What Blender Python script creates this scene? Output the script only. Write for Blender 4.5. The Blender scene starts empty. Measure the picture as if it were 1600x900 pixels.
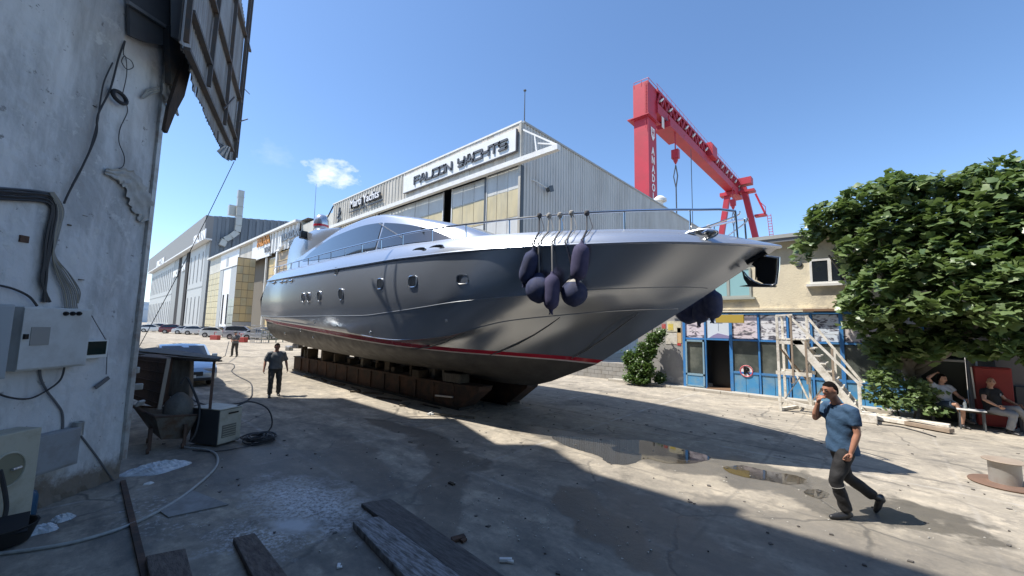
import bpy, bmesh, math, random
from mathutils import Vector, Matrix
random.seed(7)
S = bpy.context.scene
COL = S.collection
R = math.radians

# ------------------------------------------------------------------ camera
FPX, CAMH = 620.0, 2.45          # focal length in photo pixels, eye height
BX, BY = (0.73830562, -0.67446632), (0.67446632, 0.73830562)   # yard axes: X toward the bow, Y across the yard
ROLL = 0.02
PITCH = math.atan(60.7 * math.cos(ROLL) / FPX)
def yard(v): return Vector((v[0]*BX[0]+v[1]*BX[1], v[0]*BY[0]+v[1]*BY[1], v[2]))
_R0 = Vector((1, 0, 0)); _F = Vector((0, math.cos(PITCH), math.sin(PITCH))); _U0 = Vector((0, -math.sin(PITCH), math.cos(PITCH)))
CR = yard(_R0*math.cos(ROLL) + _U0*math.sin(ROLL)); CU = yard(_U0*math.cos(ROLL) - _R0*math.sin(ROLL)); CF = yard(_F)
cam = bpy.data.cameras.new("camera"); camo = bpy.data.objects.new("camera", cam); COL.objects.link(camo)
cam.sensor_width = 36.0; cam.lens = FPX/1600*36.0; cam.clip_start = 0.05; cam.clip_end = 4000
m = Matrix((CR, CU, -CF)).transposed().to_4x4(); m.translation = (0, 0, CAMH); camo.matrix_world = m
S.camera = camo
def ray(px, py): return CF + CR*((px-800)/FPX) + CU*((450-py)/FPX)
O = Vector((0, 0, CAMH))
def hZ(px, py, z=0.0):
    d = ray(px, py); return O + d*((z-CAMH)/d.z)
def hY(px, py, y):
    d = ray(px, py); return O + d*(y/d.y)
def hX(px, py, x):
    d = ray(px, py); return O + d*(x/d.x)

# ------------------------------------------------------------------ sky and sun
SUN_EL = 60.0
s2 = yard((1, 0.05, 0)); s2.normalize()              # horizontal direction in which shadows fall
sunv = Vector((-s2.x*math.cos(R(SUN_EL)), -s2.y*math.cos(R(SUN_EL)), math.sin(R(SUN_EL))))   # toward the sun
w = bpy.data.worlds.new("World"); S.world = w; w.use_nodes = True
nt = w.node_tree; N = nt.nodes; L = nt.links; N.clear()
out = N.new('ShaderNodeOutputWorld'); bg = N.new('ShaderNodeBackground'); sky = N.new('ShaderNodeTexSky')
sky.sky_type = 'NISHITA'; sky.sun_disc = False; sky.sun_elevation = R(SUN_EL)
sky.sun_rotation = math.atan2(sunv.x, sunv.y)
sky.air_density = 1.0; sky.dust_density = 0.7; sky.ozone_density = 3.0; sky.altitude = 900
bg.inputs['Strength'].default_value = 0.15
# one small cumulus low in the sky, plus a faint wisp
geo = N.new('ShaderNodeNewGeometry'); 
def vmath(op, a, b=None):
    n = N.new('ShaderNodeVectorMath'); n.operation = op
    L.new(a, n.inputs[0])
    if b is not None:
        if isinstance(b, (tuple, Vector)): n.inputs[1].default_value = b
        else: L.new(b, n.inputs[1])
    return n
def fmath(op, a, b=0.0, clamp=False):
    n = N.new('ShaderNodeMath'); n.operation = op; n.use_clamp = clamp
    for i, q in enumerate((a, b)):
        if isinstance(q, (int, float)): n.inputs[i].default_value = q
        else: L.new(q, n.inputs[i])
    return n.outputs[0]
tcw = N.new('ShaderNodeTexCoord')
def cloud(px, py, wx, wy, seed, dens):
    c = ray(px, py).normalized(); e = Vector((0, 0, 1)).cross(c).normalized(); u = c.cross(e)
    dx = vmath('DOT_PRODUCT', tcw.outputs['Generated'], e).outputs['Value']
    dy = vmath('DOT_PRODUCT', tcw.outputs['Generated'], u).outputs['Value']
    dy = fmath('SUBTRACT', dy, c.dot(u)); dx = fmath('SUBTRACT', dx, c.dot(e))
    front = vmath('DOT_PRODUCT', tcw.outputs['Generated'], c).outputs['Value']
    a = fmath('POWER', fmath('ABSOLUTE', fmath('DIVIDE', dx, wx)), 2.0); b = fmath('POWER', fmath('ABSOLUTE', fmath('DIVIDE', dy, wy)), 2.0)
    r = fmath('SUBTRACT', 1.0, fmath('ADD', a, b))
    ns = N.new('ShaderNodeTexNoise'); ns.inputs['Scale'].default_value = 26; ns.inputs['Detail'].default_value = 7; ns.inputs['Roughness'].default_value = .62
    mp = N.new('ShaderNodeMapping'); mp.inputs['Location'].default_value = (seed, seed, 0); mp.inputs['Scale'].default_value = (1, 1, 1.8)
    L.new(tcw.outputs['Generated'], mp.inputs['Vector']); L.new(mp.outputs[0], ns.inputs['Vector'])
    v = fmath('ADD', fmath('SUBTRACT', fmath('MULTIPLY', r, .95), .25), fmath('MULTIPLY', fmath('SUBTRACT', ns.outputs['Fac'], .5), 2.4))
    v = fmath('MULTIPLY', v, dens * 1.8, True)
    return fmath('MULTIPLY', v, fmath('GREATER_THAN', front, 0.5)), ns
c1, n1 = cloud(521, 272, .066, .036, 3.3, .42)
c2, n2 = cloud(428, 242, .05, .03, 9.1, .05)
ca = fmath('ADD', c1, c2, True)
mx = N.new('ShaderNodeMix'); mx.data_type = 'RGBA'
hs_ = N.new('ShaderNodeHueSaturation'); hs_.inputs['Saturation'].default_value = 1.08; L.new(sky.outputs[0], hs_.inputs['Color']); L.new(ca, mx.inputs[0]); L.new(hs_.outputs[0], mx.inputs[6]); mx.inputs[7].default_value = (6.6, 6.5, 6.6, 1)
# warm white haze lifting the sky close to the horizon comes from the dust density of the sky model itself
L.new(mx.outputs[2], bg.inputs[0]); L.new(bg.outputs[0], out.inputs[0])

sl = bpy.data.lights.new("sun", 'SUN'); sl.energy = 4.5; sl.angle = R(0.53); sl.color = (1.0, 0.945, 0.86)
so = bpy.data.objects.new("sun", sl); COL.objects.link(so)
so.rotation_euler = (-sunv).to_track_quat('-Z', 'Y').to_euler(); so.location = (0, 0, 60)
S.view_settings.view_transform = 'Standard'; S.view_settings.look = 'None'
S.view_settings.exposure = 0.68; S.view_settings.gamma = 1.0
S.render.engine = 'CYCLES'

# ------------------------------------------------------------------ materials
MATS = {}
def mat(name, col, rough=.6, metal=0.0, col2=None, scale=4.0, bump=0.0, bscale=30.0, detail=6, dirt=None, dscale=1.2, damt=.5,
        streak=False, spec=.5, coat=0.0, trans=0.0, alpha=1.0, emit=0.0, stretch=(1, 1, 1), rvar=0.0, contrast=1.0, dlo=.45, dhi=.62):
    if name in MATS: return MATS[name]
    m = bpy.data.materials.new(name); m.use_nodes = True; t = m.node_tree; n = t.nodes; l = t.links
    p = n['Principled BSDF']; p.inputs['Roughness'].default_value = rough; p.inputs['Metallic'].default_value = metal
    p.inputs['Specular IOR Level'].default_value = spec; p.inputs['Coat Weight'].default_value = coat
    p.inputs['Transmission Weight'].default_value = trans
    if alpha < 1: p.inputs['Alpha'].default_value = alpha
    col = tuple(col)+(1,) if len(col) == 3 else col
    p.inputs['Base Color'].default_value = col
    tc = n.new('ShaderNodeTexCoord'); mp = n.new('ShaderNodeMapping'); mp.inputs['Scale'].default_value = stretch
    l.new(tc.outputs['Object'], mp.inputs['Vector'])
    last = None
    if col2 is not None:
        ns = n.new('ShaderNodeTexNoise'); ns.inputs['Scale'].default_value = scale; ns.inputs['Detail'].default_value = detail; ns.inputs['Roughness'].default_value = .6
        l.new(mp.outputs[0], ns.inputs['Vector'])
        cr = n.new('ShaderNodeMapRange'); w_ = .17/contrast
        cr.inputs[1].default_value = .5-w_; cr.inputs[2].default_value = .5+w_; l.new(ns.outputs['Fac'], cr.inputs[0])
        mi = n.new('ShaderNodeMix'); mi.data_type = 'RGBA'; mi.inputs[6].default_value = col; mi.inputs[7].default_value = tuple(col2)+(1,)
        l.new(cr.outputs[0], mi.inputs[0]); last = mi.outputs[2]
    if dirt is not None:
        ns = n.new('ShaderNodeTexNoise'); ns.inputs['Scale'].default_value = dscale; ns.inputs['Detail'].default_value = 9; ns.inputs['Roughness'].default_value = .68
        if streak:
            mp2 = n.new('ShaderNodeMapping'); mp2.inputs['Scale'].default_value = (1, 1, .16); l.new(tc.outputs['Object'], mp2.inputs['Vector']); l.new(mp2.outputs[0], ns.inputs['Vector'])
        else: l.new(mp.outputs[0], ns.inputs['Vector'])
        cr = n.new('ShaderNodeMapRange'); cr.inputs[1].default_value = dlo; cr.inputs[2].default_value = dhi; cr.inputs[4].default_value = damt
        l.new(ns.outputs['Fac'], cr.inputs[0])
        mi = n.new('ShaderNodeMix'); mi.data_type = 'RGBA'
        if last: l.new(last, mi.inputs[6])
        else: mi.inputs[6].default_value = col
        mi.inputs[7].default_value = tuple(dirt)+(1,); l.new(cr.outputs[0], mi.inputs[0]); last = mi.outputs[2]
    if last: l.new(last, p.inputs['Base Color'])
    if rvar:
        ns = n.new('ShaderNodeTexNoise'); ns.inputs['Scale'].default_value = scale*1.7; ns.inputs['Detail'].default_value = 5; l.new(mp.outputs[0], ns.inputs['Vector'])
        cr = n.new('ShaderNodeMapRange'); cr.inputs[1].default_value = .3; cr.inputs[2].default_value = .7; cr.inputs[3].default_value = max(rough-rvar, .02); cr.inputs[4].default_value = min(rough+rvar, 1)
        l.new(ns.outputs['Fac'], cr.inputs[0]); l.new(cr.outputs[0], p.inputs['Roughness'])
    if bump:
        nb = n.new('ShaderNodeTexNoise'); nb.inputs['Scale'].default_value = bscale; nb.inputs['Detail'].default_value = 5; l.new(mp.outputs[0], nb.inputs['Vector'])
        bp = n.new('ShaderNodeBump'); bp.inputs['Strength'].default_value = bump; bp.inputs['Distance'].default_value = .02
        l.new(nb.outputs['Fac'], bp.inputs['Height']); l.new(bp.outputs[0], p.inputs['Normal'])
    if emit: p.inputs['Emission Strength'].default_value = emit; p.inputs['Emission Color'].default_value = col
    MATS[name] = m; return m

# ------------------------------------------------------------------ mesh helpers
class MB:
    def __init__(s): s.v = []; s.f = []
    def add(s, v, f):
        o = len(s.v); s.v += [tuple(q) for q in v]; s.f += [tuple(i+o for i in q) for q in f]; return s
    def box(s, a, b):
        x0, y0, z0 = (min(a[i], b[i]) for i in range(3)); x1, y1, z1 = (max(a[i], b[i]) for i in range(3))
        return s.add([(x0,y0,z0),(x1,y0,z0),(x1,y1,z0),(x0,y1,z0),(x0,y0,z1),(x1,y0,z1),(x1,y1,z1),(x0,y1,z1)],
                     [(0,3,2,1),(4,5,6,7),(0,1,5,4),(1,2,6,5),(2,3,7,6),(3,0,4,7)])
    def rbox(s, c, size, rz=0, rx=0, ry=0):
        M = Matrix.Translation(c) @ Matrix.Rotation(rz, 4, 'Z') @ Matrix.Rotation(ry, 4, 'Y') @ Matrix.Rotation(rx, 4, 'X')
        h = [q/2 for q in size]; v = []
        for z in (-1, 1):
            for x, y in ((-1,-1),(1,-1),(1,1),(-1,1)): v.append(M @ Vector((x*h[0], y*h[1], z*h[2])))
        return s.add(v, [(0,3,2,1),(4,5,6,7),(0,1,5,4),(1,2,6,5),(2,3,7,6),(3,0,4,7)])
    def beam(s, p, q, w, h=None, up=(0,0,1)):
        p = Vector(p); q = Vector(q); d = (q-p).normalized(); h = h or w; up = Vector(up)
        if abs(d.dot(up)) > .98: up = Vector((1, 0, 0))
        e = d.cross(up).normalized()*w/2; u = e.cross(d).normalized()*h/2
        v = [p-e-u, p+e-u, p+e+u, p-e+u, q-e-u, q+e-u, q+e+u, q-e+u]
        return s.add(v, [(0,1,2,3),(7,6,5,4),(0,4,5,1),(1,5,6,2),(2,6,7,3),(3,7,4,0)])
    def tube(s, pts, r, seg=8, cap=True, closed=False):
        pts = [Vector(p) for p in pts]; n = len(pts); rr = r if isinstance(r, (list, tuple)) else [r]*n
        v = []; prev = None
        for i, p in enumerate(pts):
            if closed: d = pts[(i+1) % n]-pts[i-1]
            else: d = pts[min(i+1, n-1)]-pts[max(i-1, 0)]
            if d.length < 1e-9: d = Vector((0, 0, 1))
            d.normalize()
            if prev is None:
                a = Vector((0, 0, 1)) if abs(d.z) < .9 else Vector((1, 0, 0)); e = d.cross(a).normalized()
            else: e = (prev - d*prev.dot(d)); e = e.normalized() if e.length > 1e-6 else d.orthogonal().normalized()
            prev = e; u = d.cross(e)
            for k in range(seg):
                t = 2*math.pi*k/seg; v.append(p + e*math.cos(t)*rr[i] + u*math.sin(t)*rr[i])
        f = []
        for i in range(n if closed else n-1):
            for k in range(seg):
                j = (i+1) % n; f.append((i*seg+k, i*seg+(k+1) % seg, j*seg+(k+1) % seg, j*seg+k))
        if cap and not closed: f += [tuple(range(seg-1, -1, -1)), tuple((n-1)*seg+k for k in range(seg))]
        return s.add(v, f)
    def lathe(s, prof, c=(0,0,0), seg=20, M=None):
        v = []; c = Vector(c)
        for r, z in prof:
            for k in range(seg):
                t = 2*math.pi*k/seg; q = Vector((r*math.cos(t), r*math.sin(t), z)); v.append((M @ q if M else q) + c)
        f = []
        for i in range(len(prof)-1):
            for k in range(seg): f.append((i*seg+k, i*seg+(k+1) % seg, (i+1)*seg+(k+1) % seg, (i+1)*seg+k))
        f += [tuple(range(seg-1, -1, -1)), tuple((len(prof)-1)*seg+k for k in range(seg))]
        return s.add(v, f)
    def prism(s, poly, d):
        """closed polygon of 3D points extruded by vector d"""
        d = Vector(d); p = [Vector(q) for q in poly]; n = len(p)
        nrm = Vector((0, 0, 0))
        for i in range(n): nrm += p[i].cross(p[(i+1) % n])
        if nrm.dot(d) > 0: p.reverse()
        v = p + [q+d for q in p]
        return s.add(v, [tuple(range(n)), tuple(range(2*n-1, n-1, -1))] + [(i, i+n, (i+1) % n + n, (i+1) % n) for i in range(n)])
    def sheet(s, rows):
        n = len(rows[0]); v = [q for r in rows for q in r]; f = []
        for i in range(len(rows)-1):
            for k in range(n-1): f.append((i*n+k, i*n+k+1, (i+1)*n+k+1, (i+1)*n+k))
        return s.add(v, f)
def smoothp(P, sub=6):
    if len(P) < 3: return P
    out = []
    for i in range(len(P)-1):
        p0, p1, p2, p3 = P[max(i-1,0)], P[i], P[i+1], P[min(i+2, len(P)-1)]
        for j in range(sub):
            t = j/sub; out.append(.5*((2*p1)+(p2-p0)*t+(2*p0-5*p1+4*p2-p3)*t*t+(3*p1-p0-3*p2+p3)*t*t*t))
    return out+[P[-1]]
OFF = {}
def obj(name, mb, m, parent=None, smooth=None, bevel=0.0, kind=None, local=False):
    """links ONE mesh object; coordinates are world unless local, and are moved into the parent's frame"""
    me = bpy.data.meshes.new(name); off = Vector((0, 0, 0)) if (parent is None or local) else OFF.get(parent.name, Vector((0,0,0)))
    vs = mb.v if isinstance(mb, MB) else mb[0]; fs = mb.f if isinstance(mb, MB) else mb[1]
    me.from_pydata([(v[0]-off[0], v[1]-off[1], v[2]-off[2]) for v in vs], [], fs)
    ms = m if isinstance(m, (list, tuple)) else [m]
    for q in ms: me.materials.append(q)
    bm = bmesh.new(); bm.from_mesh(me)
    bmesh.ops.remove_doubles(bm, verts=bm.verts, dist=1e-5)
    bmesh.ops.recalc_face_normals(bm, faces=bm.faces) if smooth != 'raw' else None
    if bevel:
        bmesh.ops.bevel(bm, geom=[e for e in bm.edges if e.is_manifold and e.calc_face_angle(0) > .5], offset=bevel, segments=2, affect='EDGES', profile=.6)
    if smooth:
        for f in bm.faces: f.smooth = True
        if smooth is not True and smooth != 'raw':
            for e in bm.edges:
                if e.is_manifold and e.calc_face_angle(0) > R(smooth): e.smooth = False
        elif smooth is True:
            for e in bm.edges:
                if e.is_manifold and e.calc_face_angle(0) > R(40): e.smooth = False
    bm.to_mesh(me); bm.free()
    o = bpy.data.objects.new(name, me); COL.objects.link(o)
    if parent is not None: o.parent = parent; OFF[o.name] = OFF.get(parent.name, Vector((0,0,0))) if not local else Vector((0,0,0))
    if kind: o['kind'] = kind
    return o
def tag(o, label, cat, group=None):
    o['label'] = label; o['category'] = cat
    if group: o['group'] = group
    return o
def thing(name, label, cat, loc=(0,0,0), rotz=0, group=None):
    o = bpy.data.objects.new(name, None); COL.objects.link(o); o.empty_display_size = .3
    o.location = loc; o.rotation_euler = (0, 0, rotz); OFF[o.name] = Vector(loc)
    return tag(o, label, cat, group)
def share(src, parent, loc=(0,0,0), rot=(0,0,0), name=None):
    """another piece with the same mesh"""
    o = bpy.data.objects.new(name or src.name.split('.')[0], src.data); COL.objects.link(o); o.parent = parent; o.location = loc; o.rotation_euler = rot
    return o
def copy_thing(root, loc=None, rotz=None, label=None, group=None):
    def rec(o, par):
        c = o.copy(); COL.objects.link(c); c.parent = par
        for ch in [q for q in list(bpy.data.objects) if q.parent == o]: rec(ch, c)
        return c
    c = rec(root, None)
    if loc is not None: c.location = loc
    if rotz is not None: c.rotation_euler = (0, 0, rotz)
    if label: c['label'] = label
    if group: c['group'] = group
    return c
def pchip(tab):
    xs = [t[0] for t in tab]; ys = [t[1] for t in tab]; n = len(xs)
    h = [xs[i+1]-xs[i] for i in range(n-1)]; d = [(ys[i+1]-ys[i])/h[i] for i in range(n-1)]
    mm = [d[0]] + [0 if d[i-1]*d[i] <= 0 else 2*d[i-1]*d[i]/(d[i-1]+d[i]) for i in range(1, n-1)] + [d[-1]]
    def f(x):
        if x <= xs[0]: return ys[0]
        if x >= xs[-1]: return ys[-1]
        i = 0
        while xs[i+1] < x: i += 1
        t = (x-xs[i])/h[i]
        return ((2*t**3-3*t**2+1)*ys[i] + (t**3-2*t**2+t)*h[i]*mm[i] + (-2*t**3+3*t**2)*ys[i+1] + (t**3-t**2)*h[i]*mm[i+1])
    return f
def text_mb(txt, size, depth=.02, bold=0.0, xs=1.0, shear=0.0):
    cu = bpy.data.curves.new('t', 'FONT'); cu.body = txt; cu.size = size; cu.extrude = depth/2; cu.offset = bold; cu.shear = shear
    cu.align_x = 'CENTER'; cu.align_y = 'CENTER'; cu.resolution_u = 2
    o = bpy.data.objects.new('t', cu); COL.objects.link(o)
    dg = bpy.context.evaluated_depsgraph_get(); me = bpy.data.meshes.new_from_object(o.evaluated_get(dg))
    mb = MB(); mb.add([(v.co.x*xs, v.co.y, v.co.z) for v in me.vertices], [tuple(p.vertices) for p in me.polygons])
    bpy.data.objects.remove(o); bpy.data.curves.remove(cu); bpy.data.meshes.remove(me)
    return mb
def xf(mb, M):
    mb.v = [tuple(M @ Vector(v)) for v in mb.v]; return mb
def frame(o, x, y):     # matrix whose local x, y map on world vectors
    x = Vector(x).normalized(); y = Vector(y).normalized(); z = x.cross(y)
    M = Matrix((x, y, z)).transposed().to_4x4(); M.translation = o; return M

# ------------------------------------------------------------------ ground
def ground_material():
    m = bpy.data.materials.new('yard_concrete'); m.use_nodes = True; t = m.node_tree; n = t.nodes; l = t.links; p = n['Principled BSDF']
    tc = n.new('ShaderNodeTexCoord')
    def noise(sc, det=8, ro=.6, st=(1,1,1), loc=(0,0,0), dist=0):
        mp = n.new('ShaderNodeMapping'); mp.inputs['Scale'].default_value = st; mp.inputs['Location'].default_value = loc; l.new(tc.outputs['Object'], mp.inputs['Vector'])
        q = n.new('ShaderNodeTexNoise'); q.inputs['Scale'].default_value = sc; q.inputs['Detail'].default_value = det; q.inputs['Roughness'].default_value = ro; q.inputs['Distortion'].default_value = dist
        l.new(mp.outputs[0], q.inputs['Vector']); return q.outputs['Fac']
    def rng(a, lo, hi, o0=0., o1=1.):
        q = n.new('ShaderNodeMapRange'); q.inputs[1].default_value = lo; q.inputs[2].default_value = hi; q.inputs[3].default_value = o0; q.inputs[4].default_value = o1; l.new(a, q.inputs[0]); return q.outputs[0]
    def mth(op, a, b=0., clamp=False):
        q = n.new('ShaderNodeMath'); q.operation = op; q.use_clamp = clamp
        for i, x in enumerate((a, b)):
            if isinstance(x, (int, float)): q.inputs[i].default_value = x
            else: l.new(x, q.inputs[i])
        return q.outputs[0]
    def mix(f, a, b, mode='MIX'):
        q = n.new('ShaderNodeMix'); q.data_type = 'RGBA'; q.blend_type = mode
        if isinstance(f, (int, float)): q.inputs[0].default_value = f
        else: l.new(f, q.inputs[0])
        for i, x in ((6, a), (7, b)):
            if isinstance(x, tuple): q.inputs[i].default_value = x+(1,)
            else: l.new(x, q.inputs[i])
        return q.outputs[2]
    sep = n.new('ShaderNodeSeparateXYZ'); l.new(tc.outputs['Object'], sep.inputs[0]); X, Y = sep.outputs[0], sep.outputs[1]
    big = noise(.16, 6, .55); med = noise(.9, 9, .68); fine = noise(9, 10, .75); grit = noise(70, 4, .8)
    col = mix(rng(big, .38, .62), (.43, .385, .315), (.33, .295, .245))
    col = mix(rng(med, .36, .66, 0, .7), col, (.55, .48, .37))
    col = mix(rng(fine, .42, .68, 0, .35), col, (.20, .185, .16))
    mott = noise(2.6, 12, .78, loc=(3, 1, 0)); col = mix(rng(mott, .50, .60, 0, .75), col, (.62, .54, .42)); mott2 = noise(1.9, 12, .8, loc=(13, 5, 0)); col = mix(rng(mott2, .52, .64, 0, .75), col, (.16, .145, .12))
    # slab to slab tone
    br = n.new('ShaderNodeTexBrick'); br.inputs['Color1'].default_value = (.84,)*3+(1,); br.inputs['Color2'].default_value = (1.08,)*3+(1,); br.inputs['Mortar'].default_value = (1,1,1,1)
    br.inputs['Scale'].default_value = 1; br.inputs['Brick Width'].default_value = 5.1; br.inputs['Row Height'].default_value = 3.7; br.inputs['Mortar Size'].default_value = 0.0; br.offset = .37
    l.new(tc.outputs['Object'], br.inputs['Vector']); col = mix(1.0, col, br.outputs[0], 'MULTIPLY')
    # joints: cement filled (pale) lines and a few open dark ones, slightly wandering
    wob = mth('MULTIPLY', mth('SUBTRACT', noise(1.7, 4), .5), .10)
    def line(C, pos, wd, col, colr, amt, lo=.35, hi=.6, sc=2.):
        d = mth('ABSOLUTE', mth('SUBTRACT', mth('ADD', C, wob), pos)); f = rng(d, wd*.5, wd*1.3, 1, 0)
        f = mth('MULTIPLY', f, rng(noise(sc, 6, .6, loc=(pos*3.1, 0, 0)), lo, hi, 0, amt)); return mix(f, col, colr)
    for pos, wd, c, a in ((3.05, .04, (.54,.51,.46), .85), (4.72, .035, (.52,.49,.43), .8), (6.9, .03, (.16,.15,.13), .6), (9.55, .035, (.55,.51,.45), .8), (10.05, .05, (.10,.095,.09), .8), (11.6, .05, (.10,.095,.09), .8), (12.9, .03, (.5,.46,.4), .5), (14.3, .04, (.16,.15,.13), .6), (1.9, .03, (.15,.145,.13), .4), (16.1, .05, (.5,.47,.4), .5)):
        col = line(Y, pos, wd, col, c, a)
    for pos, wd, c, a in ((-12.4, .04, (.5,.47,.42), .5), (-8.0, .035, (.52,.49,.44), .8), (-5.35, .04, (.54,.51,.46), .85), (-1.7, .03, (.17,.16,.14), .6), (.9, .03, (.50,.46,.40), .35), (-17, .05, (.5,.47,.4), .5), (-22, .06, (.17,.16,.14), .5)):
        col = line(X, pos, wd, col, c, a)
    # cracks
    vo = n.new('ShaderNodeTexVoronoi'); vo.feature = 'DISTANCE_TO_EDGE'; vo.inputs['Scale'].default_value = .42
    ad = n.new('ShaderNodeMixRGB'); ad.blend_type = 'ADD'; ad.inputs[0].default_value = .35; l.new(tc.outputs['Object'], ad.inputs[1])
    nz = n.new('ShaderNodeTexNoise'); nz.inputs['Scale'].default_value = 2.2; nz.inputs['Detail'].default_value = 6; l.new(tc.outputs['Object'], nz.inputs['Vector']); l.new(nz.outputs['Color'], ad.inputs[2]); l.new(ad.outputs[0], vo.inputs['Vector'])
    crk = mth('MULTIPLY', rng(vo.outputs['Distance'], .002, .014, 1, 0), rng(noise(.35, 3, loc=(5,2,0)), .48, .6))
    col = mix(mth('MULTIPLY', crk, .75), col, (.09, .085, .075))
    # oil and wet stains (their own shapes)
    def blob(cx, cy, rx, ry, rot, thr=.0, nsc=1.6, na=1.5, seed=0., soft=.12):
        c, s_ = math.cos(rot), math.sin(rot)
        dx = mth('SUBTRACT', X, cx); dy = mth('SUBTRACT', Y, cy)
        u = mth('DIVIDE', mth('ADD', mth('MULTIPLY', dx, c), mth('MULTIPLY', dy, s_)), rx); v = mth('DIVIDE', mth('SUBTRACT', mth('MULTIPLY', dy, c), mth('MULTIPLY', dx, s_)), ry)
        r = mth('SQRT', mth('ADD', mth('MULTIPLY', u, u), mth('MULTIPLY', v, v)))
        r = mth('ADD', r, mth('MULTIPLY', mth('SUBTRACT', noise(nsc, 7, .6, loc=(seed, seed*.7, 0)), .5), na))
        return rng(r, 1-soft, 1+soft, 1, 0)
    wet = blob(-3.7, 7.9, 2.9, .72, .12, seed=1.1)
    wet = mth('MAXIMUM', wet, blob(-.9, 8.0, 1.9, .8, -.15, seed=2.7, na=2))
    wet = mth('MAXIMUM', wet, blob(-2.75, 4.75, 1.15, .38, -.55, seed=4.2, na=2.0, nsc=1.8))
    wet = mth('MAXIMUM', wet, mth('MULTIPLY', blob(-6.6, 5.2, 1.7, .42, -.2, seed=6.3, na=2.2), .8))
    wet = mth('MAXIMUM', wet, mth('MULTIPLY', blob(-5.0, 4.0, 1.8, .35, -.7, seed=7.3, na=2.4), .75))
    wet = mth('MAXIMUM', wet, mth('MULTIPLY', blob(-8.6, 5.4, 1.3, .3, .1, seed=27.3, na=2.2), .8)); wet = mth('MAXIMUM', wet, mth('MULTIPLY', blob(-6.9, 3.6, 1.5, .45, -.3, seed=23.3, na=2.4), .7)); wet = mth('MAXIMUM', wet, mth('MULTIPLY', blob(-1.0, 4.3, 2.4, .7, -.6, seed=17.3, na=2.4), .7))
    wet = mth('MAXIMUM', wet, mth('MULTIPLY', blob(-7.5, 2.5, 2.4, .8, .2, seed=11.3, na=2.6), .55))
    wet = mth('MAXIMUM', wet, mth('MULTIPLY', blob(.3, 6.3, 2.6, .8, .1, seed=14.1, na=2.4), .5))
    patch = mth('MULTIPLY', rng(noise(.55, 8, .62, loc=(8, 3, 0), dist=.4), .55, .61), .5)
    wet2 = mth('MAXIMUM', wet, patch)
    col = mix(mth('MULTIPLY', wet2, .8), col, (.075, .07, .062))
    shade_grime = rng(noise(.8, 9, .7, st=(1, 2.2, 1), loc=(1, 9, 0)), .40, .62, 0.1, .85)
    near = rng(Y, 4.2, 7.5, 1, .35)  # grime grows toward the foreground, deepening the shade there by colour
    col = mix(mth('MULTIPLY', shade_grime, near), col, (.12, .115, .105))
    # spilt white powder and paint
    pw = mth('MULTIPLY', blob(-5.9, 2.35, .95, .45, .1, seed=3.0, na=2.2, nsc=4, soft=.6), rng(noise(17, 8, .75), .40, .56))
    pw = mth('MAXIMUM', pw, mth('MULTIPLY', blob(-5.35, 2.0, .28, .16, .4, seed=5.0, na=1.6, nsc=6, soft=.5), .8)); pw = mth('MAXIMUM', pw, mth('MULTIPLY', blob(-5.3, 1.6, .5, .3, .4, seed=8.0, na=2.6, nsc=4, soft=.5), rng(noise(22, 5, .7), .45, .62)))
    pw = mth('MAXIMUM', pw, mth('MULTIPLY', blob(-6.9, .9, .8, .35, .2, seed=9.0, na=2.8, nsc=4, soft=.5), rng(noise(14, 5, .7), .52, .66, 0, .6)))
    col = mix(mth('MULTIPLY', pw, .95), col, (.70, .71, .72))
    spk = rng(noise(16, 3, .5, loc=(4, 4, 0)), .735, .75); col = mix(mth('MULTIPLY', spk, .7), col, (.62, .60, .56))
    col = mix(rng(grit, .3, .7, 0, .3), col, (.22, .20, .17))
    l.new(col, p.inputs['Base Color'])
    ro = mix(wet, (.86,)*3, (.30,)*3); l.new(ro, p.inputs['Roughness'])
    p.inputs['Specular IOR Level'].default_value = .35
    h = mth('ADD', mth('MULTIPLY', fine, .5), mth('MULTIPLY', grit, .25)); h = mth('SUBTRACT', h, mth('MULTIPLY', crk, .8)); h = mth('ADD', h, mth('MULTIPLY', med, .6))
    bp = n.new('ShaderNodeBump'); bp.inputs['Strength'].default_value = .55; bp.inputs['Distance'].default_value = .02; l.new(h, bp.inputs['Height'])
    l.new(bp.outputs[0], p.inputs['Normal'])
    return m
g = MB(); g.add([(-1500, -1500, 0), (1500, -1500, 0), (1500, 1500, 0), (-1500, 1500, 0)], [(0, 1, 2, 3)])
obj('ground', g, ground_material(), kind='structure')
# puddles: thin irregular sheets of standing water
water = mat('puddle_water', (.045, .04, .032), rough=.03, spec=.9, bump=.03, bscale=6)
def puddle(px, seed):
    rnd = random.Random(seed); P = [hZ(x, y, .004) for x, y in px]; n = len(P); pts = []
    for i in range(n):
        a, b, c, d = P[i-1], P[i], P[(i+1) % n], P[(i+2) % n]
        for j in range(6):
            t = j/6; q_ = .5*((2*b)+(c-a)*t+(2*a-5*b+4*c-d)*t*t+(3*b-a-3*c+d)*t**3); pts.append((q_.x+rnd.uniform(-.015,.015), q_.y+rnd.uniform(-.015,.015), .004))
    mb = MB(); mb.add(pts, [tuple(range(len(pts)))]); return obj('puddle', mb, water, kind='structure')
puddle([(862,681),(905,683),(955,687),(1005,688),(1050,698),(1108,713),(1092,722),(1048,724),(1008,717),(985,725),(952,724),(935,712),(905,703),(880,694)], 3)
puddle([(1130,731),(1160,727),(1200,736),(1240,742),(1262,752),(1235,757),(1205,752),(1180,748),(1150,742)], 8)
puddle([(1255,768),(1275,764),(1296,772),(1280,779)], 5)
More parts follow.
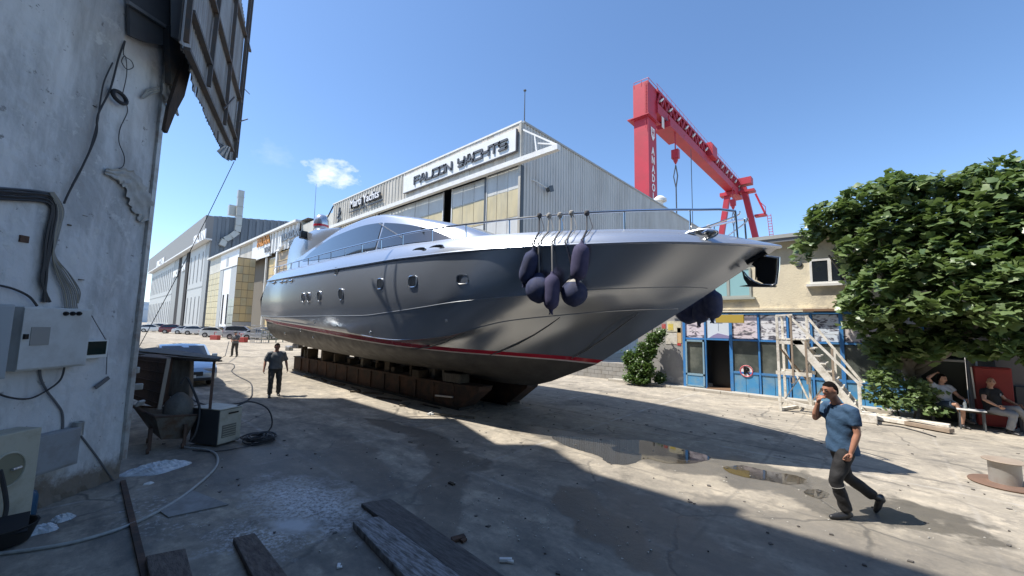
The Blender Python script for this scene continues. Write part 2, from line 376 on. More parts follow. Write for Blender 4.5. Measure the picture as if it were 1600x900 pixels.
# ------------------------------------------------------------------ the motor yacht on its slip cradle
BC = 8.7                                # centre line across the yard
KNt = [(-24,2.45),(-21,2.55),(-19,2.7),(-16,2.85),(-13,2.95),(-10,2.95),(-8,2.85),(-6.5,2.6),(-5,2.2),(-4,1.8),(-3,1.3),(-2.2,.8),(-1.6,.38),(-1.22,.0)]
KN = pchip(KNt)
UPt = [(-24,2.35)]+[(x, w_*.96) for x, w_ in KNt[1:7]]+[(-6.5,2.36),(-5,1.8),(-4,1.25),(-3,.55),(-2.35,0)]
CHt = [(-24,2.3),(-21,2.4),(-16,2.62),(-13,2.7),(-10,2.6),(-8,2.3),(-6.5,1.8),(-5,1.22),(-4,.8),(-3.3,.33),(-2.95,0)]
RLt = [(-24,2.26),(-21,2.37),(-16,2.56),(-13,2.6),(-11,2.42),(-9,2.0),(-8,1.72),(-7,1.22),(-6.5,.97),(-5.5,.3),(-4.9,0)]
LN = [  # (half breadth, height, stern X, stem X)
 (pchip([(x, max(w_-.25, 0)) for x, w_ in KNt[:-2]]+[(-1.5, 0)]), pchip([(-24,4.9),(-21,4.85),(-18.9,4.79),(-14.4,4.75),(-12,4.71),(-9.66,4.67),(-8.4,4.62),(-7.2,4.59),(-6,4.55),(-4.8,4.5),(-3.6,4.46),(-2.5,4.38),(-1.5,4.16)]), -20.9, -1.5),
 (KN, pchip([(-24,4.5),(-21.9,4.47),(-18.15,4.38),(-14.3,4.31),(-11.7,4.28),(-9.76,4.26),(-8.26,4.23),(-6.24,4.21),(-4.29,4.17),(-3.1,4.16),(-1.22,4.06)]), -21.9, -1.22),
 (pchip([(x, max(w_-.035, 0)) for x, w_ in KNt[:-1]]+[(-1.27, 0)]), pchip([(-24,4.45),(-21.9,4.42),(-18.15,4.33),(-14.3,4.26),(-11.7,4.23),(-9.76,4.21),(-8.26,4.18),(-6.24,4.16),(-4.29,4.12),(-3.1,4.10),(-1.27,4.0)]), -21.95, -1.27),
 (pchip([(x, w_*.985) for x, w_ in KNt[:8]]+[(-6.5,2.5),(-5,2.05),(-4,1.6),(-3,1.0),(-2.4,.5),(-1.9,0)][1:]), pchip([(-24,3.62),(-12,3.5),(-8,3.55),(-5,3.62),(-1.9,3.66)]), -23.0, -1.9),
 (pchip(UPt), pchip([(-24,2.78),(-22.8,2.76),(-19.3,2.70),(-11.7,2.70),(-9.8,2.8),(-8.3,2.92),(-7.2,3.03),(-5.6,3.15),(-4.1,3.27),(-2.7,3.32),(-2.35,3.3)]), -22.9, -2.35),
 (pchip(CHt), pchip([(-24,2.68),(-22.5,2.63),(-19,2.52),(-15,2.33),(-12,2.12),(-10.1,2.02),(-8.9,2.09),(-7.92,2.22),(-7.14,2.42),(-6.48,2.58),(-5.26,2.73),(-4.34,2.82),(-3.53,2.88),(-2.95,2.91)]), -22.7, -2.95),
 (pchip(RLt), pchip([(-24,2.62),(-22.4,2.6),(-20.7,2.49),(-17,2.33),(-13.1,2.13),(-10.7,1.97),(-9.6,1.91),(-8.55,1.87),(-7.2,1.82),(-6.0,1.77),(-4.9,1.69)]), -22.5, -4.9),
 (pchip([(x-.02, w_*.985) for x, w_ in RLt[:-1]]+[(-5.05,0)]), pchip([(-24,2.52),(-22.4,2.5),(-20.7,2.38),(-17,2.20),(-13.1,2.00),(-10.7,1.86),(-9.6,1.805),(-8.55,1.77),(-7.2,1.73),(-6.0,1.68),(-5.05,1.61)]), -22.4, -5.05),
 (pchip([(x-.04, w_*.975) for x, w_ in RLt[:-1]]+[(-5.1,0)]), pchip([(-24,2.48),(-22.4,2.46),(-20.7,2.34),(-17,2.16),(-13.1,1.96),(-10.7,1.825),(-9.6,1.775),(-8.55,1.74),(-7.2,1.70),(-6.0,1.65),(-5.1,1.575)]), -22.38, -5.1),
 (pchip([(-24,1.9),(-21.8,1.95),(-14,1.75),(-10.3,1.45),(-8.3,1.0),(-6.47,.0)]), pchip([(-24,1.75),(-21.8,1.66),(-19.1,1.48),(-14,1.28),(-10.3,1.26),(-8.3,1.2),(-6.47,1.02)]), -21.9, -6.47),
 (lambda x: .03 if x < -7.4 else 0.0, pchip([(-24,1.15),(-21.8,1.1),(-14,.92),(-10,.84),(-8.2,.80),(-7.1,.84)]), -21.7, -7.1),
]
NT = 90
def hull_pt(k, t, side=-1):
    hb, z, a, b = LN[k]; x = a+(b-a)*t; return Vector((x, BC+side*max(hb(x), 0), z(x)))
def tpar(i): return 1-(1-i/(NT-1))**1.35
def band(k0, k1, sub, bulge, side):
    """rows of one plating band between two hull lines; bulge>0 swells outward, <0 is hollow flare"""
    rows = []
    for i in range(NT):
        t = tpar(i); a = hull_pt(k0, t, side); b = hull_pt(k1, t, side); col = []
        for j in range(sub+1):
            s_ = j/sub; p = a.lerp(b, s_); bl = bulge(p.x) * 4*s_*(1-s_) * min(1, abs(p.y-BC)/.5)
            col.append(p + Vector((0, side*bl, 0)))
        rows.append(col)
    return rows
def hollow(x): return .10 if x < -10 else (.10-.13*(x+10)/6 if x < -4 else -.03)
def hullY(X, z):
    """outer surface Y (starboard side) at X, z"""
    pts = []
    for k in [q_ for q_ in range(len(LN)) if q_ != 3]:
        hb, zz, a, b = LN[k]
        pts.append((zz(X) if X < b else zz(b), max(hb(X), 0) if X < b else 0))
    for k in range(len(pts)-1):
        if pts[k][0] >= z >= pts[k+1][0]:
            s_ = (pts[k][0]-z)/max(pts[k][0]-pts[k+1][0], 1e-6)
            bl = {2: hollow, 3: lambda x: .02, 7: lambda x: .12}.get(k, lambda x: 0)(X)
            return BC-(pts[k][1]+(pts[k+1][1]-pts[k][1])*s_+bl*4*s_*(1-s_))
    return BC-pts[0][1]
yacht = thing('motor_yacht', 'large grey and silver motor yacht hauled out on the slip with red boot stripe', 'yacht', (-12, BC, 0))
hullpaint = mat('gunmetal_paint', (.43, .465, .52), rough=.24, metal=.74, coat=.15, col2=(.405, .44, .495), scale=.5, dirt=(.38, .37, .35), dscale=.8, damt=.18, dlo=.5, dhi=.8, streak=True)
silver = mat('silver_gelcoat', (.52, .56, .62), rough=.25, metal=.72, coat=.5)
antif = mat('antifouling_paint', (.075, .07, .064), rough=.55, col2=(.095, .09, .083), scale=2.2, dirt=(.14, .13, .115), dscale=1.1, damt=.45, rvar=.12)
redp = mat('red_boot_stripe', (.52, .012, .03), rough=.25, coat=.5, dirt=(.6, .35, .33), dscale=1.3, damt=.35, dlo=.55, dhi=.7)
whitep = mat('white_stripe', (.62, .52, .50), rough=.35)
chrome = mat('stainless_steel', (.78, .78, .78), rough=.14, metal=1.0)
glassd = mat('dark_yacht_glass', (.02, .026, .035), rough=.04, spec=.9, coat=1.0)
blackg = mat('black_void', (.008, .008, .009), rough=.35)
hm = MB(); st = MB(); wt = MB(); af = MB(); tp = MB()
for side in (-1, 1):
    hm.sheet(band(2, 4, 8, hollow, side)); hm.sheet(band(4, 5, 3, lambda x: .02, side)); hm.sheet(band(5, 6, 3, lambda x: .015 if x < -10.5 else .0, side))
    tp.sheet(band(0, 1, 4, lambda x: .035, side)); tp.sheet(band(1, 2, 1, lambda x: 0, side))
    st.sheet(band(6, 7, 1, lambda x: 0, side)); wt.sheet(band(7, 8, 1, lambda x: 0, side))
    af.sheet(band(8, 9, 5, lambda x: .12, side)); af.sheet(band(9, 10, 2, lambda x: .02, side))
# raked transom: strips between both sides at the stern
def tran(mb, k0, k1, sub=1):
    for j in range(sub):
        a = [hull_pt(k0, 0, -1).lerp(hull_pt(k1, 0, -1), q) for q in (j/sub, (j+1)/sub)]; b = [hull_pt(k0, 0, 1).lerp(hull_pt(k1, 0, 1), q) for q in (j/sub, (j+1)/sub)]
        mb.add([a[0], a[1], b[1], b[0]], [(0, 1, 2, 3)])
tran(hm, 2, 3); tran(hm, 3, 4); tran(hm, 4, 5); tran(hm, 5, 6)
for k in (0, 1): tran(tp, k, k+1)
tran(st, 6, 7); tran(wt, 7, 8); tran(af, 8, 9, 3); tran(af, 9, 10)
obj('hull', hm, hullpaint, yacht, smooth=22); obj('topsides', tp, silver, yacht, smooth=30); obj('boot_stripe', st, redp, yacht, smooth=30)
obj('pinstripe', wt, whitep, yacht, smooth=30); obj('bottom', af, antif, yacht, smooth=30)
dk = MB(); rows = []
for i in range(NT):
    t = tpar(i); a = hull_pt(0, t, -1); b = hull_pt(0, t, 1); wd = (b-a).length
    rows.append([a.lerp(b, q) + Vector((0, 0, -.012*(1 if 0 < q < 1 else 0) + min(wd*.05, .16)*math.sin(math.pi*q))) for q in [j/8 for j in range(9)]])
dk.sheet(rows); obj('deck', dk, silver, yacht, smooth=True)
# rub rail tube and thin knuckle beads
for side in (-1, 1):
    q = MB(); q.tube([hull_pt(1, tpar(i), side)+Vector((0, side*.005, -.03)) for i in range(0, NT)], .028, 6); obj('rub_rail', q, silver, yacht, smooth=True)
    q = MB(); q.tube([hull_pt(4, tpar(i), side)+Vector((0, side*.002, 0)) for i in range(0, NT-2)], .009, 5); obj('knuckle_bead', q, mat('bead_grey', (.33, .35, .37), rough=.35, metal=.4), yacht, smooth=True)
    q = MB(); q.tube([hull_pt(5, tpar(i), side)+Vector((0, side*.002, 0)) for i in range(40, NT-2)], .012, 5); obj('knuckle_bead', q, hullpaint, yacht, smooth=True)
# spray rails on the forward bottom, laid on the surface
def on_hull(pts, out=.012):
    res = []
    for (px, py) in pts:
        y = BC-1.5; P = hY(px, py, y)
        for _ in range(40): y = .5*y + .5*(hullY(P.x, P.z)-out); P = hY(px, py, y)
        res.append(P)
    return res
for pts in ([(875,496),(858,508),(835,523),(808,538),(782,549),(765,555)], [(997,490),(975,506),(945,528),(915,548),(893,560)], [(728,519),(712,526),(695,535),(668,543),(640,546)]):
    q = MB(); P = on_hull(pts); q.tube(P, [.005]+[.018]*(len(P)-2)+[.008], 6); obj('spray_rail', q, mat('spray_rail_dark', (.13, .13, .128), rough=.4), yacht, smooth=True)
# portholes
def porthole(px, py, w_, h_, sq=2.6, small=False):
    w_ *= .88; h_ *= .86
    c = on_hull([(px, py)], .0)[0]
    dy = (hullY(c.x, c.z+.1)-hullY(c.x, c.z-.1))/.2; dx = (hullY(c.x+.1, c.z)-hullY(c.x-.1, c.z))/.2
    ex = Vector((1, dx, 0)).normalized(); ez = Vector((0, dy, 1)).normalized(); nn = ez.cross(ex).normalized()
    if nn.y > 0: nn = -nn
    ring = []
    for k in range(28):
        t = 2*math.pi*k/28; cx, cy = math.cos(t), math.sin(t)
        ring.append(c + ex*(w_/2*math.copysign(abs(cx)**(2/sq), cx)) + ez*(h_/2*math.copysign(abs(cy)**(2/sq), cy)) + nn*.012)
    fr = MB(); fr.tube(ring, .014 if small else .019, 6, closed=True); f = obj('porthole', fr, chrome, yacht, smooth=True)
    gl = MB(); gl.add([p+nn*.004 for p in ring], [tuple(range(28))]); gl.add([c+ex*(-w_*.2)+nn*.02+ez*(h_*.3), c+ex*(-w_*.16)+nn*.02+ez*(h_*.3), c+ex*(-w_*.16)+nn*.02-ez*(h_*.3), c+ex*(-w_*.2)+nn*.02-ez*(h_*.3)], [(0,1,2,3)])
    obj('pane', gl, glassd, f, local=False)
for px, py, w_, h_, sq in ((474,465,.34,.42,2),(482,464.5,.34,.42,2),(499,463,.34,.42,2),(533,460,.36,.42,2.3),(594,443.5,.33,.34,3),(645,440,.36,.34,3.4),(723,436.5,.38,.26,3.6)):
    porthole(px, py, w_, h_, sq)
porthole(526, 424, .3, .34, 2.2, True)
for px, py in ((492,505),(527,510),(579,520),(698,500.5),(446,521),(490,527),(470,516)):
    c = on_hull([(px, py)], .0)[0]; q = MB(); q.lathe([(.05,0),(.05,.02),(.02,.035)], c, 10, M=Matrix.Rotation(R(90), 4, 'X')); obj('drain_fitting', q, chrome, yacht, smooth=True)
for px in (429, 441, 447, 456):
    c = on_hull([(px, 440.5-.12*(px-441))], .0)[0]; q = MB(); q.tube([c+Vector((-.15,-.02,0)), c+Vector((.15,-.02,0))], .05, 8); q.lathe([(.09,0),(.07,.04)], c, 12, M=Matrix.Rotation(R(90), 4, 'X')); obj('fairlead', q, chrome, yacht, smooth=True)
for px, py in ((656,391),(683,387)):
    c = on_hull([(px, py)], .0)[0]; ring = [c+Vector((.30*math.cos(t)*(1 if abs(math.cos(t)) < .5 else .96), -.03-.0*t, .055*math.sin(t))) for t in [2*math.pi*k/20 for k in range(20)]]
    q = MB(); q.tube(ring, .016, 5, closed=True); f = obj('vent_slot', q, chrome, yacht, smooth=True); q = MB(); q.add(ring, [tuple(range(20))]); obj('vent_opening', q, blackg, f)
# stern quarter: swim platform lights
c = hY(398, 478, BC-2.5)
q = MB(); q.box((-23.3, BC-2.3, 3.0), (-22.9, BC+2.3, 3.08)); obj('swim_platform', q, silver, yacht)

# superstructure -------------------------------------------------------
ARt = [(-21.5,4.95),(-21.17,5.40),(-20.4,5.60),(-18.1,6.03),(-16.1,6.36),(-14.1,6.47),(-13.1,6.42),(-11.8,6.16),(-10.6,5.86),(-9.5,5.55),(-8.6,5.2),(-7.6,4.75)]
AR = pchip(ARt)
SH = pchip([(-21.5,1.7),(-16,1.62),(-13,1.55),(-11,1.35),(-9.5,1.05),(-8.6,.8),(-7.6,.3)])     # shoulder half breadth
BS = pchip([(-21.5,2.0),(-16,2.0),(-12,1.95),(-10,1.75),(-8.6,1.35),(-7.6,.6)])
def cabY(X, z):
    z0 = 4.6; z1 = AR(X); s_ = min(max((z-z0)/(z1-z0), 0), 1); return BC-(BS(X)+(SH(X)-BS(X))*s_)
cb = MB(); rows = []
for i in range(60):
    X = -21.5+(13.9)*i/59; a, z1 = AR(X), AR(X); r = []
    prof = [(BS(X), 4.6), (BS(X)*.6+SH(X)*.4, 4.6+(z1-4.6)*.4), (SH(X)+.03, z1-.10), (SH(X)-.06, z1), (SH(X)*.6, z1+.07), (0, z1+.10)]
    pr = [Vector((X, BC-y, z)) for y, z in prof] + [Vector((X, BC+y, z)) for y, z in reversed(prof[:-1])]
    rows.append(pr)
cb.sheet(rows); cb.add(rows[0], [tuple(range(len(rows[0])))]); cb.add(rows[-1], [tuple(range(len(rows[-1])-1, -1, -1))])
cabin = obj('superstructure', cb, silver, yacht, smooth=50)
def cabglass(name, upper, lower, side=-1, n=26):
    U, Lw = pchip(upper), pchip(lower); x0, x1 = upper[0][0], upper[-1][0]; q = MB(); rr = []
    for i in range(n):
        X = x0+(x1-x0)*i/(n-1); col = []
        for j in range(5):
            z = Lw(X)+(U(X)-Lw(X))*j/4; y = cabY(X, z)-.02; col.append(Vector((X, y if side < 0 else 2*BC-y, z)))
        rr.append(col)
    q.sheet(rr); return obj(name, q, glassd, yacht, smooth=True)
for sd in (-1, 1):
    cabglass('side_window', [(-19.5,5.32),(-18.9,5.58),(-18.2,5.78),(-16.4,6.06),(-14.2,6.14),(-12.75,6.05)], [(-19.5,5.28),(-17.5,5.16),(-15.5,5.08),(-13,5.05),(-12.75,5.05)], sd)
    cabglass('windscreen_quarter', [(-12.62,6.02),(-11.6,5.83),(-10.6,5.58),(-9.6,5.22),(-9.2,5.04)], [(-12.62,5.05),(-11,5.05),(-9.2,5.0)], sd)
# slanting mullion in the glass as two thin bars
q = MB(); q.beam((-12.9, cabY(-12.9, 6.0)-.03, 6.03), (-11.3, cabY(-11.3, 5.3)-.04, 5.28), .05, .03); obj('mullion', q, silver, yacht)
# fin-like radar arch swept behind the cabin roof
for y0 in (BC-1.5, BC+1.35):
    q = MB(); q.prism([(-22.3, y0, 4.9), (-22.55, y0, 5.5), (-22.35, y0, 6.25), (-21.7, y0, 6.75), (-20.6, y0, 6.8), (-18.7, y0, 6.75), (-16.6, y0, 6.5), (-16.4, y0, 6.1), (-18.6, y0, 4.9)], (0, .16, 0))
    obj('arch_fin', q, silver, yacht, bevel=.03, smooth=True)
q = MB(); q.prism([(-22.1, BC-1.4, 6.45), (-21.6, BC-1.4, 6.78), (-19.4, BC-1.4, 6.86), (-19.2, BC-1.4, 6.7), (-21.3, BC-1.4, 6.5)], (0, 2.8, 0)); obj('arch_top', q, silver, yacht, bevel=.03, smooth=True)
c = hY(502, 349, BC-.7)
dm = MB(); dm.lathe([(.02,-.40),(.26,-.38),(.33,-.25),(.36,-.05),(.355,.12),(.30,.30),(.20,.40),(.08,.45),(.01,.46)], c, 24); radome = obj('radome', dm, silver, yacht, smooth=60)
q = MB(); q.lathe([(.352,-.20),(.365,-.2),(.368,-.10),(.355,-.10)], c, 24); obj('red_band', q, redp, radome, smooth=True)
q = MB(); q.lathe([(.16,6.75-c.z),(.13,-.38)], c, 16); obj('radome_mast', q, silver, yacht, smooth=True)
q = MB(); q.tube([c+Vector((-.9,0,-.6)), c+Vector((-.95,0,.5)), c+Vector((-1.0,0,2.3))], [.02,.014,.008], 6); obj('antenna', q, mat('grey_metal', (.3,.31,.32), rough=.4, metal=.5), yacht)
P0 = hY(509, 345, BC-.2); P1 = hY(521, 322, BC-.2); q = MB(); q.tube([P0, P1], .035, 6); obj('antenna', q, blackg, yacht)
q = MB(); q.rbox(hY(474, 367, BC-1.6), (.35,.3,.35)); obj('navigation_lamp', q, blackg, yacht, bevel=.05)
# handrails
base = [(-21.0,),(-20.2,),(-19.0,),(-17.9,),(-16.75,),(-15.6,),(-14.4,),(-13.2,),(-12.03,),(-10.85,),(-9.68,),(-8.4,),(-7.22,),(-6.02,),(-4.82,),(-3.64,),(-2.56,)]
RZ = pchip([(-22.4,4.95),(-21.6,5.12),(-17.87,5.05),(-12.06,5.0),(-9.71,4.98),(-7.41,4.91),(-6,4.88),(-4.33,4.85),(-2.53,4.80),(-1.9,4.76)])
HB0 = LN[0][0]; ZS = LN[0][1]
for side in (-1, 1):
    top = [Vector((-21.75, BC+side*(HB0(-21.5)+.02), 4.95))] + [Vector((x, BC+side*(HB0(x)+.0), RZ(x))) for x in [-21.6+19.2*i/70 for i in range(71)]]
    y1 = BC+side*(HB0(-2.4)); top += [Vector((-2.1, BC+side*(HB0(-2.1)+.06), 4.78)), Vector((-1.86, BC+side*(.36), 4.74))]
    q = MB(); q.tube(top, .026, 8); obj('handrail', q, chrome, yacht, smooth=True)
    for (x,) in base:
        q = MB(); q.tube([Vector((x, BC+side*(HB0(x)-.01), ZS(x)-.03)), Vector((x, BC+side*HB0(x), RZ(x)))], .017, 6); obj('stanchion', q, chrome, yacht, smooth=True)
    q = MB(); q.tube([Vector((-1.86, BC+side*.36, 4.74)), Vector((-1.84, BC+side*.35, 4.22))], .02, 8); obj('pulpit_post', q, chrome, yacht, smooth=True); q = MB(); q.tube(smoothp([Vector((-1.80, BC+side*.30, 4.74)), Vector((-1.84, BC+side*.33, 4.66)), Vector((-2.15, BC+side*.52, 4.52)), Vector((-2.45, BC+side*.70, 4.40))]), .016, 8); obj('pulpit_brace', q, chrome, yacht, smooth=True)
# mooring pocket with cleats near the bow
c = on_hull([(1093, 368)], .0)[0]
ring = [c+Vector((.33*math.cos(t), -.035, .10*math.sin(t))) for t in [2*math.pi*k/24 for k in range(24)]]
q = MB(); q.tube(ring, .022, 6, closed=True); f = obj('mooring_pocket', q, chrome, yacht, smooth=True)
q = MB(); q.add([p+Vector((0,.02,0)) for p in ring], [tuple(range(24))]); obj('pocket_plate', q, mat('grey_metal', (0,0,0)), f)
for dx in (-.16, .17):
    q = MB(); q.tube([c+Vector((dx-.10,-.08,.02)), c+Vector((dx,-.10,.05)), c+Vector((dx+.10,-.08,.02))], [.02,.03,.02], 8); q.lathe([(.045,0),(.03,.09)], c+Vector((dx,0,0)), 10, M=Matrix.Rotation(R(90),4,'X')); obj('cleat', q, chrome, yacht, smooth=True)
# anchor hung under the bow: dark plate in a bright bent frame with a crescent fluke
pl = [(1186,401),(1214,401),(1211,444),(1196,445),(1183,438),(1180,418),(1174,413)]
steel_d = mat('anchor_dark_steel', (.05,.052,.055), rough=.35, metal=.8)
ay = 8.58
q = MB(); q.prism([hY(x, y, ay) for x, y in pl], (0, .05, 0)); an = obj('anchor', q, steel_d, yacht)
q = MB(); q.tube([hY(x, y, ay-.02) for x, y in ((1196,400),(1217,403),(1216,420),(1213,443),(1207,446),(1190,445),(1178,440),(1168,432),(1162,424))], [.018,.026,.026,.026,.026,.022,.018,.014,.01], 8); obj('anchor_rim', q, chrome, an, smooth=True)
q = MB(); q.prism([hY(x, y, ay-.06) for x, y in ((1159,422),(1163,430),(1172,438),(1186,444),(1213,446),(1210,448.5),(1175,448),(1155,447),(1168,445),(1162,436))], (0, .09, 0)); obj('fluke', q, mat('anchor_steel', (.12,.12,.12), rough=.3, metal=.8), an)
q = MB(); q.beam(hY(1167, 412, ay), hY(1198, 395, ay), .10, .06); q.tube([hY(1181, 418, ay-.03), hY(1181, 437, ay-.03)], .012, 6); obj('anchor_shank', q, steel_d, an)
# fenders -----------------------------------------------------------------
navy = mat('navy_fender_cover', (.024, .034, .09), rough=.85, col2=(.038, .052, .13), scale=9, bump=.5, bscale=120, dirt=(.10,.10,.13), dscale=3, damt=.35)
navy2 = mat('faded_plum_cover', (.05, .048, .11), rough=.85, col2=(.07, .066, .14), scale=9, bump=.5, bscale=120)
rope_m = mat('pale_rope', (.42,.41,.39), rough=.9, bump=.6, bscale=200)
rope_d = mat('dark_rope', (.10,.10,.11), rough=.9)
def fender(kind, rail, top, cen, ln, rad, label, cm=navy, tilt=0, rm=rope_m, side=-1, front=0):
    Y = None
    if side < 0:
        P = on_hull([cen], rad+.02+front)[0]; T = hY(top[0], top[1], P.y)
        rx = on_hull([(rail[0], 380)], 0)[0].x; K = hY(rail[0], rail[1], BC-HB0(rx)); K = hY(rail[0], rail[1], BC-HB0(K.x))
    else:
        P = hY(cen[0], cen[1], cen[2]); T = hY(top[0], top[1], cen[2]); K = Vector((T.x, BC+HB0(T.x), RZ(T.x)))
    t = thing('fender', label, 'fender', P, group='navy fenders hanging from the yacht rail')
    ax = (T-P).normalized() if kind == 'long' else Vector((0, 0, 1))
    M = ax.to_track_quat('Z', 'Y').to_matrix().to_4x4()
    rnd = random.Random(int(cen[0]))
    if kind == 'long':
        h = ln/2; prof = [(.03,-h-.10),(.05,-h-.03),(rad*.62,-h+.0),(rad*.88,-h+.06),(rad*.98,-h+.16),(rad,-h*.3),(rad*1.0,h*.3),(rad*.97,h-.14),(rad*.82,h-.05),(rad*.5,h),(.04,h+.04),(.03,h+.09)]
    else:
        h = rad; prof = [(.03,-rad*1.04)]+[(rad*math.sin(math.pi*k/12), -rad*math.cos(math.pi*k/12)) for k in range(1, 11)]+[(rad*.42, rad*.98),(.09,rad*1.15),(.05,rad*1.22)]
    q = MB(); q.lathe(prof, (0,0,0), 22)
    nv = []
    for v in q.v:   # cloth cover wrinkles
        a = math.atan2(v[1], v[0]); k = 1+.022*math.sin(a*7+v[2]*9)+.018*math.sin(a*3+v[2]*17+cen[0]); nv.append(M @ Vector((v[0]*k, v[1]*k, v[2]))+P)
    q.v = nv; b = obj('cover', q, cm, t, smooth=True)
    if 'pale neck' in label: q = MB(); q.lathe([(rad*.62, rad*.80),(rad*.40, rad*1.02),(.07, rad*1.2)], P, 18); obj('neck_collar', q, mat('pale_neck', (.42,.41,.38), rough=.8), t, smooth=True)
    tip = P+ax*(h+(.07 if kind == 'long' else .06)); bot = P-ax*(h+.05)
    q = MB(); xm_ = (tip.x+K.x)/2; kn_ = Vector((xm_, BC+side*(KN(xm_)+.05), 4.20)); sh_ = Vector((K.x*.8+xm_*.2, BC+side*(HB0(K.x)+.03), ZS(K.x)+.0)); ml_ = kn_.lerp(tip, .5); q.tube([tip, ml_, kn_, sh_, K], .015, 6); q.tube([K+Vector((.03,0,.0)), sh_+Vector((.14,0,.03)), kn_.lerp(sh_, .45)+Vector((.10,side*.02,0)), kn_+Vector((0,side*.02,.02))], .008, 5); obj('rope', q, rm, t, smooth=True)
    q = MB(); q.lathe([(.02,-.06),(.055,-.03),(.06,.0),(.05,.04),(.02,.06)], K, 10); obj('knot', q, rm, t, smooth=True)
    if kind == 'long':
        q = MB()
        for k in range(5):
            a = k*1.3; q.add([bot+ax*.06, bot+Vector((.05*math.cos(a),.05*math.sin(a),-.09)), bot+Vector((.05*math.cos(a+.8),.05*math.sin(a+.8),-.08))], [(0,1,2)])
        obj('drawstring_end', q, cm, t)
    return t
fender('long', (843,337), (834,388), (826,417), .64, .165, 'slim navy fender nearest the stern end of the starboard cluster, hanging tilted', navy, rm=rope_d)
fender('ball', (858,337), (847,425), (842,452), .5, .285, 'round navy ball fender half hidden behind the middle slim fender', navy)
fender('long', (875,336), (863,428), (862,456), .66, .165, 'slim plum navy fender hanging lowest in the middle of the starboard cluster', navy2, front=.30)
fender('ball', (893,333), (892,430), (897,458), .5, .275, 'round navy ball fender with pale neck below the bow end slim fender', navy)
fender('long', (917,333), (909,382), (906,409), .68, .175, 'slim plum fender hung high over the round one at the bow end', navy2, rm=rope_d, front=.12)
fender('ball', (0,0), (1088,470), (1076,487,10.2), .5, .30, 'round dark fender on the far side of the bow, leftmost under the stem', navy, side=1)
fender('long', (0,0), (1100,462), (1096,484,9.9), .55, .19, 'slim dark fender on the far side of the bow between two others', navy, side=1)
fender('long', (0,0), (1115,455), (1114,476,9.8), .58, .20, 'slim dark fender on the far side of the bow, rightmost under the anchor', navy, side=1)

# slip cradle -----------------------------------------------------------
rust = mat('rusty_cradle_steel', (.075, .045, .032), rough=.85, col2=(.035, .028, .024), scale=3.5, bump=.6, bscale=14, dirt=(.14, .07, .04), dscale=2.2, damt=.7)
wood_old = mat('dark_old_timber', (.105, .08, .055), rough=.9, col2=(.055, .043, .032), scale=3, stretch=(1, 6, 6), bump=.6, bscale=12, dirt=(.20,.17,.12), dscale=3, damt=.4)
def sledge(y0, y1, x0, x1, label):
    t = thing('slipway_sledge', label, 'boat cradle', ((x0+x1)/2, (y0+y1)/2, 0), group='rusty sledges under the yacht')
    n = 13
    for i in range(n):       # riveted side plates
        a = x0+(x1-x0)*i/n; b = x0+(x1-x0)*(i+1)/n; jj = random.uniform(-.02,.02)
        q = MB(); q.box((a+.01, y0+jj, .06), (b-.01, y1+jj*.5, .70+random.uniform(-.02,.02))); obj('steel_section', q, rust, t, bevel=.015)
        q = MB(); q.box((b-.07, y0-.04, .10), (b+.03, y0+.01, .66)); obj('stiffener', q, rust, t)
    q = MB(); q.prism([(x1-.02, y0-.02, .04), (x1+.35, y0-.02, .10), (x1+1.05, y0-.02, .62), (x1+1.1, y0-.02, .76), (x1-.02, y0-.02, .74)], (0, y1-y0+.04, 0)); obj('nose', q, rust, t, bevel=.02)
    q = MB(); q.box((x0-.05, y0-.05, .0), (x1+.3, y1+.05, .075)); obj('skid_plate', q, mat('black_grease', (.018,.016,.015), rough=.5), t)
    q = MB(); q.box((x0, y0-.045, .68), (x1, y1+.045, .735)); obj('top_flange', q, rust, t, bevel=.008)
    return t
sledge(7.78, 8.28, -22.2, -9.35, 'long rusty steel sledge under the near side of the yacht')
sledge(9.35, 9.85, -22.2, -8.9, 'long rusty steel sledge under the far side of the yacht')
rb = random.Random(5); first = None
xs_ = []; x = -21.8
while x < -9.3: xs_.append(x); x += rb.choice((.34,.42,.5,.75,.9,1.15))
tone = [mat('block_timber_brown', (.085,.062,.04), rough=.9, col2=(.04,.03,.022), scale=6, stretch=(1,5,1), bump=.5, bscale=20), wood_old, mat('block_timber_grey', (.19,.17,.14), rough=.9, col2=(.10,.09,.07), scale=6, stretch=(5,1,1), bump=.5, bscale=20)]
for y in (8.02, 9.6):
    for i, x in enumerate(xs_):
        zt = 1.08+.02*rb.random() if x > -14 else 1.08+(-14-x)*.02
        b = MB(); wdt = rb.uniform(.12, .36); zt -= rb.choice((0,0,.03,.10,.16)); b.rbox((x, y+rb.uniform(-.05,.16), (.737+zt)/2), (wdt, rb.uniform(.26,.5), zt-.737), rz=rb.uniform(-.25,.25)); 
        o_ = obj('timber_block', b, tone[rb.randrange(3)], bevel=.012)
        nearer = y < 9
        n_ = len(xs_)-i; sfx = 'th' if 10 <= n_ % 100 <= 20 else {1:'st',2:'nd',3:'rd'}.get(n_ % 10, 'th')
        tag(o_, '%s timber block on the %s sledge, %d%s from its bow end' % ('narrow' if wdt < .24 else 'wide', 'near' if nearer else 'far', n_, sfx), 'timber block', 'blocks between the %s sledge and the hull' % ('near' if nearer else 'far'))
b = MB(); b.rbox((-9.55, 8.0, .88), (.75, .42, .27), rz=.05); tag(obj('timber_beam', b, tone[2], bevel=.015), 'big squared grey timber lying on the bow end of the near sledge', 'timber')
b = MB(); b.rbox((-11.2, 7.85, .86), (.45, .38, .24), rz=-.1); tag(obj('timber_beam', b, tone[0], bevel=.015), 'squared brown timber just aft of the big grey one on the near sledge', 'timber')
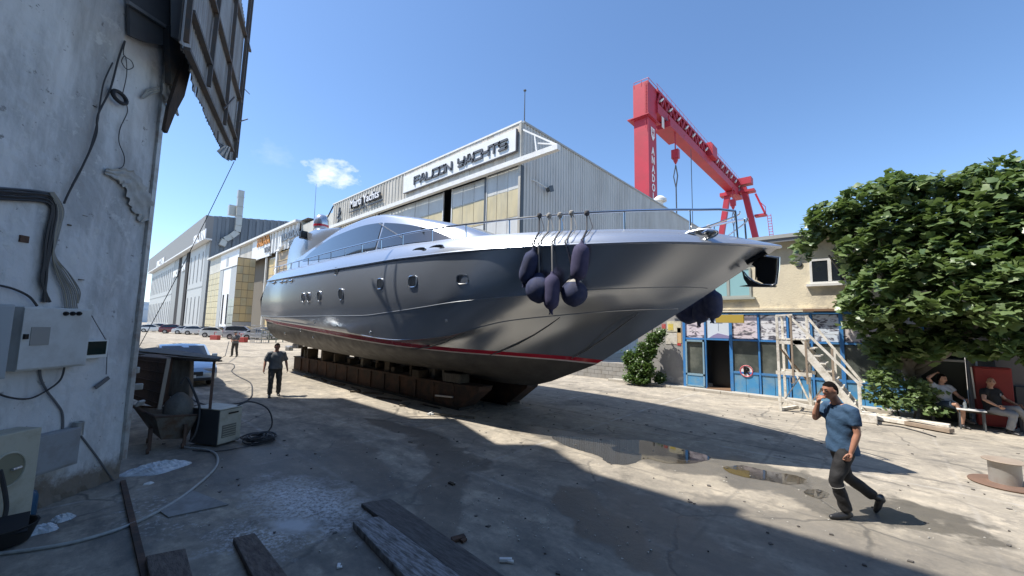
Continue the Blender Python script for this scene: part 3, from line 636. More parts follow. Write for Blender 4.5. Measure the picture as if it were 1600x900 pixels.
# keel block stack and cross beams in the dark between the sledges
for i, x in enumerate((-20.5, -18, -15.5, -13, -10.8)):
    b = MB(); b.box((x-.14, 8.2, .3), (x+.14, 9.45, .6)); tag(obj('cross_beam', b, wood_old, bevel=.01), 'dark timber beam crossing between the two sledges under the keel', 'timber beam', 'cross beams between the sledges')
# loose boards beside the near sledge
boards = [((-11.9,7.15),(1.1,.09,.035),.25,0),((-13.2,7.3),(.75,.16,.05),.5,1),((-14.6,7.35),(.8,.06,.03),-.1,0),((-10.75,7.02),(.45,.2,.05),-.9,2),((-16.1,7.35),(.9,.12,.06),.12,1),((-17.6,7.4),(.7,.10,.05),-.15,0),((-8.55,7.12),(1.25,.07,.05),.42,2),((-13.9,7.0),(.35,.12,.06),.8,1),((-19,7.35),(.8,.14,.06),.2,2),((-10.0,7.45),(.8,.05,.03),.05,0)]
bl = ['thin brown board lying beside the sledge, third from its bow end','short dark plank beside the sledge middle lying askew','thin batten lying parallel to the sledge','broken pale wood offcut beside the sledge near its bow end','dark plank against the sledge foot towards the stern','narrow plank near the stern end of the sledge','long thin grey stick in front of the sledge nose','small dark wood offcut beside the sledge middle','pale plank beside the stern end of the sledge','white painted batten at the foot of the sledge near its bow end']
for (c, sz, rz, k), lb in zip(boards, bl):
    b = MB(); b.rbox((c[0], c[1], sz[2]/2+.004), sz, rz=rz); tag(obj('plank', b, tone[k], bevel=.006), lb, 'plank', 'loose boards beside the sledge')
b = MB(); b.rbox((-9.7, 7.68, .33), (.75, .05, .05), rz=.1, ry=-.05); tag(obj('steel_pipe', b, mat('pale_metal', (.5,.5,.5), rough=.4, metal=.6), bevel=.01), 'short pale square pipe sticking out of the near sledge', 'pipe')
# white stern gear clutter behind the workers
for i, (px, py, sz) in enumerate(((465, 541, .45), (452, 545, .3))):
    p = hY(px, py, 7.4+.3*i); b = MB(); b.rbox((p.x, p.y, p.z), (sz, .25, .2), rz=.3); b.tube([p+Vector((-.5,0,.1)), p+Vector((.6,0,.12))], .05, 8)
    tag(obj('shaft_bracket', b, mat('pale_metal', (0,0,0)), bevel=.02), ['pale metal propeller bracket under the stern of the yacht', 'smaller pale metal fitting beside the propeller bracket'][i], 'bracket')
# ------------------------------------------------------------------ the row of shipyard halls (front on the line Y = 22)
clad_beige = mat('weathered_beige_cladding', (.56, .53, .47), rough=.6, col2=(.42,.40,.35), scale=.5, dirt=(.30,.27,.22), dscale=.9, damt=.55, streak=True)
clad_grey = mat('grey_corrugated_cladding', (.56, .555, .53), rough=.55, col2=(.51,.505,.485), scale=.4, dirt=(.36,.34,.31), dscale=.6, damt=.5, streak=True)
white_trim = mat('white_trim', (.72,.72,.70), rough=.5, dirt=(.5,.48,.44), dscale=2, damt=.4)
white_panel = mat('white_door_panel', (.62,.63,.61), rough=.5, col2=(.54,.55,.53), scale=.7, dirt=(.42,.40,.36), dscale=1.2, damt=.4, streak=True)
fiber = mat('yellowed_translucent_sheet', (.50,.42,.24), rough=.45, col2=(.58,.50,.31), scale=.55, dirt=(.36,.33,.24), dscale=.9, damt=.6, streak=True)
fiber2 = mat('honey_translucent_sheet', (.66,.50,.24), rough=.5, col2=(.56,.44,.24), scale=.8, dirt=(.44,.36,.24), dscale=.9, damt=.5, streak=True)
dark_in = mat('dark_interior', (.02,.02,.022), rough=.9)
dark_frame = mat('dark_grey_steel', (.09,.10,.11), rough=.5, metal=.3)
roof_m = mat('roof_sheet_grey', (.30,.30,.30), rough=.6)
def corr(p0, p1, z0, z1, pitch, depth, nrm, base=.0):
    """trapezoidal sheet between two plan points; z1 may be a function of the run"""
    p0 = Vector((p0[0], p0[1], 0)); p1 = Vector((p1[0], p1[1], 0)); Lh = (p1-p0).length; d = (p1-p0)/Lh; nv = Vector(nrm)
    n = max(int(Lh/pitch), 1); pt = Lh/n; q = MB(); lo = []; hi = []
    for i in range(n):
        for s_, o in ((0, 0), (.45, 0), (.55, 1), (.92, 1)):
            s2_ = (i+s_)*pt; P = p0+d*s2_+nv*(o*depth)
            lo.append(P+Vector((0, 0, z0))); hi.append(P+Vector((0, 0, z1(s2_) if callable(z1) else z1)))
    P = p1; lo.append(P+Vector((0,0,z0))); hi.append(P+Vector((0,0,z1(Lh) if callable(z1) else z1)))
    q.sheet([lo, hi]); return q
# --- hall with two signs ------------------------------------------------
fx0, fx1, fy = -52.8, -19.45, 22.0
hall = thing('boatyard_hall', 'large beige boat hall with two yacht sign boards and grey corrugated side wall', 'boat hall', ((fx0+fx1)/2, 40, 0))
obj('side_wall', corr((fx1, fy+.12), (fx1, 66), 0, lambda s_: 18.28, .38, .06, (1, 0, 0)), clad_grey, hall)
obj('fascia', corr((fx0, fy), (-35.4, fy), 15.25, 18.2, .62, .06, (0, -1, 0)), clad_beige, hall)
# sheets above and below the sign, each its own panel
rp = random.Random(11); base_panels = {}
def panelrow(parent, xs, z0, z1, y, th, mats, name='panel', gap=.015):
    for i in range(len(xs)-1):
        q = MB(); q.box((xs[i]+gap, y-th+rp.uniform(-.008,.008), z0+gap), (xs[i+1]-gap, y, z1-gap)); obj(name, q, mats[rp.randrange(len(mats))], parent)
tonesb = [mat('sheet_beige_%s' % nme, c_, rough=.6, dirt=(.34,.29,.22), dscale=1.1, damt=.5, streak=True) for nme, c_ in (('pale', (.56,.54,.49)), ('grey', (.50,.49,.47)), ('warm', (.58,.52,.44)))]
xs = [-35.35+(15.75)*i/22 for i in range(23)]
panelrow(hall, xs, 17.55, 18.2, fy+.02, .05, tonesb); panelrow(hall, xs[::2]+[xs[-1]], 15.25, 16.05, fy+.02, .05, tonesb)
q = MB(); q.box((-35.35, fy-.02, 16.0), (-19.6, fy+.1, 17.6)); obj('fascia_backing', q, clad_beige, hall)
q = MB(); q.box((fx0, fy-.1, 18.2), (fx1+.08, fy+.2, 18.34)); obj('roof_edge', q, white_trim, hall)
q = MB(); q.box((fx1-.06, fy+.2, 18.25), (fx1+.12, 66, 18.42)); obj('roof_edge', q, mat('grey_trim', (.34,.34,.33), rough=.5), hall)
q = MB(); q.add([(fx0, fy, 18.26), (fx1, fy, 18.26), (fx1, 66, 18.26), (fx0, 66, 18.26)], [(0,1,2,3)]); obj('roof', q, roof_m, hall)
q = MB(); q.box((fx0, fy+1.6, 0), (fx1-.3, fy+1.7, 18.1)); q.box((fx0, fy+.2, 0), (fx0+.15, 66, 18.2)); obj('inner_wall', q, dark_in, hall)
q = MB(); q.box((fx1-.16, fy-.08, 0), (fx1+.06, fy+.14, 18.2)); obj('corner_post', q, clad_beige, hall)
q = MB(); q.box((fx1-.05, fy-.04, 0), (fx1+.10, fy+.3, 14.8)); obj('corner_trim', q, dark_frame, hall)
q = MB(); q.box((-53, fy-.45, 14.83), (-15.7, fy-.05, 15.22)); rl = obj('door_rail_beam', q, white_trim, hall)
q = MB(); q.beam((-15.8, fy-.2, 15.2), (-19.5, fy+.1, 17.75), .12); q.beam((-17.6, fy-.2, 15.9), (-15.9, fy-.2, 15.3), .10); q.beam((-17.75, fy-.15, 15.22), (-18.0, fy-.1, 16.6), .10); obj('beam_brace', q, white_trim, hall)
# big sign board with letters
q = MB(); q.box((-35.3, fy-.30, 15.95), (-19.75, fy-.10, 17.72)); sg = obj('sign_board', q, mat('sign_white', (.74,.75,.74), rough=.45, dirt=(.62,.62,.60), dscale=1.3, damt=.4), hall)
q = MB(); q.box((-35.32, fy-.31, 15.90), (-19.72, fy-.10, 15.95)); q.box((-19.75, fy-.31, 15.90), (-19.69, fy-.10, 17.72)); obj('sign_shadow_rim', q, mat('sign_shadow_dark', (.12,.12,.13), rough=.5), sg)  # dark bottom strip paints the shadow line under the board
STROKES = {  # boxy techno capitals on a 0..1 x 0..1 cell, heavy strokes
 'F': [[(0,0),(0,1),(1,1)],[(0,.5),(.85,.5)]], 'A': [[(0,0),(.42,1),(.62,1),(1,0)],[(.25,.3),(.85,.3)]], 'L': [[(0,1),(0,0),(1,0)]],
 'C': [[(1,1),(.08,1),(0,.85),(0,.15),(.08,0),(1,0)]], 'O': [[(0,.1),(0,.9),(.1,1),(.9,1),(1,.9),(1,.1),(.9,0),(.1,0),(0,.1)]],
 'N': [[(0,0),(0,1),(1,0),(1,1)]], 'Y': [[(0,1),(.05,.5),(1,.5)],[(1,1),(.95,.25),(.8,0),(.1,0)]], 'H': [[(0,0),(0,1)],[(1,0),(1,1)],[(0,.5),(1,.5)]],
 'T': [[(0,1),(1.05,1)],[(.5,1),(.5,0)]], 'S': [[(1,1),(.08,1),(0,.9),(0,.6),(.08,.5),(.92,.5),(1,.4),(1,.1),(.92,0),(0,0)]]}
let_m = mat('sign_letter_grey', (.10,.105,.115), rough=.45, metal=.2)
def letter(ch, x, z, w_, h_, y, th, sw, parent, m):
    q = MB()
    for s_ in STROKES[ch]:
        P = [Vector((x+a*w_, y, z+b*h_)) for a, b in s_]
        for a, b in zip(P[:-1], P[1:]):
            d = (b-a).normalized()*sw*.42; q.beam(a-d, b+d, sw if abs(d.x) < 1e-4 else sw, th, up=(0, -1, 0))
    return obj('letter', q, m, parent)
x0, x1 = hY(646, 288, fy-.5).x, hY(702, 262, fy-.5).x
def word(wd, xa, xb, z, h_):
    n = len(wd); cw = (xb-xa)/(n+ (n-1)*.22)
    for i, ch in enumerate(wd): letter(ch, xa+i*cw*1.22, z, cw, h_, fy-.37, .10, .17, sg, let_m)
zL = hY(646, 288, fy-.5).z
word('FALCON', hY(645.5, 285, fy-.5).x, hY(703.5, 262, fy-.5).x, 16.42, .68)
word('YACHTS', hY(713.5, 262, fy-.5).x, hY(789.5, 240, fy-.5).x, 16.42, .68)
# second sign: free standing letters on the corrugated fascia
def ftext(name, txt, cx, cz, y, size, m, parent, bold=.02, xs=1.0, depth=.1, shear=0):
    mb = text_mb(txt, size, depth, bold, xs, shear); xf(mb, Matrix.Translation((cx, y, cz)) @ Matrix.Rotation(R(90), 4, 'X')); return obj(name, mb, m, parent)
mA, mB = hY(545, 320, fy-.3), hY(597, 303, fy-.3)
ftext('lettering', 'Marti Yachts', (mA.x+mB.x)/2, 16.95, fy-.22, 1.35, mat('letter_side_dark', (.05,.06,.08), rough=.5), hall, .045, (mB.x-mA.x)/7.9, .16)
ftext('lettering', 'Marti Yachts', (mA.x+mB.x)/2-.05, 16.99, fy-.36, 1.35, mat('letter_face_white', (.75,.75,.76), rough=.4), hall, .012, (mB.x-mA.x)/7.9, .08)
q = MB(); xm = (mA.x+mB.x)/2-1.0
q.box((mA.x, fy-.25, 16.12), (xm-.5, fy-.15, 16.22)); q.box((xm+1.6, fy-.25, 16.12), (mB.x, fy-.15, 16.22))
q.beam((xm-.3, fy-.2, 15.98), (xm+.25, fy-.2, 16.26), .11); q.beam((xm+.25, fy-.2, 16.26), (xm+.55, fy-.2, 16.08), .11); q.beam((xm+.55, fy-.2, 16.08), (xm+.95, fy-.2, 16.36), .11); q.beam((xm+.95, fy-.2, 16.36), (xm+1.45, fy-.2, 15.95), .11)
obj('sign_underline', q, mat('letter_side_dark', (0,0,0)), hall)
# small bent emblem at the far end of the fascia
e0 = hY(529, 335, fy-.2); q = MB()
for k, (dx, dz, ln, an_) in enumerate(((0,.9,1.0,1.4),(.1,.45,.9,.5),(-.1,.1,1.1,.9),(.15,-.3,1.0,-.4),(-.2,-.7,.9,1.1))):
    q.beam((e0.x+dx-ln*.5*math.cos(an_), fy-.12, 16.2+dz-ln*.3*math.sin(an_)), (e0.x+dx+ln*.5*math.cos(an_), fy-.12, 16.2+dz+ln*.3*math.sin(an_)), .16)
obj('emblem', q, mat('letter_side_dark', (0,0,0)), hall)
# sliding doors: frames with rows of sheets
def leaf(name, xa, xb, y, parent, rows, cols=4, frame_m=white_trim, thick=.12):
    q = MB(); q.box((xa, y, 0), (xb, y+thick*.5, rows[-1][1])); lf = obj(name, q, frame_m, parent)
    for (za, zb, mm) in rows:
        for c in range(cols):
            a = xa+(xb-xa)*c/cols; b = xa+(xb-xa)*(c+1)/cols; p = MB(); p.box((a+.035, y-.045+rp.uniform(-.012,.012), za+.03), (b-.035, y-.004, zb-.03)); obj('panel', p, mm, lf)
    q = MB(); q.box((xa-.05, y-.10, 0), (xa+.06, y-.0, rows[-1][1])); q.box((xb-.06, y-.10, 0), (xb+.05, y, rows[-1][1])); obj('stile', q, frame_m, lf)
    return lf
rowsF = [(0, 2.2, white_panel), (2.2, 5.0, fiber), (5.0, 7.7, fiber), (7.7, 8.6, white_panel), (8.6, 10.9, white_panel), (10.9, 13.1, fiber), (13.1, 14.9, white_panel)]
leaf('sliding_door', -40.8, -29.3, fy+.35, hall, rowsF, 5)
leaf('sliding_door', -28.0, -23.55, fy+.35, hall, rowsF, 3)
leaf('sliding_door', -23.3, -19.7, fy+.2, hall, rowsF, 3)
leaf('sliding_door', -52.5, -41.1, fy+.2, hall, rowsF, 5)
q = MB(); q.box((-23.55, fy+.1, 0), (-23.3, fy+.4, 14.9)); obj('door_post', q, dark_frame, hall)
# arm lamp and lightning rod
lp = hX(848, 299, fx1+.05); lamp = thing('wall_lamp', 'small floodlight on a long arm on the grey corrugated side wall', 'lamp', (fx1, 24.8, 13.5))
q = MB(); q.tube([(fx1, 23.1, 14.0), (fx1+.2, 23.6, 13.95), (fx1+.5, 24.7, 13.62)], .045, 6); obj('arm', q, white_trim, lamp)
q = MB(); q.rbox((fx1+.55, 24.95, 13.6), (.35, .5, .35), rx=.5); q.rbox((fx1+.5, 25.3, 13.75), (.05,.5,.5), rx=.4); obj('lamp_head', q, dark_frame, lamp)
rod = thing('lightning_rod', 'thin lightning rod standing on the corner of the beige hall roof', 'lightning rod', (fx1-.4, fy+.8, 18.3))
q = MB(); q.tube([(fx1-.4, fy+.8, 18.2), (fx1-.4, fy+.8, 21.3)], [.05, .03], 6); obj('pole', q, dark_frame, rod); q = MB(); q.lathe([(.02,0),(.12,.05),(.12,.12),(.02,.2)], (fx1-.4, fy+.8, 21.3), 8); obj('tip', q, dark_frame, rod)
v0 = hY(1031, 318, 50); vent = thing('roof_vent', 'white mushroom vent pipe rising behind the grey side wall near the crane leg', 'vent', (v0.x, 50, 10))
q = MB(); q.lathe([(.42,-8),(.42,1.5),(.46,1.6)], (v0.x, 50, v0.z-1.2), 14); obj('pipe', q, white_trim, vent, smooth=True)
q = MB(); q.lathe([(.45,0),(.85,.15),(.85,.45),(.4,.85),(.1,.9)], (v0.x, 50, v0.z+.1), 14); obj('cowl', q, white_trim, vent, smooth=True)
# --- hall with yellow screens -------------------------------------------
wx0, wx1 = -124.0, -61.4
wh = thing('boatyard_hall', 'pale mixed hall with yellow translucent screens and an open gate', 'boat hall', ((wx0+wx1)/2, 35, 0))
cream = mat('cream_panel', (.55,.54,.48), rough=.6, dirt=(.42,.40,.35), dscale=.5, damt=.5); pale = mat('pale_panel', (.72,.73,.73), rough=.5); gpan = mat('grey_panel', (.38,.39,.39), rough=.5)
q = MB(); q.box((wx0, fy+1.5, 0), (wx1, fy+1.6, 17.8)); obj('inner_wall', q, mat('hall_inside', (.16,.14,.11), rough=.9), wh)
q = MB(); q.box((wx0-.5, fy-.7, 17.75), (-64.3, fy+1.5, 18.1)); obj('roof_edge', q, white_trim, wh)
q = MB(); q.add([(wx0, fy, 18.0), (wx1, fy, 18.0), (wx1, 60, 18.0), (wx0, 60, 18.0)], [(0,1,2,3)]); obj('roof', q, roof_m, wh)
q = MB(); q.box((-64.35, fy+.2, 0), (-64.15, 60, 18)); q.box((-64.2, fy+.3, 0), (fx0-.02, fy+.6, 17.4)); obj('side_wall', q, cream, wh)
def block(nm, a, b, z0, z1, mm, y=fy, th=.35): q = MB(); q.box((a+.03, y-.02, z0), (b-.03, y+th, z1)); return obj(nm, q, mm, wh)
block('panel', -124, -112.6, 14.0, 17.7, cream); block('panel', -112.4, -96.9, 14.2, 17.7, pale, fy-.12)
block('panel', -96.7, -88, 13.9, 17.7, clad_beige); block('panel', -87.8, -77.3, 13.9, 17.7, pale, fy-.15)
obj('fascia', corr((-77.2, fy), (-64.4, fy), 14.2, 17.7, 1.5, .25, (0,-1,0)), white_trim, wh)
for i in range(10):
    for j in range(6): q = MB(); q.box((-124+j*1.9+.04, fy-.02, .1+i*1.39), (-124+(j+1)*1.9-.04, fy+.08, 1.42+i*1.39)); obj('screen_sheet', q, fiber, wh)
block('pillar', -112.5, -109.4, 0, 14.1, gpan, fy-.05); block('panel', -109.3, -102.9, 0, 14.1, pale, fy+.02); block('pillar', -102.8, -97.5, 5.5, 14.1, gpan); block('panel', -97.4, -95.2, 5.4, 13.9, cream, fy+.05)
for k, a in enumerate((-107.9, -104.1)): q = MB(); q.box((a, fy-.12, 1.8), (a+.7, fy-.0, 8.3)); obj('window_slit', q, dark_in, wh)
q = MB(); q.box((-107, fy-.18, 14.6), (-105.2, fy-.1, 16.6)); obj('window_slit', q, gpan, wh)
for i in range(4):
    for j in range(3): q = MB(); q.box((-102.8+j*2.55+.05, fy-.1, .3+i*1.75), (-102.8+(j+1)*2.55-.05, fy+.02, 1.95+i*1.75)); obj('window_pane', q, mat('grey_glass', (.28,.30,.28), rough=.3), wh)
for a_, b_ in (((-95.2, fy-.02, 0), (-94.9, fy+.3, 13.9)), ((-84.6, fy-.1, 13.9), (-77.3, fy+.2, 14.1)), ((-79.6, fy-.05, 0), (-79.3, fy+.2, 13.9))): obj('gate_frame', MB().box(a_, b_), white_trim, wh)
# gate leaf swung out into the yard
gl_ = obj('gate_leaf', MB().box((-84.62, 18.9, 2.35), (-84.5, 21.75, 14.05)), mat('gate_frame_brown', (.22,.17,.10), rough=.6), wh)
for i in range(8):
    for j in range(3):
        q = MB(); q.box((-84.5, 18.94+j*.94, 2.45+i*1.44), (-84.44, 18.94+(j+1)*.94-.05, 2.45+(i+1)*1.44-.09)); obj('panel', q, fiber2 if (i+j) % 3 else fiber, gl_)
q = MB(); q.box((-84.66, 18.85, .1), (-84.46, 21.8, 2.35)); obj('gate_base', q, gpan, gl_)
g2 = obj('gate_leaf', MB().box((-79.2, fy+.5, 0), (-74.2, fy+.6, 13.7)), white_trim, wh)
for i in range(9):
    for j in range(2): q = MB(); q.box((-79.1+j*2.5, fy+.42, .1+i*1.5), (-79.1+(j+1)*2.5-.15, fy+.5, 1.45+i*1.5)); obj('panel', q, fiber2, g2)
rdoor = obj('roller_door', MB().box((-73.5, fy+.15, 0), (-64.6, fy+.3, 14.1)), mat('brown_roller_door', (.34,.27,.19), rough=.6), wh)
for i in range(10): q = MB(); q.box((-73.5, fy+.08, 1.38+i*1.4), (-64.6, fy+.15, 1.46+i*1.4)); obj('slat_joint', q, fiber2, rdoor)
q = MB(); q.box((-74.1, fy-.1, 0), (-73.5, fy+.3, 14.2)); obj('pillar', q, pale, wh)
ca = hY(412, 382, fy-.3)
ftext('lettering', 'PRUVA', ca.x-.4, ca.z+.55, fy-.3, 2.0, mat('orange_letters', (.55,.22,.02), rough=.5), wh, .08, 1.15); ftext('lettering', 'YAT', ca.x+2.2, ca.z-1.2, fy-.3, 1.2, mat('grey_letters', (.15,.16,.18), rough=.5), wh, .05, 1.5)
cb_ = hY(453, 372, fy-.4); ftext('lettering', 'YILDIZLAR', cb_.x-.1, cb_.z+.45, fy-.42, 1.6, mat('steel_blue_letters', (.12,.15,.19), rough=.5), wh, .06, 1.05); ftext('lettering', 'SERVIS', cb_.x+1.5, cb_.z-.95, fy-.42, 1.1, mat('steel_blue_letters', (0,0,0)), wh, .04, 1.1)
eb = hY(437, 380, fy-.4); q = MB(); q.prism([(eb.x-.3, fy-.4, eb.z-.6), (eb.x+.9, fy-.4, eb.z-.6), (eb.x+.3, fy-.4, eb.z+1.7)], (0,.1,0)); q.tube([(eb.x-1.4, fy-.35, eb.z-1.1), (eb.x+.2, fy-.35, eb.z-1.25), (eb.x+1.8, fy-.35, eb.z-.4)], .18, 6); obj('emblem', q, pale, wh)
# --- grey superyacht hall ------------------------------------------------
gx0, gx1 = -243.0, -126.0
gh = thing('boatyard_hall', 'tallest dark grey hall with white lettering and a duct on its side', 'boat hall', ((gx0+gx1)/2, 60, 0))
gfas = mat('grey_fascia', (.235,.235,.23), rough=.6); gside = mat('blue_grey_cladding', (.17,.20,.23), rough=.55, metal=.1, dirt=(.22,.25,.28), dscale=.2, damt=.5, streak=True); gdoor = mat('light_grey_door', (.44,.45,.45), rough=.5); gdark = mat('mid_grey_door', (.27,.275,.275), rough=.5)
q = MB(); q.box((gx0, fy-1.5, 23.6), (gx1, fy+.2, 29.6)); obj('fascia', q, gfas, gh); q = MB(); q.box((gx0, fy-1.6, 23.2), (gx1+.2, fy+.2, 23.6)); obj('fascia_trim', q, pale, gh)
obj('side_wall', corr((gx1, fy+.2), (gx1, 95), 0, lambda s_: 29.7+min(s_, 26)*.13 if s_ < 26 else 33.1-(s_-26)*.0, 1.7, .35, (1, 0, 0)), gside, gh)
q = MB(); q.box((gx0, fy+.4, 0), (gx1-.3, fy+.5, 29.4)); obj('front_wall', q, gfas, gh)
q = MB(); q.add([(gx0, fy, 29.6), (gx1, fy, 29.6), (gx1, 48, 33), (gx0, 48, 33)], [(0,1,2,3)]); obj('roof', q, roof_m, gh)
def gl(nm, a, b, mm, split=True):
    ws = obj(nm, MB().box((a, fy-.1, 0), (b, fy+.3, 23.1)), mm, gh)
    if split:
        q = MB(); q.box((a, fy-.16, 11.3), (b, fy-.1, 11.6)); obj('joint', q, gdark, ws)
        n = int((b-a)/4.5)
        for i in range(n):
            for z in (1.5, 13.0): q = MB(); c = a+(i+.5)*(b-a)/n; q.box((c-.35, fy-.2, z), (c+.35, fy-.1, z+(7.5 if z < 5 else 8))); obj('window_slit', q, gdark, ws)
gl('hangar_door', gx0+2, -180.5, gdoor); gl('hangar_door', -180, -171.5, gdark, False); q = MB(); q.box((-171.4, fy-.05, 0), (-160.5, fy+.3, 23.1)); obj('door_gap', q, dark_in, gh)
gl('hangar_door', -165.5, -156.5, gdark, False); q = MB(); q.box((-156.4, fy-.35, 0), (-152.2, fy+.3, 23.1)); obj('door_gap', q, dark_in, gh); gl('hangar_door', -152.0, -130.8, gdoor); gl('hangar_door', -130.5, -126.3, gdark, False)
wl = mat('white_letters', (.8,.8,.8), rough=.4)
t0 = hY(312, 372, fy-1.6); ftext('lettering', 'SNCI RN', t0.x, t0.z, fy-1.65, 3.4, wl, gh, .14, 1.15, .2); t0 = hY(251, 411, fy-1.6); ftext('lettering', 'SNCI RN', t0.x, t0.z, fy-1.65, 3.4, wl, gh, .14, 1.5, .2)
ftext('lettering', 'SNCI', -174.5, 18.0, fy-.3, 3.0, wl, gh, .14, 1.3, .2); ftext('lettering', 'RN', -160, 19.0, fy-.3, 3.4, wl, gh, .14, 1.3, .2)
# galvanised duct on the side of the grey hall
dx = gx1+1.2; dm_ = mat('galvanised_duct', (.50,.50,.46), rough=.4, metal=.5, dirt=(.4,.39,.35), dscale=.3, damt=.5)
duct = thing('exhaust_duct', 'square galvanised exhaust duct bending down the side of the grey hall', 'duct', (dx, 27, 24))
path = [(dx, 27.3, 39.0), (dx, 27.3, 35.6), (dx, 27.3, 32.0), (dx, 27.3, 28.4), (dx, 27.2, 25.8), (dx, 25.6, 24.0), (dx, 23.9, 22.6), (dx, 23.2, 20.8)]
path = [(dx, 27.3, 35.8), (dx, 27.3, 33.1), (dx, 27.3, 30.5), (dx, 27.3, 27.9), (dx, 27.2, 26.2), (dx, 25.9, 24.7), (dx, 24.6, 23.6), (dx, 24.1, 21.9)]
for a, b in zip(path[:-1], path[1:]):
    q = MB(); a_, b_ = Vector(a), Vector(b); q.beam(a_, b_.lerp(a_, .03), 1.35, 1.35); q.beam(a_, a_.lerp(b_, .06), 1.5, 1.5); obj('duct_section', q, dm_, duct)
for a_, b_ in (((dx-2.5, 25.2, 30.8), (dx-.9, 26.8, 33.5)), ((dx-.7, 26.6, 35.8), (dx+.6, 28, 37.6))): obj('fan_housing', MB().box(a_, b_), dm_, duct)

# ------------------------------------------------------------------ red gantry crane
red = mat('crane_red', (.46, .022, .045), rough=.5, col2=(.40,.022,.04), scale=.3, dirt=(.30,.03,.04), dscale=.25, damt=.5)
redd = mat('crane_red', (0,0,0))
cr = thing('gantry_crane', 'tall red shipyard gantry crane with white vertical lettering on its leg', 'crane', (-26.6, 80, 0))
q = MB(); q.box((-28.0, 60, 0), (-25.55, 63.2, 37.0)); lg = obj('main_leg', q, red, cr)
q = MB(); q.box((-28.3, 59.7, 37.0), (-25.3, 63.5, 37.4)); q.box((-28.9, 59.4, 37.15), (-25.2, 64.2, 37.3)); obj('platform', q, red, cr)
q = MB(); q.box((-28.05, 59.9, 37.4), (-25.5, 63.4, 43.2)); q.lathe([(.7,43.2),(.7,43.8),(.3,44.1)], (-27.0, 61.5, 0), 12); obj('leg_head', q, red, cr)
q = MB()
for k in range(22): q.box((-25.9, 59.72, 37.4+k*.26), (-25.5, 59.78, 37.45+k*.26))
q.box((-25.95, 59.70, 35.1), (-25.9, 59.76, 42.8)); q.box((-25.5, 59.70, 35.1), (-25.45, 59.76, 42.8)); obj('ladder', q, redd, cr)
q = MB(); q.tube([(-27.9,59.9,43.6),(-25.4,59.9,43.6),(-25.4,64,43.6)], .05, 5); [q.tube([(x,59.9,42.6),(x,59.9,43.6)], .05, 5) for x in (-27.9,-26.6,-25.4)]; obj('railing', q, redd, cr)
# box girder with openings along its upper web
q = MB(); q.box((-27.2, 63.2, 38.9), (-25.2, 122, 40.6)); q.box((-27.2, 63.2, 42.7), (-25.2, 122, 43.2)); q.box((-27.2, 63.2, 40.6), (-27.05, 122, 42.7)); obj('girder', q, red, cr)
for k in range(30):
    y = 63.2+k*1.96; q = MB(); q.beam((-25.3, y, 40.6), (-25.3, y+.98, 42.7), .26); q.beam((-25.3, y+.98, 42.7), (-25.3, y+1.96, 40.6), .26); obj('lattice_bay', q, red, cr)
for k in range(14): q = MB(); q.beam((-25.1, 64+k*4.1, 41.2), (-25.05, 65.2+k*4.1, 42.2), .28); obj('web_plate', q, white_trim, cr)
q = MB(); q.tube([(-25.3, 63, 44.1), (-25.3, 122, 44.1)], .03, 5); [q.tube([(-25.3, 63.3+k*2.1, 43.2), (-25.3, 63.3+k*2.1, 44.1)], .03, 4) for k in range(28)]; obj('railing', q, redd, cr)
q = MB(); q.box((-27.3, 66.5, 37.6), (-24.4, 73.5, 38.7)); q.box((-27.1, 66, 38.7), (-26.9, 74, 39.3)); q.box((-24.6, 66, 38.7), (-24.4, 74, 39.3)); obj('lower_trolley', q, red, cr)
q = MB(); q.box((-25.15, 64.6, 36.9), (-25.1, 65.6, 38.8)); obj('white_plate', q, white_trim, cr)
q = MB(); q.box((-27.2, 92, 43.2), (-24.9, 96.5, 44.4)); q.box((-25.2, 90.5, 40.6), (-24.2, 94, 43.3)); obj('upper_trolley', q, red, cr)
for y, zt in ((69.5, 37.6), (108.5, 38.5)):
    q = MB(); q.tube([(-24.7, y, zt), (-24.7, y, zt-3)], .12, 5); q.rbox((-24.7, y, zt-4), (1.2, .9, 1.6)); q.lathe([(.05,-1.5),(.4,-.8),(.45,.3),(.2,.9)], (-24.7, y, zt-4.4), 10); hk = obj('hook_block', q, red, cr)
    q = MB(); q.tube([(-24.7, y, zt-6), (-24.4, y, zt-8), (-24.7, y, zt-10), (-24.7, y, zt-28)], .12, 5); q.tube([(-24.7, y, zt-6), (-25.1, y, zt-8), (-24.75, y, zt-10)], .1, 5); obj('sling', q, dark_frame, hk)
for xx, yy in ((-24.3, 76.5), (-24.9, 78.5)):
    q = MB(); q.tube([(xx, yy, 37), (xx, yy, 8)], .05, 4); obj('hoist_wire', q, dark_frame, cr)
q = MB(); q.beam((-26.8, 113, 38.9), (-33.4, 113, 0), 1.25, 1.25); q.box((-28.6, 112, 37.8), (-24.9, 114.4, 38.7)); obj('far_leg', q, red, cr)
q = MB(); q.beam((-24.2, 118, 41), (-17.4, 118, 0), 1.35, 1.35); q.box((-26, 117, 41.6), (-22.2, 119.5, 43.4)); q.box((-25.1, 117, 39.4), (-21.6, 119.5, 40.0)); obj('far_leg', q, red, cr)
q = MB(); q.box((-21.9, 117.5, 32.5), (-19.3, 119.5, 33.0)); q.tube([(-21.4,117.5,38.5),(-19.5,117.5,33)], .25, 5); q.tube([(-19.3,117.5,33.0),(-19.3,117.5,34.6),(-20.4,117.5,36)], .08, 4)
for k in range(44): q.box((-19.0+k*.045, 117.4, 32-k*.7), (-18.2+k*.045, 117.5, 32.12-k*.7))
q.tube([(-19.0,117.4,32.5),(-17.1,117.4,0)], .06, 4); q.tube([(-18.2,117.4,32.5),(-16.2,117.4,0)], .06, 4); obj('access_ladder', q, redd, cr)
lw = mat('white_letters', (0,0,0))
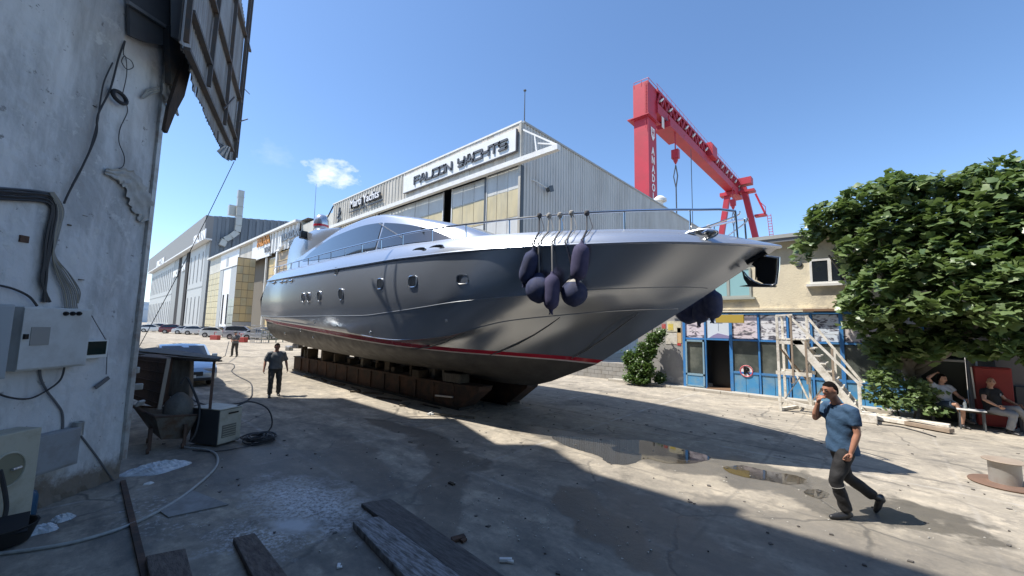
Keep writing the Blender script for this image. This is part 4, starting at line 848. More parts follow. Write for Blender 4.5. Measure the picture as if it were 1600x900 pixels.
for i, ch in enumerate('ANADOLU'):
    mb = text_mb(ch, 1.75, .05, .05, .9); zc = 31.6-1.55*i
    xf(mb, Matrix.Translation((-25.50, 61.6, zc)) @ Matrix.Rotation(R(90), 4, 'Z') @ Matrix.Rotation(R(90), 4, 'X')); obj('letter', mb, lw, lg)
q = MB(); q.prism([(-25.5, 60.9, 35.6), (-25.5, 62.3, 35.6), (-25.5, 62.3, 34.2), (-25.5, 61.6, 33.4), (-25.5, 60.9, 34.2)], (.05,0,0)); em = obj('emblem', q, lw, lg); q = MB(); q.box((-25.45, 61.15, 34.2), (-25.42, 61.35, 35.4)); q.box((-25.45, 61.85, 34.2), (-25.42, 62.05, 35.4)); q.box((-25.45, 61.15, 34.7), (-25.42, 62.05, 34.85)); obj('emblem_mark', q, red, em)

# ------------------------------------------------------------------ things far down the yard
sh = thing('moored_ship', 'pale blue ship superstructure far away behind the last hall', 'ship', (-480, 36, 0))
far_b = mat('far_ship_white', (.52,.58,.64), rough=.6); far_t = mat('far_teal_fence', (.05,.13,.17), rough=.6)
q = MB(); q.box((-500, 2, 0), (-470, 60, 11)); obj('ship_hull', q, far_b, sh)
q = MB(); q.box((-490, 15, 11), (-475, 50, 15)); q.box((-488, 20, 15), (-477, 45, 18)); [q.box((-474.8, 17+4*k, 12.2), (-474.6, 19.5+4*k, 13.4)) for k in range(8)]; obj('deck_house', q, far_b, sh)
hc = thing('harbour_crane', 'faint lattice harbour crane seen between the pier wall and the grey hall', 'crane', (-470, 40, 0))
q = MB()
for (a, b) in (((-470, 12, 0), (-470, 21, 58)), ((-470, 18, 0), (-470, 24, 57)), ((-470, 21, 58), (-470, 33, 25)), ((-470, 30, 72), (-470, 20, 50)), ((-470, 36, 84), (-470, 20, 52))): q.beam(a, b, .9)
for k in range(9): q.beam((-470, 12.8+k, 5+6*k), (-470, 18.5+k*.7, 8+6*k), .5)
obj('lattice', q, mat('far_crane_grey', (.45,.42,.42), rough=.6), hc)
fc = thing('container_wall', 'dark teal container wall at the far end of the car row', 'container', (-200, 12, 0)); obj('container', MB().box((-262, -20, 0), (-259, 18, 6.5)), far_t, fc)
# sea strip far behind
q = MB(); q.add([(-1500, -600, .02), (-520, -600, .02), (-520, 600, .02), (-1500, 600, .02)], [(0,1,2,3)]); obj('sea', q, mat('sea_water', (.06,.12,.16), rough=.25), kind='structure')
# ------------------------------------------------------------------ the tall workshop on the left (throws the shade over the yard)
plaster = mat('dirty_whitewashed_plaster', (.62,.62,.62), rough=.85, col2=(.53,.535,.54), scale=1.6, bump=.35, bscale=26, dirt=(.20,.19,.18), dscale=1.3, damt=.75, streak=True, dlo=.50, dhi=.72)
def more_grime(m):
    t = m.node_tree; n = t.nodes; l = t.links; p = n['Principled BSDF']; src = p.inputs['Base Color'].links[0].from_socket
    tc = n.new('ShaderNodeTexCoord'); sp = n.new('ShaderNodeSeparateXYZ'); l.new(tc.outputs['Object'], sp.inputs[0])
    def layer(src, sc, lo, hi, amt, col, st=(1,1,1), zlim=None):
        mp = n.new('ShaderNodeMapping'); mp.inputs['Scale'].default_value = st; l.new(tc.outputs['Object'], mp.inputs[0]); q = n.new('ShaderNodeTexNoise'); q.inputs['Scale'].default_value = sc; q.inputs['Detail'].default_value = 10; q.inputs['Roughness'].default_value = .7; l.new(mp.outputs[0], q.inputs[0])
        r = n.new('ShaderNodeMapRange'); r.inputs[1].default_value = lo; r.inputs[2].default_value = hi; r.inputs[4].default_value = amt; l.new(q.outputs['Fac'], r.inputs[0]); f = r.outputs[0]
        if zlim:
            a = n.new('ShaderNodeMath'); a.operation = 'MULTIPLY_ADD'; l.new(q.outputs['Fac'], a.inputs[0]); a.inputs[1].default_value = zlim*2.2; a.inputs[2].default_value = -zlim*1.1; b = n.new('ShaderNodeMath'); b.operation = 'ADD'; l.new(a.outputs[0], b.inputs[0]); l.new(sp.outputs[2], b.inputs[1])
            r = n.new('ShaderNodeMapRange'); r.inputs[1].default_value = zlim*.5; r.inputs[2].default_value = zlim*1.0; r.inputs[3].default_value = amt; r.inputs[4].default_value = 0; l.new(b.outputs[0], r.inputs[0]); f = r.outputs[0]
        mi = n.new('ShaderNodeMix'); mi.data_type = 'RGBA'; l.new(f, mi.inputs[0]); l.new(src, mi.inputs[6]); mi.inputs[7].default_value = tuple(col)+(1,); return mi.outputs[2]
    src = layer(src, 7, .62, .66, .75, (.10,.09,.08)); src = layer(src, 1.1, .50, .60, .55, (.30,.30,.30), (1,1,.3)); src = layer(src, 3.2, .58, .63, .6, (.62,.62,.60)); src = layer(src, 2.6, 0, 1, .9, (.16,.125,.09), zlim=.42 if zl else None)
    l.new(src, p.inputs['Base Color'])
zl = True; more_grime(plaster)
metal_gr = mat('grey_wall_cladding', (.22,.23,.245), rough=.6, metal=.2, dirt=(.15,.14,.13), dscale=.8, damt=.5, streak=True)
ws = thing('workshop_building', 'tall shaded workshop whose whitewashed pier fills the left of the yard', 'workshop', (-8, -3, 0))
WU = Vector((.686, -.7276, 0)); WN = Vector((.7276, .686, 0)); WP = Vector((-8.77, .67, 0))      # pier face: run to the left, outward normal
def W(u, z, o=0.0): return WP + WU*u + WN*o + Vector((0, 0, z))
def wpix(px, py, o=0.0):
    d = ray(px, py); t = ((WP-O).dot(WN)+o)/d.dot(WN); return O+d*t
q = MB(); rows = []
nu, nz = 44, 110; rr = random.Random(4)
for j in range(nz+1):
    z = 9.8*j/nz; rows.append([W(2.75*i/nu, z, (.010*math.sin(i*.7+j*.23)+.006*rr.uniform(-1,1)+ (.05 if (i > 17-j*.06) else 0.0)*0 + (-.05*max(0, 1-z/.25)*rr.random())) if 0 < i < nu else 0) for i in range(nu+1)])
q.sheet(rows); q.add([W(0,0), W(0,9.8), W(0,9.8,-.5), W(0,0,-.5)], [(0,1,2,3)]); q.add([W(0,0,-.5), W(2.75,0,-.5), W(2.75,9.8,-.5), W(0,9.8,-.5)], [(0,1,2,3)]); obj('pier', q, plaster, ws)
q = MB(); q.prism([W(-.02, 0, -.52), W(2.9, 0, -.52), W(2.9, 0, .02), W(-.02, 0, .02)], (0, 0, .1)); 
q = MB(); q.beam(W(.0, .28, .03), W(.0, 9.7, .03), .075, .05, up=WN); q.beam(W(-.03, .28, -.03), W(-.03, 9.7, -.03), .02, .12, up=WN); obj('corner_angle', q, mat('pale_corner_angle', (.46,.47,.46), rough=.5, metal=.3, dirt=(.22,.16,.12), dscale=4, damt=.6), ws)
# slab and wall above, facade plane Y=-1.2
def wall(a, b, y, z0, z1, nm='facade'): obj(nm, corr((a, y), (b, y), z0, z1, .8, .07, (0, 1, 0)), metal_gr, ws)
wall(-20.3, 30, -1.2, 9.0, 17.7); wall(-20.3, -7.0, -1.2, 0, 9.0)
obj('facade', MB().box((6, -1.5, 0), (30, -1.25, 9)), metal_gr, ws); obj('facade', MB().box((30, -14, 0), (30.2, -1.2, 17.7)), metal_gr, ws)
obj('side_wall', MB().box((-20.3, -14, 0), (-20.1, -1.25, 17.7)), metal_gr, ws); obj('rear_wall', MB().box((-20.3, -14.2, 0), (30, -14, 17.7)), metal_gr, ws); obj('roof', MB().box((-20.4, -14.2, 17.7), (30.2, -1.1, 17.78)), roof_m, ws)
q = MB(); q.box((-13.2, -1.5, 17.78), (-12.6, -1.12, 19.3)); q.prism([(-12.6, -1.4, 17.78), (-12.6, -1.4, 19.2), (-10.9, -1.4, 17.78)], (0, .25, 0)); q.box((-9.25, -1.5, 17.78), (-9.0, -1.15, 18.6)); obj('roof_upstand', q, metal_gr, ws)
q = MB(); q.box((-62, -10, 0), (-20.5, -1.2, 12.9)); low = obj('low_workshop', q, metal_gr); tag(low, 'long lower grey workshop continuing behind the whitewashed pier', 'workshop')
# shade of the recess painted as dark panels, beam and rotten board at the top of the pier
darkw = mat('grimy_dark_steel', (.045,.05,.055), rough=.7, dirt=(.12,.08,.05), dscale=3, damt=.5)
q = MB(); q.prism([wpix(197, -30, .06), wpix(296, -30, .06), wpix(293, 60, .06), wpix(286, 92, .06), wpix(255, 72, .06), wpix(224, 66, .06), wpix(198, 55, .06)], WN*.05); obj('recess_shade_panel', q, mat('recess_shade_dark', (.11,.115,.125), rough=.8, col2=(.07,.075,.085), scale=1.5), ws)
q = MB(); q.prism([wpix(254, 40, .12), wpix(284, 40, .12), wpix(286, 100, .12), wpix(270, 135, .12), wpix(258, 130, .12)], WN*.10); obj('recess_shade_panel', q, darkw, ws)
q = MB(); q.prism([wpix(283, 92, .22), wpix(296, 97, .22), wpix(286, 138, .22), wpix(283, 150, .22), wpix(268, 178, .22), wpix(256, 208, .22), wpix(252, 203, .22), wpix(259, 165, .22)], WN*.06)
tag(obj('rotten_board', q, mat('rotten_board', (.07,.045,.032), rough=.9, col2=(.035,.028,.025), scale=5, stretch=(6,1,1), bump=.6, bscale=20)), 'dark rotten board hanging from the top corner of the whitewashed pier', 'board')
q = MB(); q.beam(wpix(199, 3, .15), wpix(283, 58, .15), .05, .05); q.beam(wpix(276, -20, .25), wpix(276, 62, .25), .16, .1); obj('steel_strut', q, metal_gr, ws)

# hanging corrugated cladding panel with its steel grid ----------------------
pyaw = Vector((-.94, .33, 0)).normalized()
k = .80
near = O + (Vector((-6.04*BX[0]+6.5*BX[1], -6.04*BY[0]+6.5*BY[1], 0)) * k); near.z = 0
pn = Vector((pyaw.y, -pyaw.x, 0))
if pn.dot(O-near) < 0: pn = -pn
def ppix(px, py, o=0.0):
    d = ray(px, py); t = ((near-O).dot(pn)+o)/d.dot(pn); return O+d*t
cp = thing('torn_cladding_panel', 'torn corrugated metal wall panel with a steel grid hanging above the yard at upper left', 'wall panel', ppix(340, 100))
zt_ = ppix(365, -60).z
s0 = (ppix(287, 60)-near).dot(pyaw); s1 = (ppix(392, 30)-near).dot(pyaw)
# lower torn outline as a function of run
low_px = [(286,62),(292,80),(300,96),(303,108),(312,128),(313,150),(309,153),(321,168),(326,184),(334,200),(343,220),(352,238),(357,246),(366,252)]
lowt = sorted(((ppix(x, y)-near).dot(pyaw), ppix(x, y).z) for x, y in low_px)
def lowz(s_):
    if s_ <= lowt[0][0]: return lowt[0][1]
    for (a, za), (b, zb) in zip(lowt[:-1], lowt[1:]):
        if a <= s_ <= b: return za+(zb-za)*(s_-a)/max(b-a, 1e-6)
    return lowt[-1][1]
sR = (ppix(366, 252)-near).dot(pyaw); n = int((sR-s0)/.035)
rows = [[], []]; rj = random.Random(3)
for i in range(n+1):
    s_ = s0+(sR-s0)*i/n; o = -.035 - (.022 if (i % 4) in (1, 2) else 0); b = near+pyaw*s_+pn*o
    rows[0].append(b+Vector((0,0,lowz(s_)+rj.uniform(-.03,.03)))); rows[1].append(b+Vector((0,0,zt_+.3)))
q = MB(); q.sheet(rows); q.sheet([[p-pn*.012 for p in r] for r in reversed(rows)])
obj('corrugated_sheet', q, mat('weathered_sheet', (.34,.34,.335), rough=.6, metal=.2, col2=(.27,.265,.26), scale=1.2, dirt=(.13,.10,.08), dscale=1.6, damt=.55, streak=True), cp)
grid = mat('grid_steel', (.085,.08,.078), rough=.7, dirt=(.16,.10,.06), dscale=5, damt=.5)
for a, b in (((300,17),(370,222)), ((330,-10),(376,160)), ((366,-12),(390,80)), ((292,76),(363,236))):
    q = MB(); q.beam(ppix(*a, .01), ppix(*b, .01), .055, .09, up=pn); obj('girt', q, grid, cp)
for a, b in (((344,-10),(326,135)), ((371,-10),(351,195)), ((392,-14),(366,250)), ((396,-14),(369,246)), ((299,-12),(291,66))):
    q = MB(); q.beam(ppix(*a, .03), ppix(*b, .03), .05, .07, up=pn); obj('purlin', q, grid, cp)
q = MB(); q.beam(ppix(350,170,.06), ppix(366,152,.06), .03); q.tube([ppix(383,140,.05), ppix(390,147,.05)], .012, 5); q.tube([ppix(374,190,.05), ppix(387,186,.05)], .018, 5); q.lathe([(.04,-.05),(.04,.05)], ppix(388,74,.04), 8); q.tube([ppix(341,205,.04), ppix(340,222,.04), ppix(350,228,.04)], .012, 5); obj('bent_bracket', q, grid, cp)
ragm = mat('dirty_plastic_rag', (.42,.41,.38), rough=.7, col2=(.30,.29,.27), scale=8)
def rag(pts, name, label, fold=.05, normal=pn, pix=ppix, m=ragm):
    """crumpled hanging cloth: outline given at its place on the wall, with real folds"""
    top, bot = pts; n = 12; rows = []
    for j in range(9):
        r = []
        for i in range(n):
            u = i/(n-1)*(len(top)-1); a = min(int(u), len(top)-2); f = u-a
            T = (top[a][0]*(1-f)+top[a+1][0]*f, top[a][1]*(1-f)+top[a+1][1]*f)
            u = i/(n-1)*(len(bot)-1); a = min(int(u), len(bot)-2); f = u-a
            B = (bot[a][0]*(1-f)+bot[a+1][0]*f, bot[a][1]*(1-f)+bot[a+1][1]*f); v = j/8
            r.append(pix(T[0]*(1-v)+B[0]*v, T[1]*(1-v)+B[1]*v, .08+fold*math.sin(i*.9+j*.35+T[0])*(.4+v*.6)))
        rows.append(r)
    q = MB(); q.sheet(rows); q.sheet([[p+normal*-.006 for p in r] for r in reversed(rows)]); return tag(obj(name, q, m, smooth=True), label, 'rag')
rag(([(352,226),(360,230)], [(339,236),(348,246),(358,252)]), 'torn_rag', 'small grey rag dangling from the lowest tip of the torn cladding panel', .03)
def strip(path, wid, name, label, m=ragm, o=.05):
    rows = []; rs = random.Random(len(path)+path[0][0])
    pth = []
    for i in range(len(path)-1):
        for j in range(5): t = j/5; pth.append(tuple(path[i][k_]*(1-t)+path[i+1][k_]*t for k_ in (0, 1))+(wid[i]*(1-t)+wid[i+1]*t,))
    pth.append(tuple(path[-1])+(wid[-1],))
    for i, (x, y, w_) in enumerate(pth):
        a = pth[max(i-1, 0)]; b = pth[min(i+1, len(pth)-1)]; dx, dy = b[0]-a[0], b[1]-a[1]; L_ = math.hypot(dx, dy) or 1; nx, ny = -dy/L_, dx/L_; w2_ = w_*(1+.14*math.sin(i*1.7)+rs.uniform(-.08,.08))
        rows.append([wpix(x+nx*w2_*(k_/8-.5), y+ny*w2_*(k_/8-.5), o+.010*math.sin(k_*1.9+i*.25)+.008*math.sin(i*.8+k_*.5)) for k_ in range(9)])
    q = MB(); q.sheet(rows); q.sheet([[p-WN*.004 for p in r] for r in reversed(rows)]); return tag(obj(name, q, m, smooth=True), label, 'rag')
strip([(262,130),(262,145),(268,162),(279,181)], [12,17,15,3], 'torn_rag', 'pale pointed rag hanging at the top corner of the pier beside the rotten board', o=.10)
strip([(222,153),(234,144),(250,139)], [5,11,9], 'torn_rag', 'short pale rag draped at the upper pier corner left of the pointed rag', o=.06)
strip([(165,267),(182,272),(196,276),(208,284),(214,300),(222,318),(226,335),(219,346)], [9,16,27,26,32,38,28,8], 'torn_plastic', 'long torn grey plastic strip hanging down the pier edge')
# long slack rope from the panel tip down to the lean-to
rp_ = MB(); a = ppix(366, 252, .05); b = hZ(214, 548, 1.62); pts = []
for i in range(25):
    t = i/24; p = a.lerp(b, t); p.z -= .55*math.sin(math.pi*t)*.25; pts.append(p)
rp_.tube(pts, .009, 5); tag(obj('slack_rope', rp_, rope_d), 'thin dark rope slanting from the torn panel tip down to the lean-to', 'rope')

# things fixed to the pier ------------------------------------------------------
cab_m = mat('cabinet_grey', (.50,.51,.50), rough=.45, dirt=(.36,.35,.33), dscale=3, damt=.5)
def wbox(q, x0, y0, x1, y1, o0, o1):
    """box on the pier face between two photo points"""
    A, B = wpix(x0, y0, o1), wpix(x1, y1, o1); ua, ub = (A-WP).dot(WU), (B-WP).dot(WU)
    lo, hi = min(ua, ub), max(ua, ub); z0, z1 = sorted((A.z, B.z))
    q.prism([W(lo, z0, o0), W(hi, z0, o0), W(hi, z1, o0), W(lo, z1, o0)], WN*(o1-o0)); return q
cab = thing('electrical_cabinet', 'large light grey electrical cabinet on the pier with a square window', 'electrical cabinet', wpix(82, 525))
obj('case', wbox(MB(), 38, 479, 134, 571, .01, .20), cab_m, cab, bevel=.01)
dr = obj('door', wbox(MB(), 39.5, 481, 132, 569, .205, .225), cab_m, cab, bevel=.006)
obj('inspection_window', wbox(MB(), 50, 511, 76, 539, .226, .232), mat('cabinet_window', (.27,.265,.25), rough=.3), dr)
obj('lock', wbox(MB(), 40.5, 522, 45, 530, .226, .26), blackg, dr, bevel=.005)
for x in (102, 112.5, 122.5):
    q = MB(); q.lathe([(.028,0),(.028,.02),(.018,.035)], wpix(x, 490, .226), 12, M=WN.to_track_quat('Z','Y').to_matrix().to_4x4()); obj('push_button', q, blackg, dr, smooth=True)
c2 = thing('electrical_cabinet', 'grey cabinet cut off by the left edge beside the large light one', 'electrical cabinet', wpix(8, 535))
obj('case', wbox(MB(), -40, 473, 8, 592, .01, .26), mat('cabinet_blue_grey', (.30,.33,.35), rough=.45), c2, bevel=.01); obj('door', wbox(MB(), -38, 476, 6, 589, .262, .285), mat('cabinet_blue_grey', (0,0,0)), c2, bevel=.006)
db = thing('display_box', 'small pale box with a dark screen beside the electrical cabinet', 'display box', wpix(150, 545))
obj('frame', wbox(MB(), 135, 532, 167, 558, .01, .11), mat('pale_box', (.62,.63,.60), rough=.5), db, bevel=.005); obj('screen', wbox(MB(), 136.5, 534, 165, 553, .112, .118), mat('dark_green_screen', (.012,.025,.022), rough=.15), db)
jb = thing('junction_box', 'low grey junction box on the pier under the paint can', 'junction box', wpix(87, 702))
obj('case', wbox(MB(), 54, 684, 121, 724, .01, .15), mat('junction_grey', (.27,.28,.29), rough=.5, dirt=(.2,.19,.18), dscale=6, damt=.5), jb, bevel=.008); obj('lid', wbox(MB(), 55, 686, 119, 722, .152, .168), mat('junction_grey', (0,0,0)), jb, bevel=.006)
pc = thing('paint_can', 'small dented pale paint can standing on the junction box', 'paint can', W((wpix(110,680)-WP).dot(WU), wpix(110,684).z, .08))
cc = W((wpix(111,680)-WP).dot(WU), wpix(111,684,.08).z+.01, .08); q = MB(); q.lathe([(.062,0),(.064,.01),(.06,.02),(.06,.17),(.064,.18),(.058,.185),(.055,.16)], cc, 18); obj('tin', q, mat('dented_tin', (.42,.43,.42), rough=.4, metal=.6, dirt=(.25,.24,.2), dscale=8, damt=.6), pc, smooth=30)
# washing machine like housing at the bottom left
wm = thing('appliance_housing', 'old cream appliance housing with a round opening at the lower left edge', 'appliance', wpix(15, 760))
creamm = mat('old_cream_enamel', (.42,.40,.32), rough=.45, dirt=(.28,.25,.18), dscale=3, damt=.6)
obj('case', wbox(MB(), -60, 694, 44, 838, .02, .30), creamm, wm, bevel=.015)
A = wpix(12, 735, .31); q = MB(); ring = [A+WU*(.17*math.cos(t))+Vector((0,0,.19*math.sin(t))) for t in [2*math.pi*i/28 for i in range(28)]]
q.add([p+WN*-.004 for p in ring], [tuple(range(28))]); obj('round_opening', q, mat('opening_olive', (.20,.19,.13), rough=.5), wm); q = MB(); q.tube(ring, .012, 6, closed=True); obj('opening_ring', q, creamm, wm, smooth=True)
q = MB(); q.tube([A+WU*-.12+WN*.01, A+WU*-.02+WN*.03], .015, 6); obj('latch', q, mat('pale_metal', (0,0,0)), wm)
bb = thing('blue_drum', 'translucent blue plastic drum squeezed between the cream housing and the pier', 'plastic drum', wpix(50, 800))
cc = W((wpix(38,800,.12)-WP).dot(WU), 0.004, .12); q = MB(); q.lathe([(.08,0),(.10,.03),(.10,.26),(.08,.31),(.03,.35),(.03,.38)], cc, 16); obj('body', q, mat('blue_plastic', (.03,.09,.16), rough=.3), bb, smooth=True); q = MB(); q.lathe([(.032,.38),(.032,.41)], cc, 12); obj('cap', q, mat('blue_plastic', (0,0,0)), bb, smooth=True)
bk = thing('black_bucket', 'torn black rubber tub at the lower left corner', 'tub', hZ(5, 850)); p0 = hZ(2, 852); q = MB(); q.lathe([(.16,0.004),(.20,.02),(.26,.20),(.24,.2),(.18,.03)], p0, 16); obj('shell', q, mat('black_rubber', (.012,.012,.013), rough=.6), bk, smooth=True); q = MB(); q.rbox(p0+Vector((.1,.05,.22)), (.3,.25,.02), ry=.4); obj('torn_flap', q, mat('black_rubber', (0,0,0)), bk)
# rubber ring and cables
q = MB(); c = wpix(187, 152, .07); M = (WN+Vector((0,0,.25))).to_track_quat('Z','Y').to_matrix(); ring = [c + M @ Vector((.105*math.cos(t), .085*math.sin(t), 0)) for t in [2*math.pi*i/24 for i in range(24)]]
q.tube(ring, .028, 8, closed=True); rg = tag(obj('rubber_ring', q, mat('black_rubber', (0,0,0)), smooth=True), 'small black rubber ring hanging from a wire on the pier', 'ring')
cab_d = mat('dark_cable', (.035,.035,.037), rough=.6); cab_l = mat('pale_cable', (.24,.235,.22), rough=.7)
def cable(pts, r, m, label, name='cable', grp=None, o=.03, sag=0, jit=0, n=0):
    P = [wpix(x, y, o) for x, y in pts]; q = MB(); q.tube(smoothp(P), r, 6); return tag(obj(name, q, m, smooth=True), label, 'cable', grp)
cable([(195,64),(185,92),(172,140),(153,180),(150,212),(128,262),(108,300),(100,318)], .012, cab_d, 'dark cable falling from the rusty hook down the pier crease', o=.05)
cable([(176,98),(162,130),(155,172),(152,192),(138,240),(112,290)], .009, cab_d, 'second thinner cable beside the one from the hook', o=.05)
cable([(196,64),(193,85),(205,95),(208,105),(198,108),(190,96),(196,88),(198,115),(192,145)], .006, cab_d, 'looped thin wire on which the rubber ring hangs', o=.05)
cable([(196,158),(199,175),(188,200),(186,222),(194,244),(192,260),(178,266)], .006, cab_d, 'thin wire wandering from the ring down to the torn plastic', o=.04)
rc = random.Random(9)
for i in range(9):
    d1 = i*2.6; j = lambda: rc.uniform(-1.5, 1.5)
    cable([(-20,292+d1*.9),(30,296+d1*.8+j()),(62,299+d1*.75),(82-d1*.25,306+d1*.6+j()),(92-d1*.55+j(),330),(86-d1*.6+j(),370),(76-d1*.35+j(),410),(72-d1*.3+j(),440),(66+d1*.6,472)], .011+.004*rc.random(), cab_d if i % 3 else mat('mid_cable', (.12,.12,.125), rough=.6), 'dark cable in the thick bundle bending down the pier to the cabinet', 'cable', 'cables of the thick wall bundle', o=.03+.012*(i % 3))
for i in range(10):
    d1 = i*2.4; cable([(84-d1*.3,300),(98+rc.uniform(-2,2)-d1*.4,330),(90-d1*.2+rc.uniform(-2,2),370),(82+d1*.2,400),(88+d1*1.0,430+rc.uniform(-3,3)),(98+d1*1.25,455),(102+d1*1.3 if i < 7 else 122,482-(0 if i < 7 else 8))], .007, cab_l if i % 3 != 1 else mat('sand_cable', (.30,.27,.21), rough=.7), 'pale thin cable fanning out above the light grey cabinet', 'cable', 'pale cables fanning above the cabinet', o=.05+.01*(i % 2))
cable([(-10,444),(20,451),(45,463),(58,478)], .013, cab_d, 'short dark cable curving onto the cabinet top from the left', o=.06)
cable([(140,487),(150,505),(163,527),(167,535),(167,560),(166,585)], .006, mat('mid_cable', (0,0,0)), 'thin wire hanging from the cabinet corner past the small screen box', o=.06)
cable([(101,572),(94,594),(70,612),(45,623),(15,621),(-10,612)], .011, cab_d, 'black cable looping from under the cabinet to the left edge', o=.08)
cable([(62,573),(64,592),(74,612),(88,630),(97,645),(98,668),(93,684)], .013, mat('mid_cable', (0,0,0)), 'grey conduit curving from the cabinet down to the junction box', o=.03)
cable([(124,678),(150,712),(178,752)], .012, mat('mid_cable', (0,0,0)), 'thin pipe slanting from the paint can to the pier foot', o=.02)
cable([(0,735),(6,760),(10,790),(5,815),(-5,835)], .02, cab_d, 'thick black hose hanging in front of the cream housing', o=.5)
q = MB(); q.beam(wpix(149,606,.05), wpix(170,590,.05), .05, .02, up=WN); tag(obj('pipe_clamp', q, mat('mid_cable', (0,0,0))), 'small grey gadget dangling on the wire under the screen box', 'clamp')
q = MB(); wbox(q, 33, 367, 45, 380, .005, .03); tag(obj('rusty_plate', q, mat('rusty_cradle_steel', (0,0,0))), 'small rusty square plate on the pier among scratches', 'plate')
for i, (x, y) in enumerate(((107,350),(146,165),(130,336),(124,436))):
    q = MB(); wbox(q, x, y, x+rc.uniform(4,9), y+rc.uniform(2,5), .004, .02); tag(obj('wall_scar', q, mat('dark_scar', (.10,.085,.07), rough=.9)), ['long dark stub sticking out of the pier below the bundle bend','dark stub on the upper pier near the crease','dark nail head right of the bundle bend','dark stub low right of the cable fan'][i], 'wall stub')

# lean-to with rusty tank and hopper -------------------------------------------
rusty = mat('flaky_rust_brown', (.085,.05,.036), rough=.85, col2=(.13,.075,.05), scale=3, bump=.4, bscale=30, dirt=(.035,.025,.022), dscale=2.5, damt=.7, streak=True)
hopm = mat('rusty_grey_hopper', (.15,.14,.12), rough=.8, col2=(.10,.07,.05), scale=2.5, bump=.4, bscale=30, dirt=(.10,.05,.025), dscale=5, damt=.8)
lt = thing('lean_to', 'low flat-roofed lean-to of rusty sheets beside the pier', 'lean-to', (-11, 1.5, 0))
q = MB(); q.prism([hZ(205,550,1.62), hZ(243,545,1.62), hZ(346,561,1.62), hZ(337,566,1.62), hZ(206,560,1.62)], (0,0,.05)); obj('roof_board', q, mat('dark_roof_board', (.06,.055,.05), rough=.8, col2=(.12,.11,.10), scale=6, stretch=(1,6,1)), lt)
for a, b in (((206,553),(345,564)), ((215,549),(340,562))): q = MB(); q.beam(hZ(*a, 1.70), hZ(*b, 1.67), .06, .03); obj('batten', q, wood_old, lt)
q = MB(); pf = hZ(336, 568, 1.6); q.beam(hZ(335, 563, 1.64), Vector((pf.x+.02, pf.y-.02, .72)), .05, .05); obj('post', q, rusty, lt)
# rusty ribbed tank: shell with horizontal ribs, leaning slightly
def tankbox(): 
    P = [hY(212, 575, 1.0), hY(297, 568, 1.45)]
tx, ty = -10.6, 1.35
tk = thing('rusty_tank', 'dark brown ribbed rusty tank standing in the hopper under the lean-to roof', 'tank', (tx, ty, .7))
A = [hX(214, 556, -10.9), hX(261, 560, -10.5), hX(246, 639, -10.4), hX(204, 622, -10.8)]
q = MB(); q.prism([hX(263,560,-10.9), hX(297,563,-10.7), hX(295,626,-10.7), hX(258,618,-10.9)], (-.5, .15, 0)); obj('stained_panel', q, mat('stained_grey_panel', (.17,.165,.155), rough=.8, col2=(.09,.075,.06), scale=2.5, dirt=(.04,.03,.025), dscale=3, damt=.8, streak=True), tk, bevel=.015)
q = MB(); q.prism(A, (-.6, .25, 0)); obj('shell', q, rusty, tk, bevel=.02)
for i in range(5):
    t = (i+.5)/5; q = MB(); q.beam(A[0].lerp(A[3], t)+Vector((.03,0,0)), A[1].lerp(A[2], t)+Vector((.03,0,0)), .02, .02); obj('rib', q, rusty, tk)
q = MB(); q.beam(A[1]+Vector((.05,.02,0)), A[2]+Vector((.05,.02,0)), .06, .06); obj('flange', q, mat('pale_rust_flange', (.30,.25,.20), rough=.8), tk)
hp = thing('hopper_skip', 'shallow rusty grey hopper on legs beside the pier base', 'hopper', (-10.2, 1.4, 0))
H = [hX(206, 640, -10.6), hX(240, 651, -9.9), hX(311, 645, -10.2)]
rim = [hX(206,634,-10.7), hX(243,652,-9.85), hX(311,648,-10.0), Vector((-11.0, 1.95, hX(311,648,-10.0).z)), Vector((-11.4, 1.3, hX(311,648,-10.0).z))]
bot = [hX(234,672,-10.3), hX(252,687,-10.05), hX(290,685,-10.1), Vector((-10.7,1.65,.3)), Vector((-10.9,1.35,.3))]
q = MB(); nn_ = len(rim); q.add(rim+bot, [(i, (i+1) % nn_, (i+1) % nn_+nn_, i+nn_) for i in range(nn_)]+[tuple(range(nn_, 2*nn_))]); q.add([p+Vector((0,0,-.01)) for p in rim], [tuple(range(nn_))]); obj('bowl', q, hopm, hp)
q = MB(); q.tube(rim+[rim[0]], .022, 6); obj('rim', q, rusty, hp)
for x, y in ((-9.95, 1.12), (-9.95, 1.62), (-10.9, 1.8), (-10.8, 1.2)): q = MB(); q.beam((x, y, .06), (x, y, .45), .05, .05); q.lathe([(.05,0),(.05,.04)], (x, y, .055), 10, M=Matrix.Rotation(R(90),4,'X')); obj('leg', q, rusty, hp)
q = MB(); c0 = hX(290, 608, -10.5); rows = []
sk = thing('cement_sack', 'slumped grey sack lying in the hopper next to the tank', 'sack', c0)
sm = MB(); sm.lathe([(.02,-.33),(.22,-.30),(.30,-.15),(.31,0),(.27,.16),(.17,.27),(.07,.33),(.01,.34)], (0,0,0), 18)
sm.v = [(v[0]*(1+.10*math.sin(3*math.atan2(v[1],v[0])+v[2]*8)), v[1]*.8*(1+.08*math.sin(5*v[2]*4)), v[2]*1.0) for v in sm.v]; sm.v = [tuple(Vector(v)+hX(279,640,-10.35)) for v in sm.v]
obj('sack_body', sm, mat('grey_sack', (.15,.145,.13), rough=.9, col2=(.10,.095,.085), scale=4, bump=.6, bscale=25), sk, smooth=True)
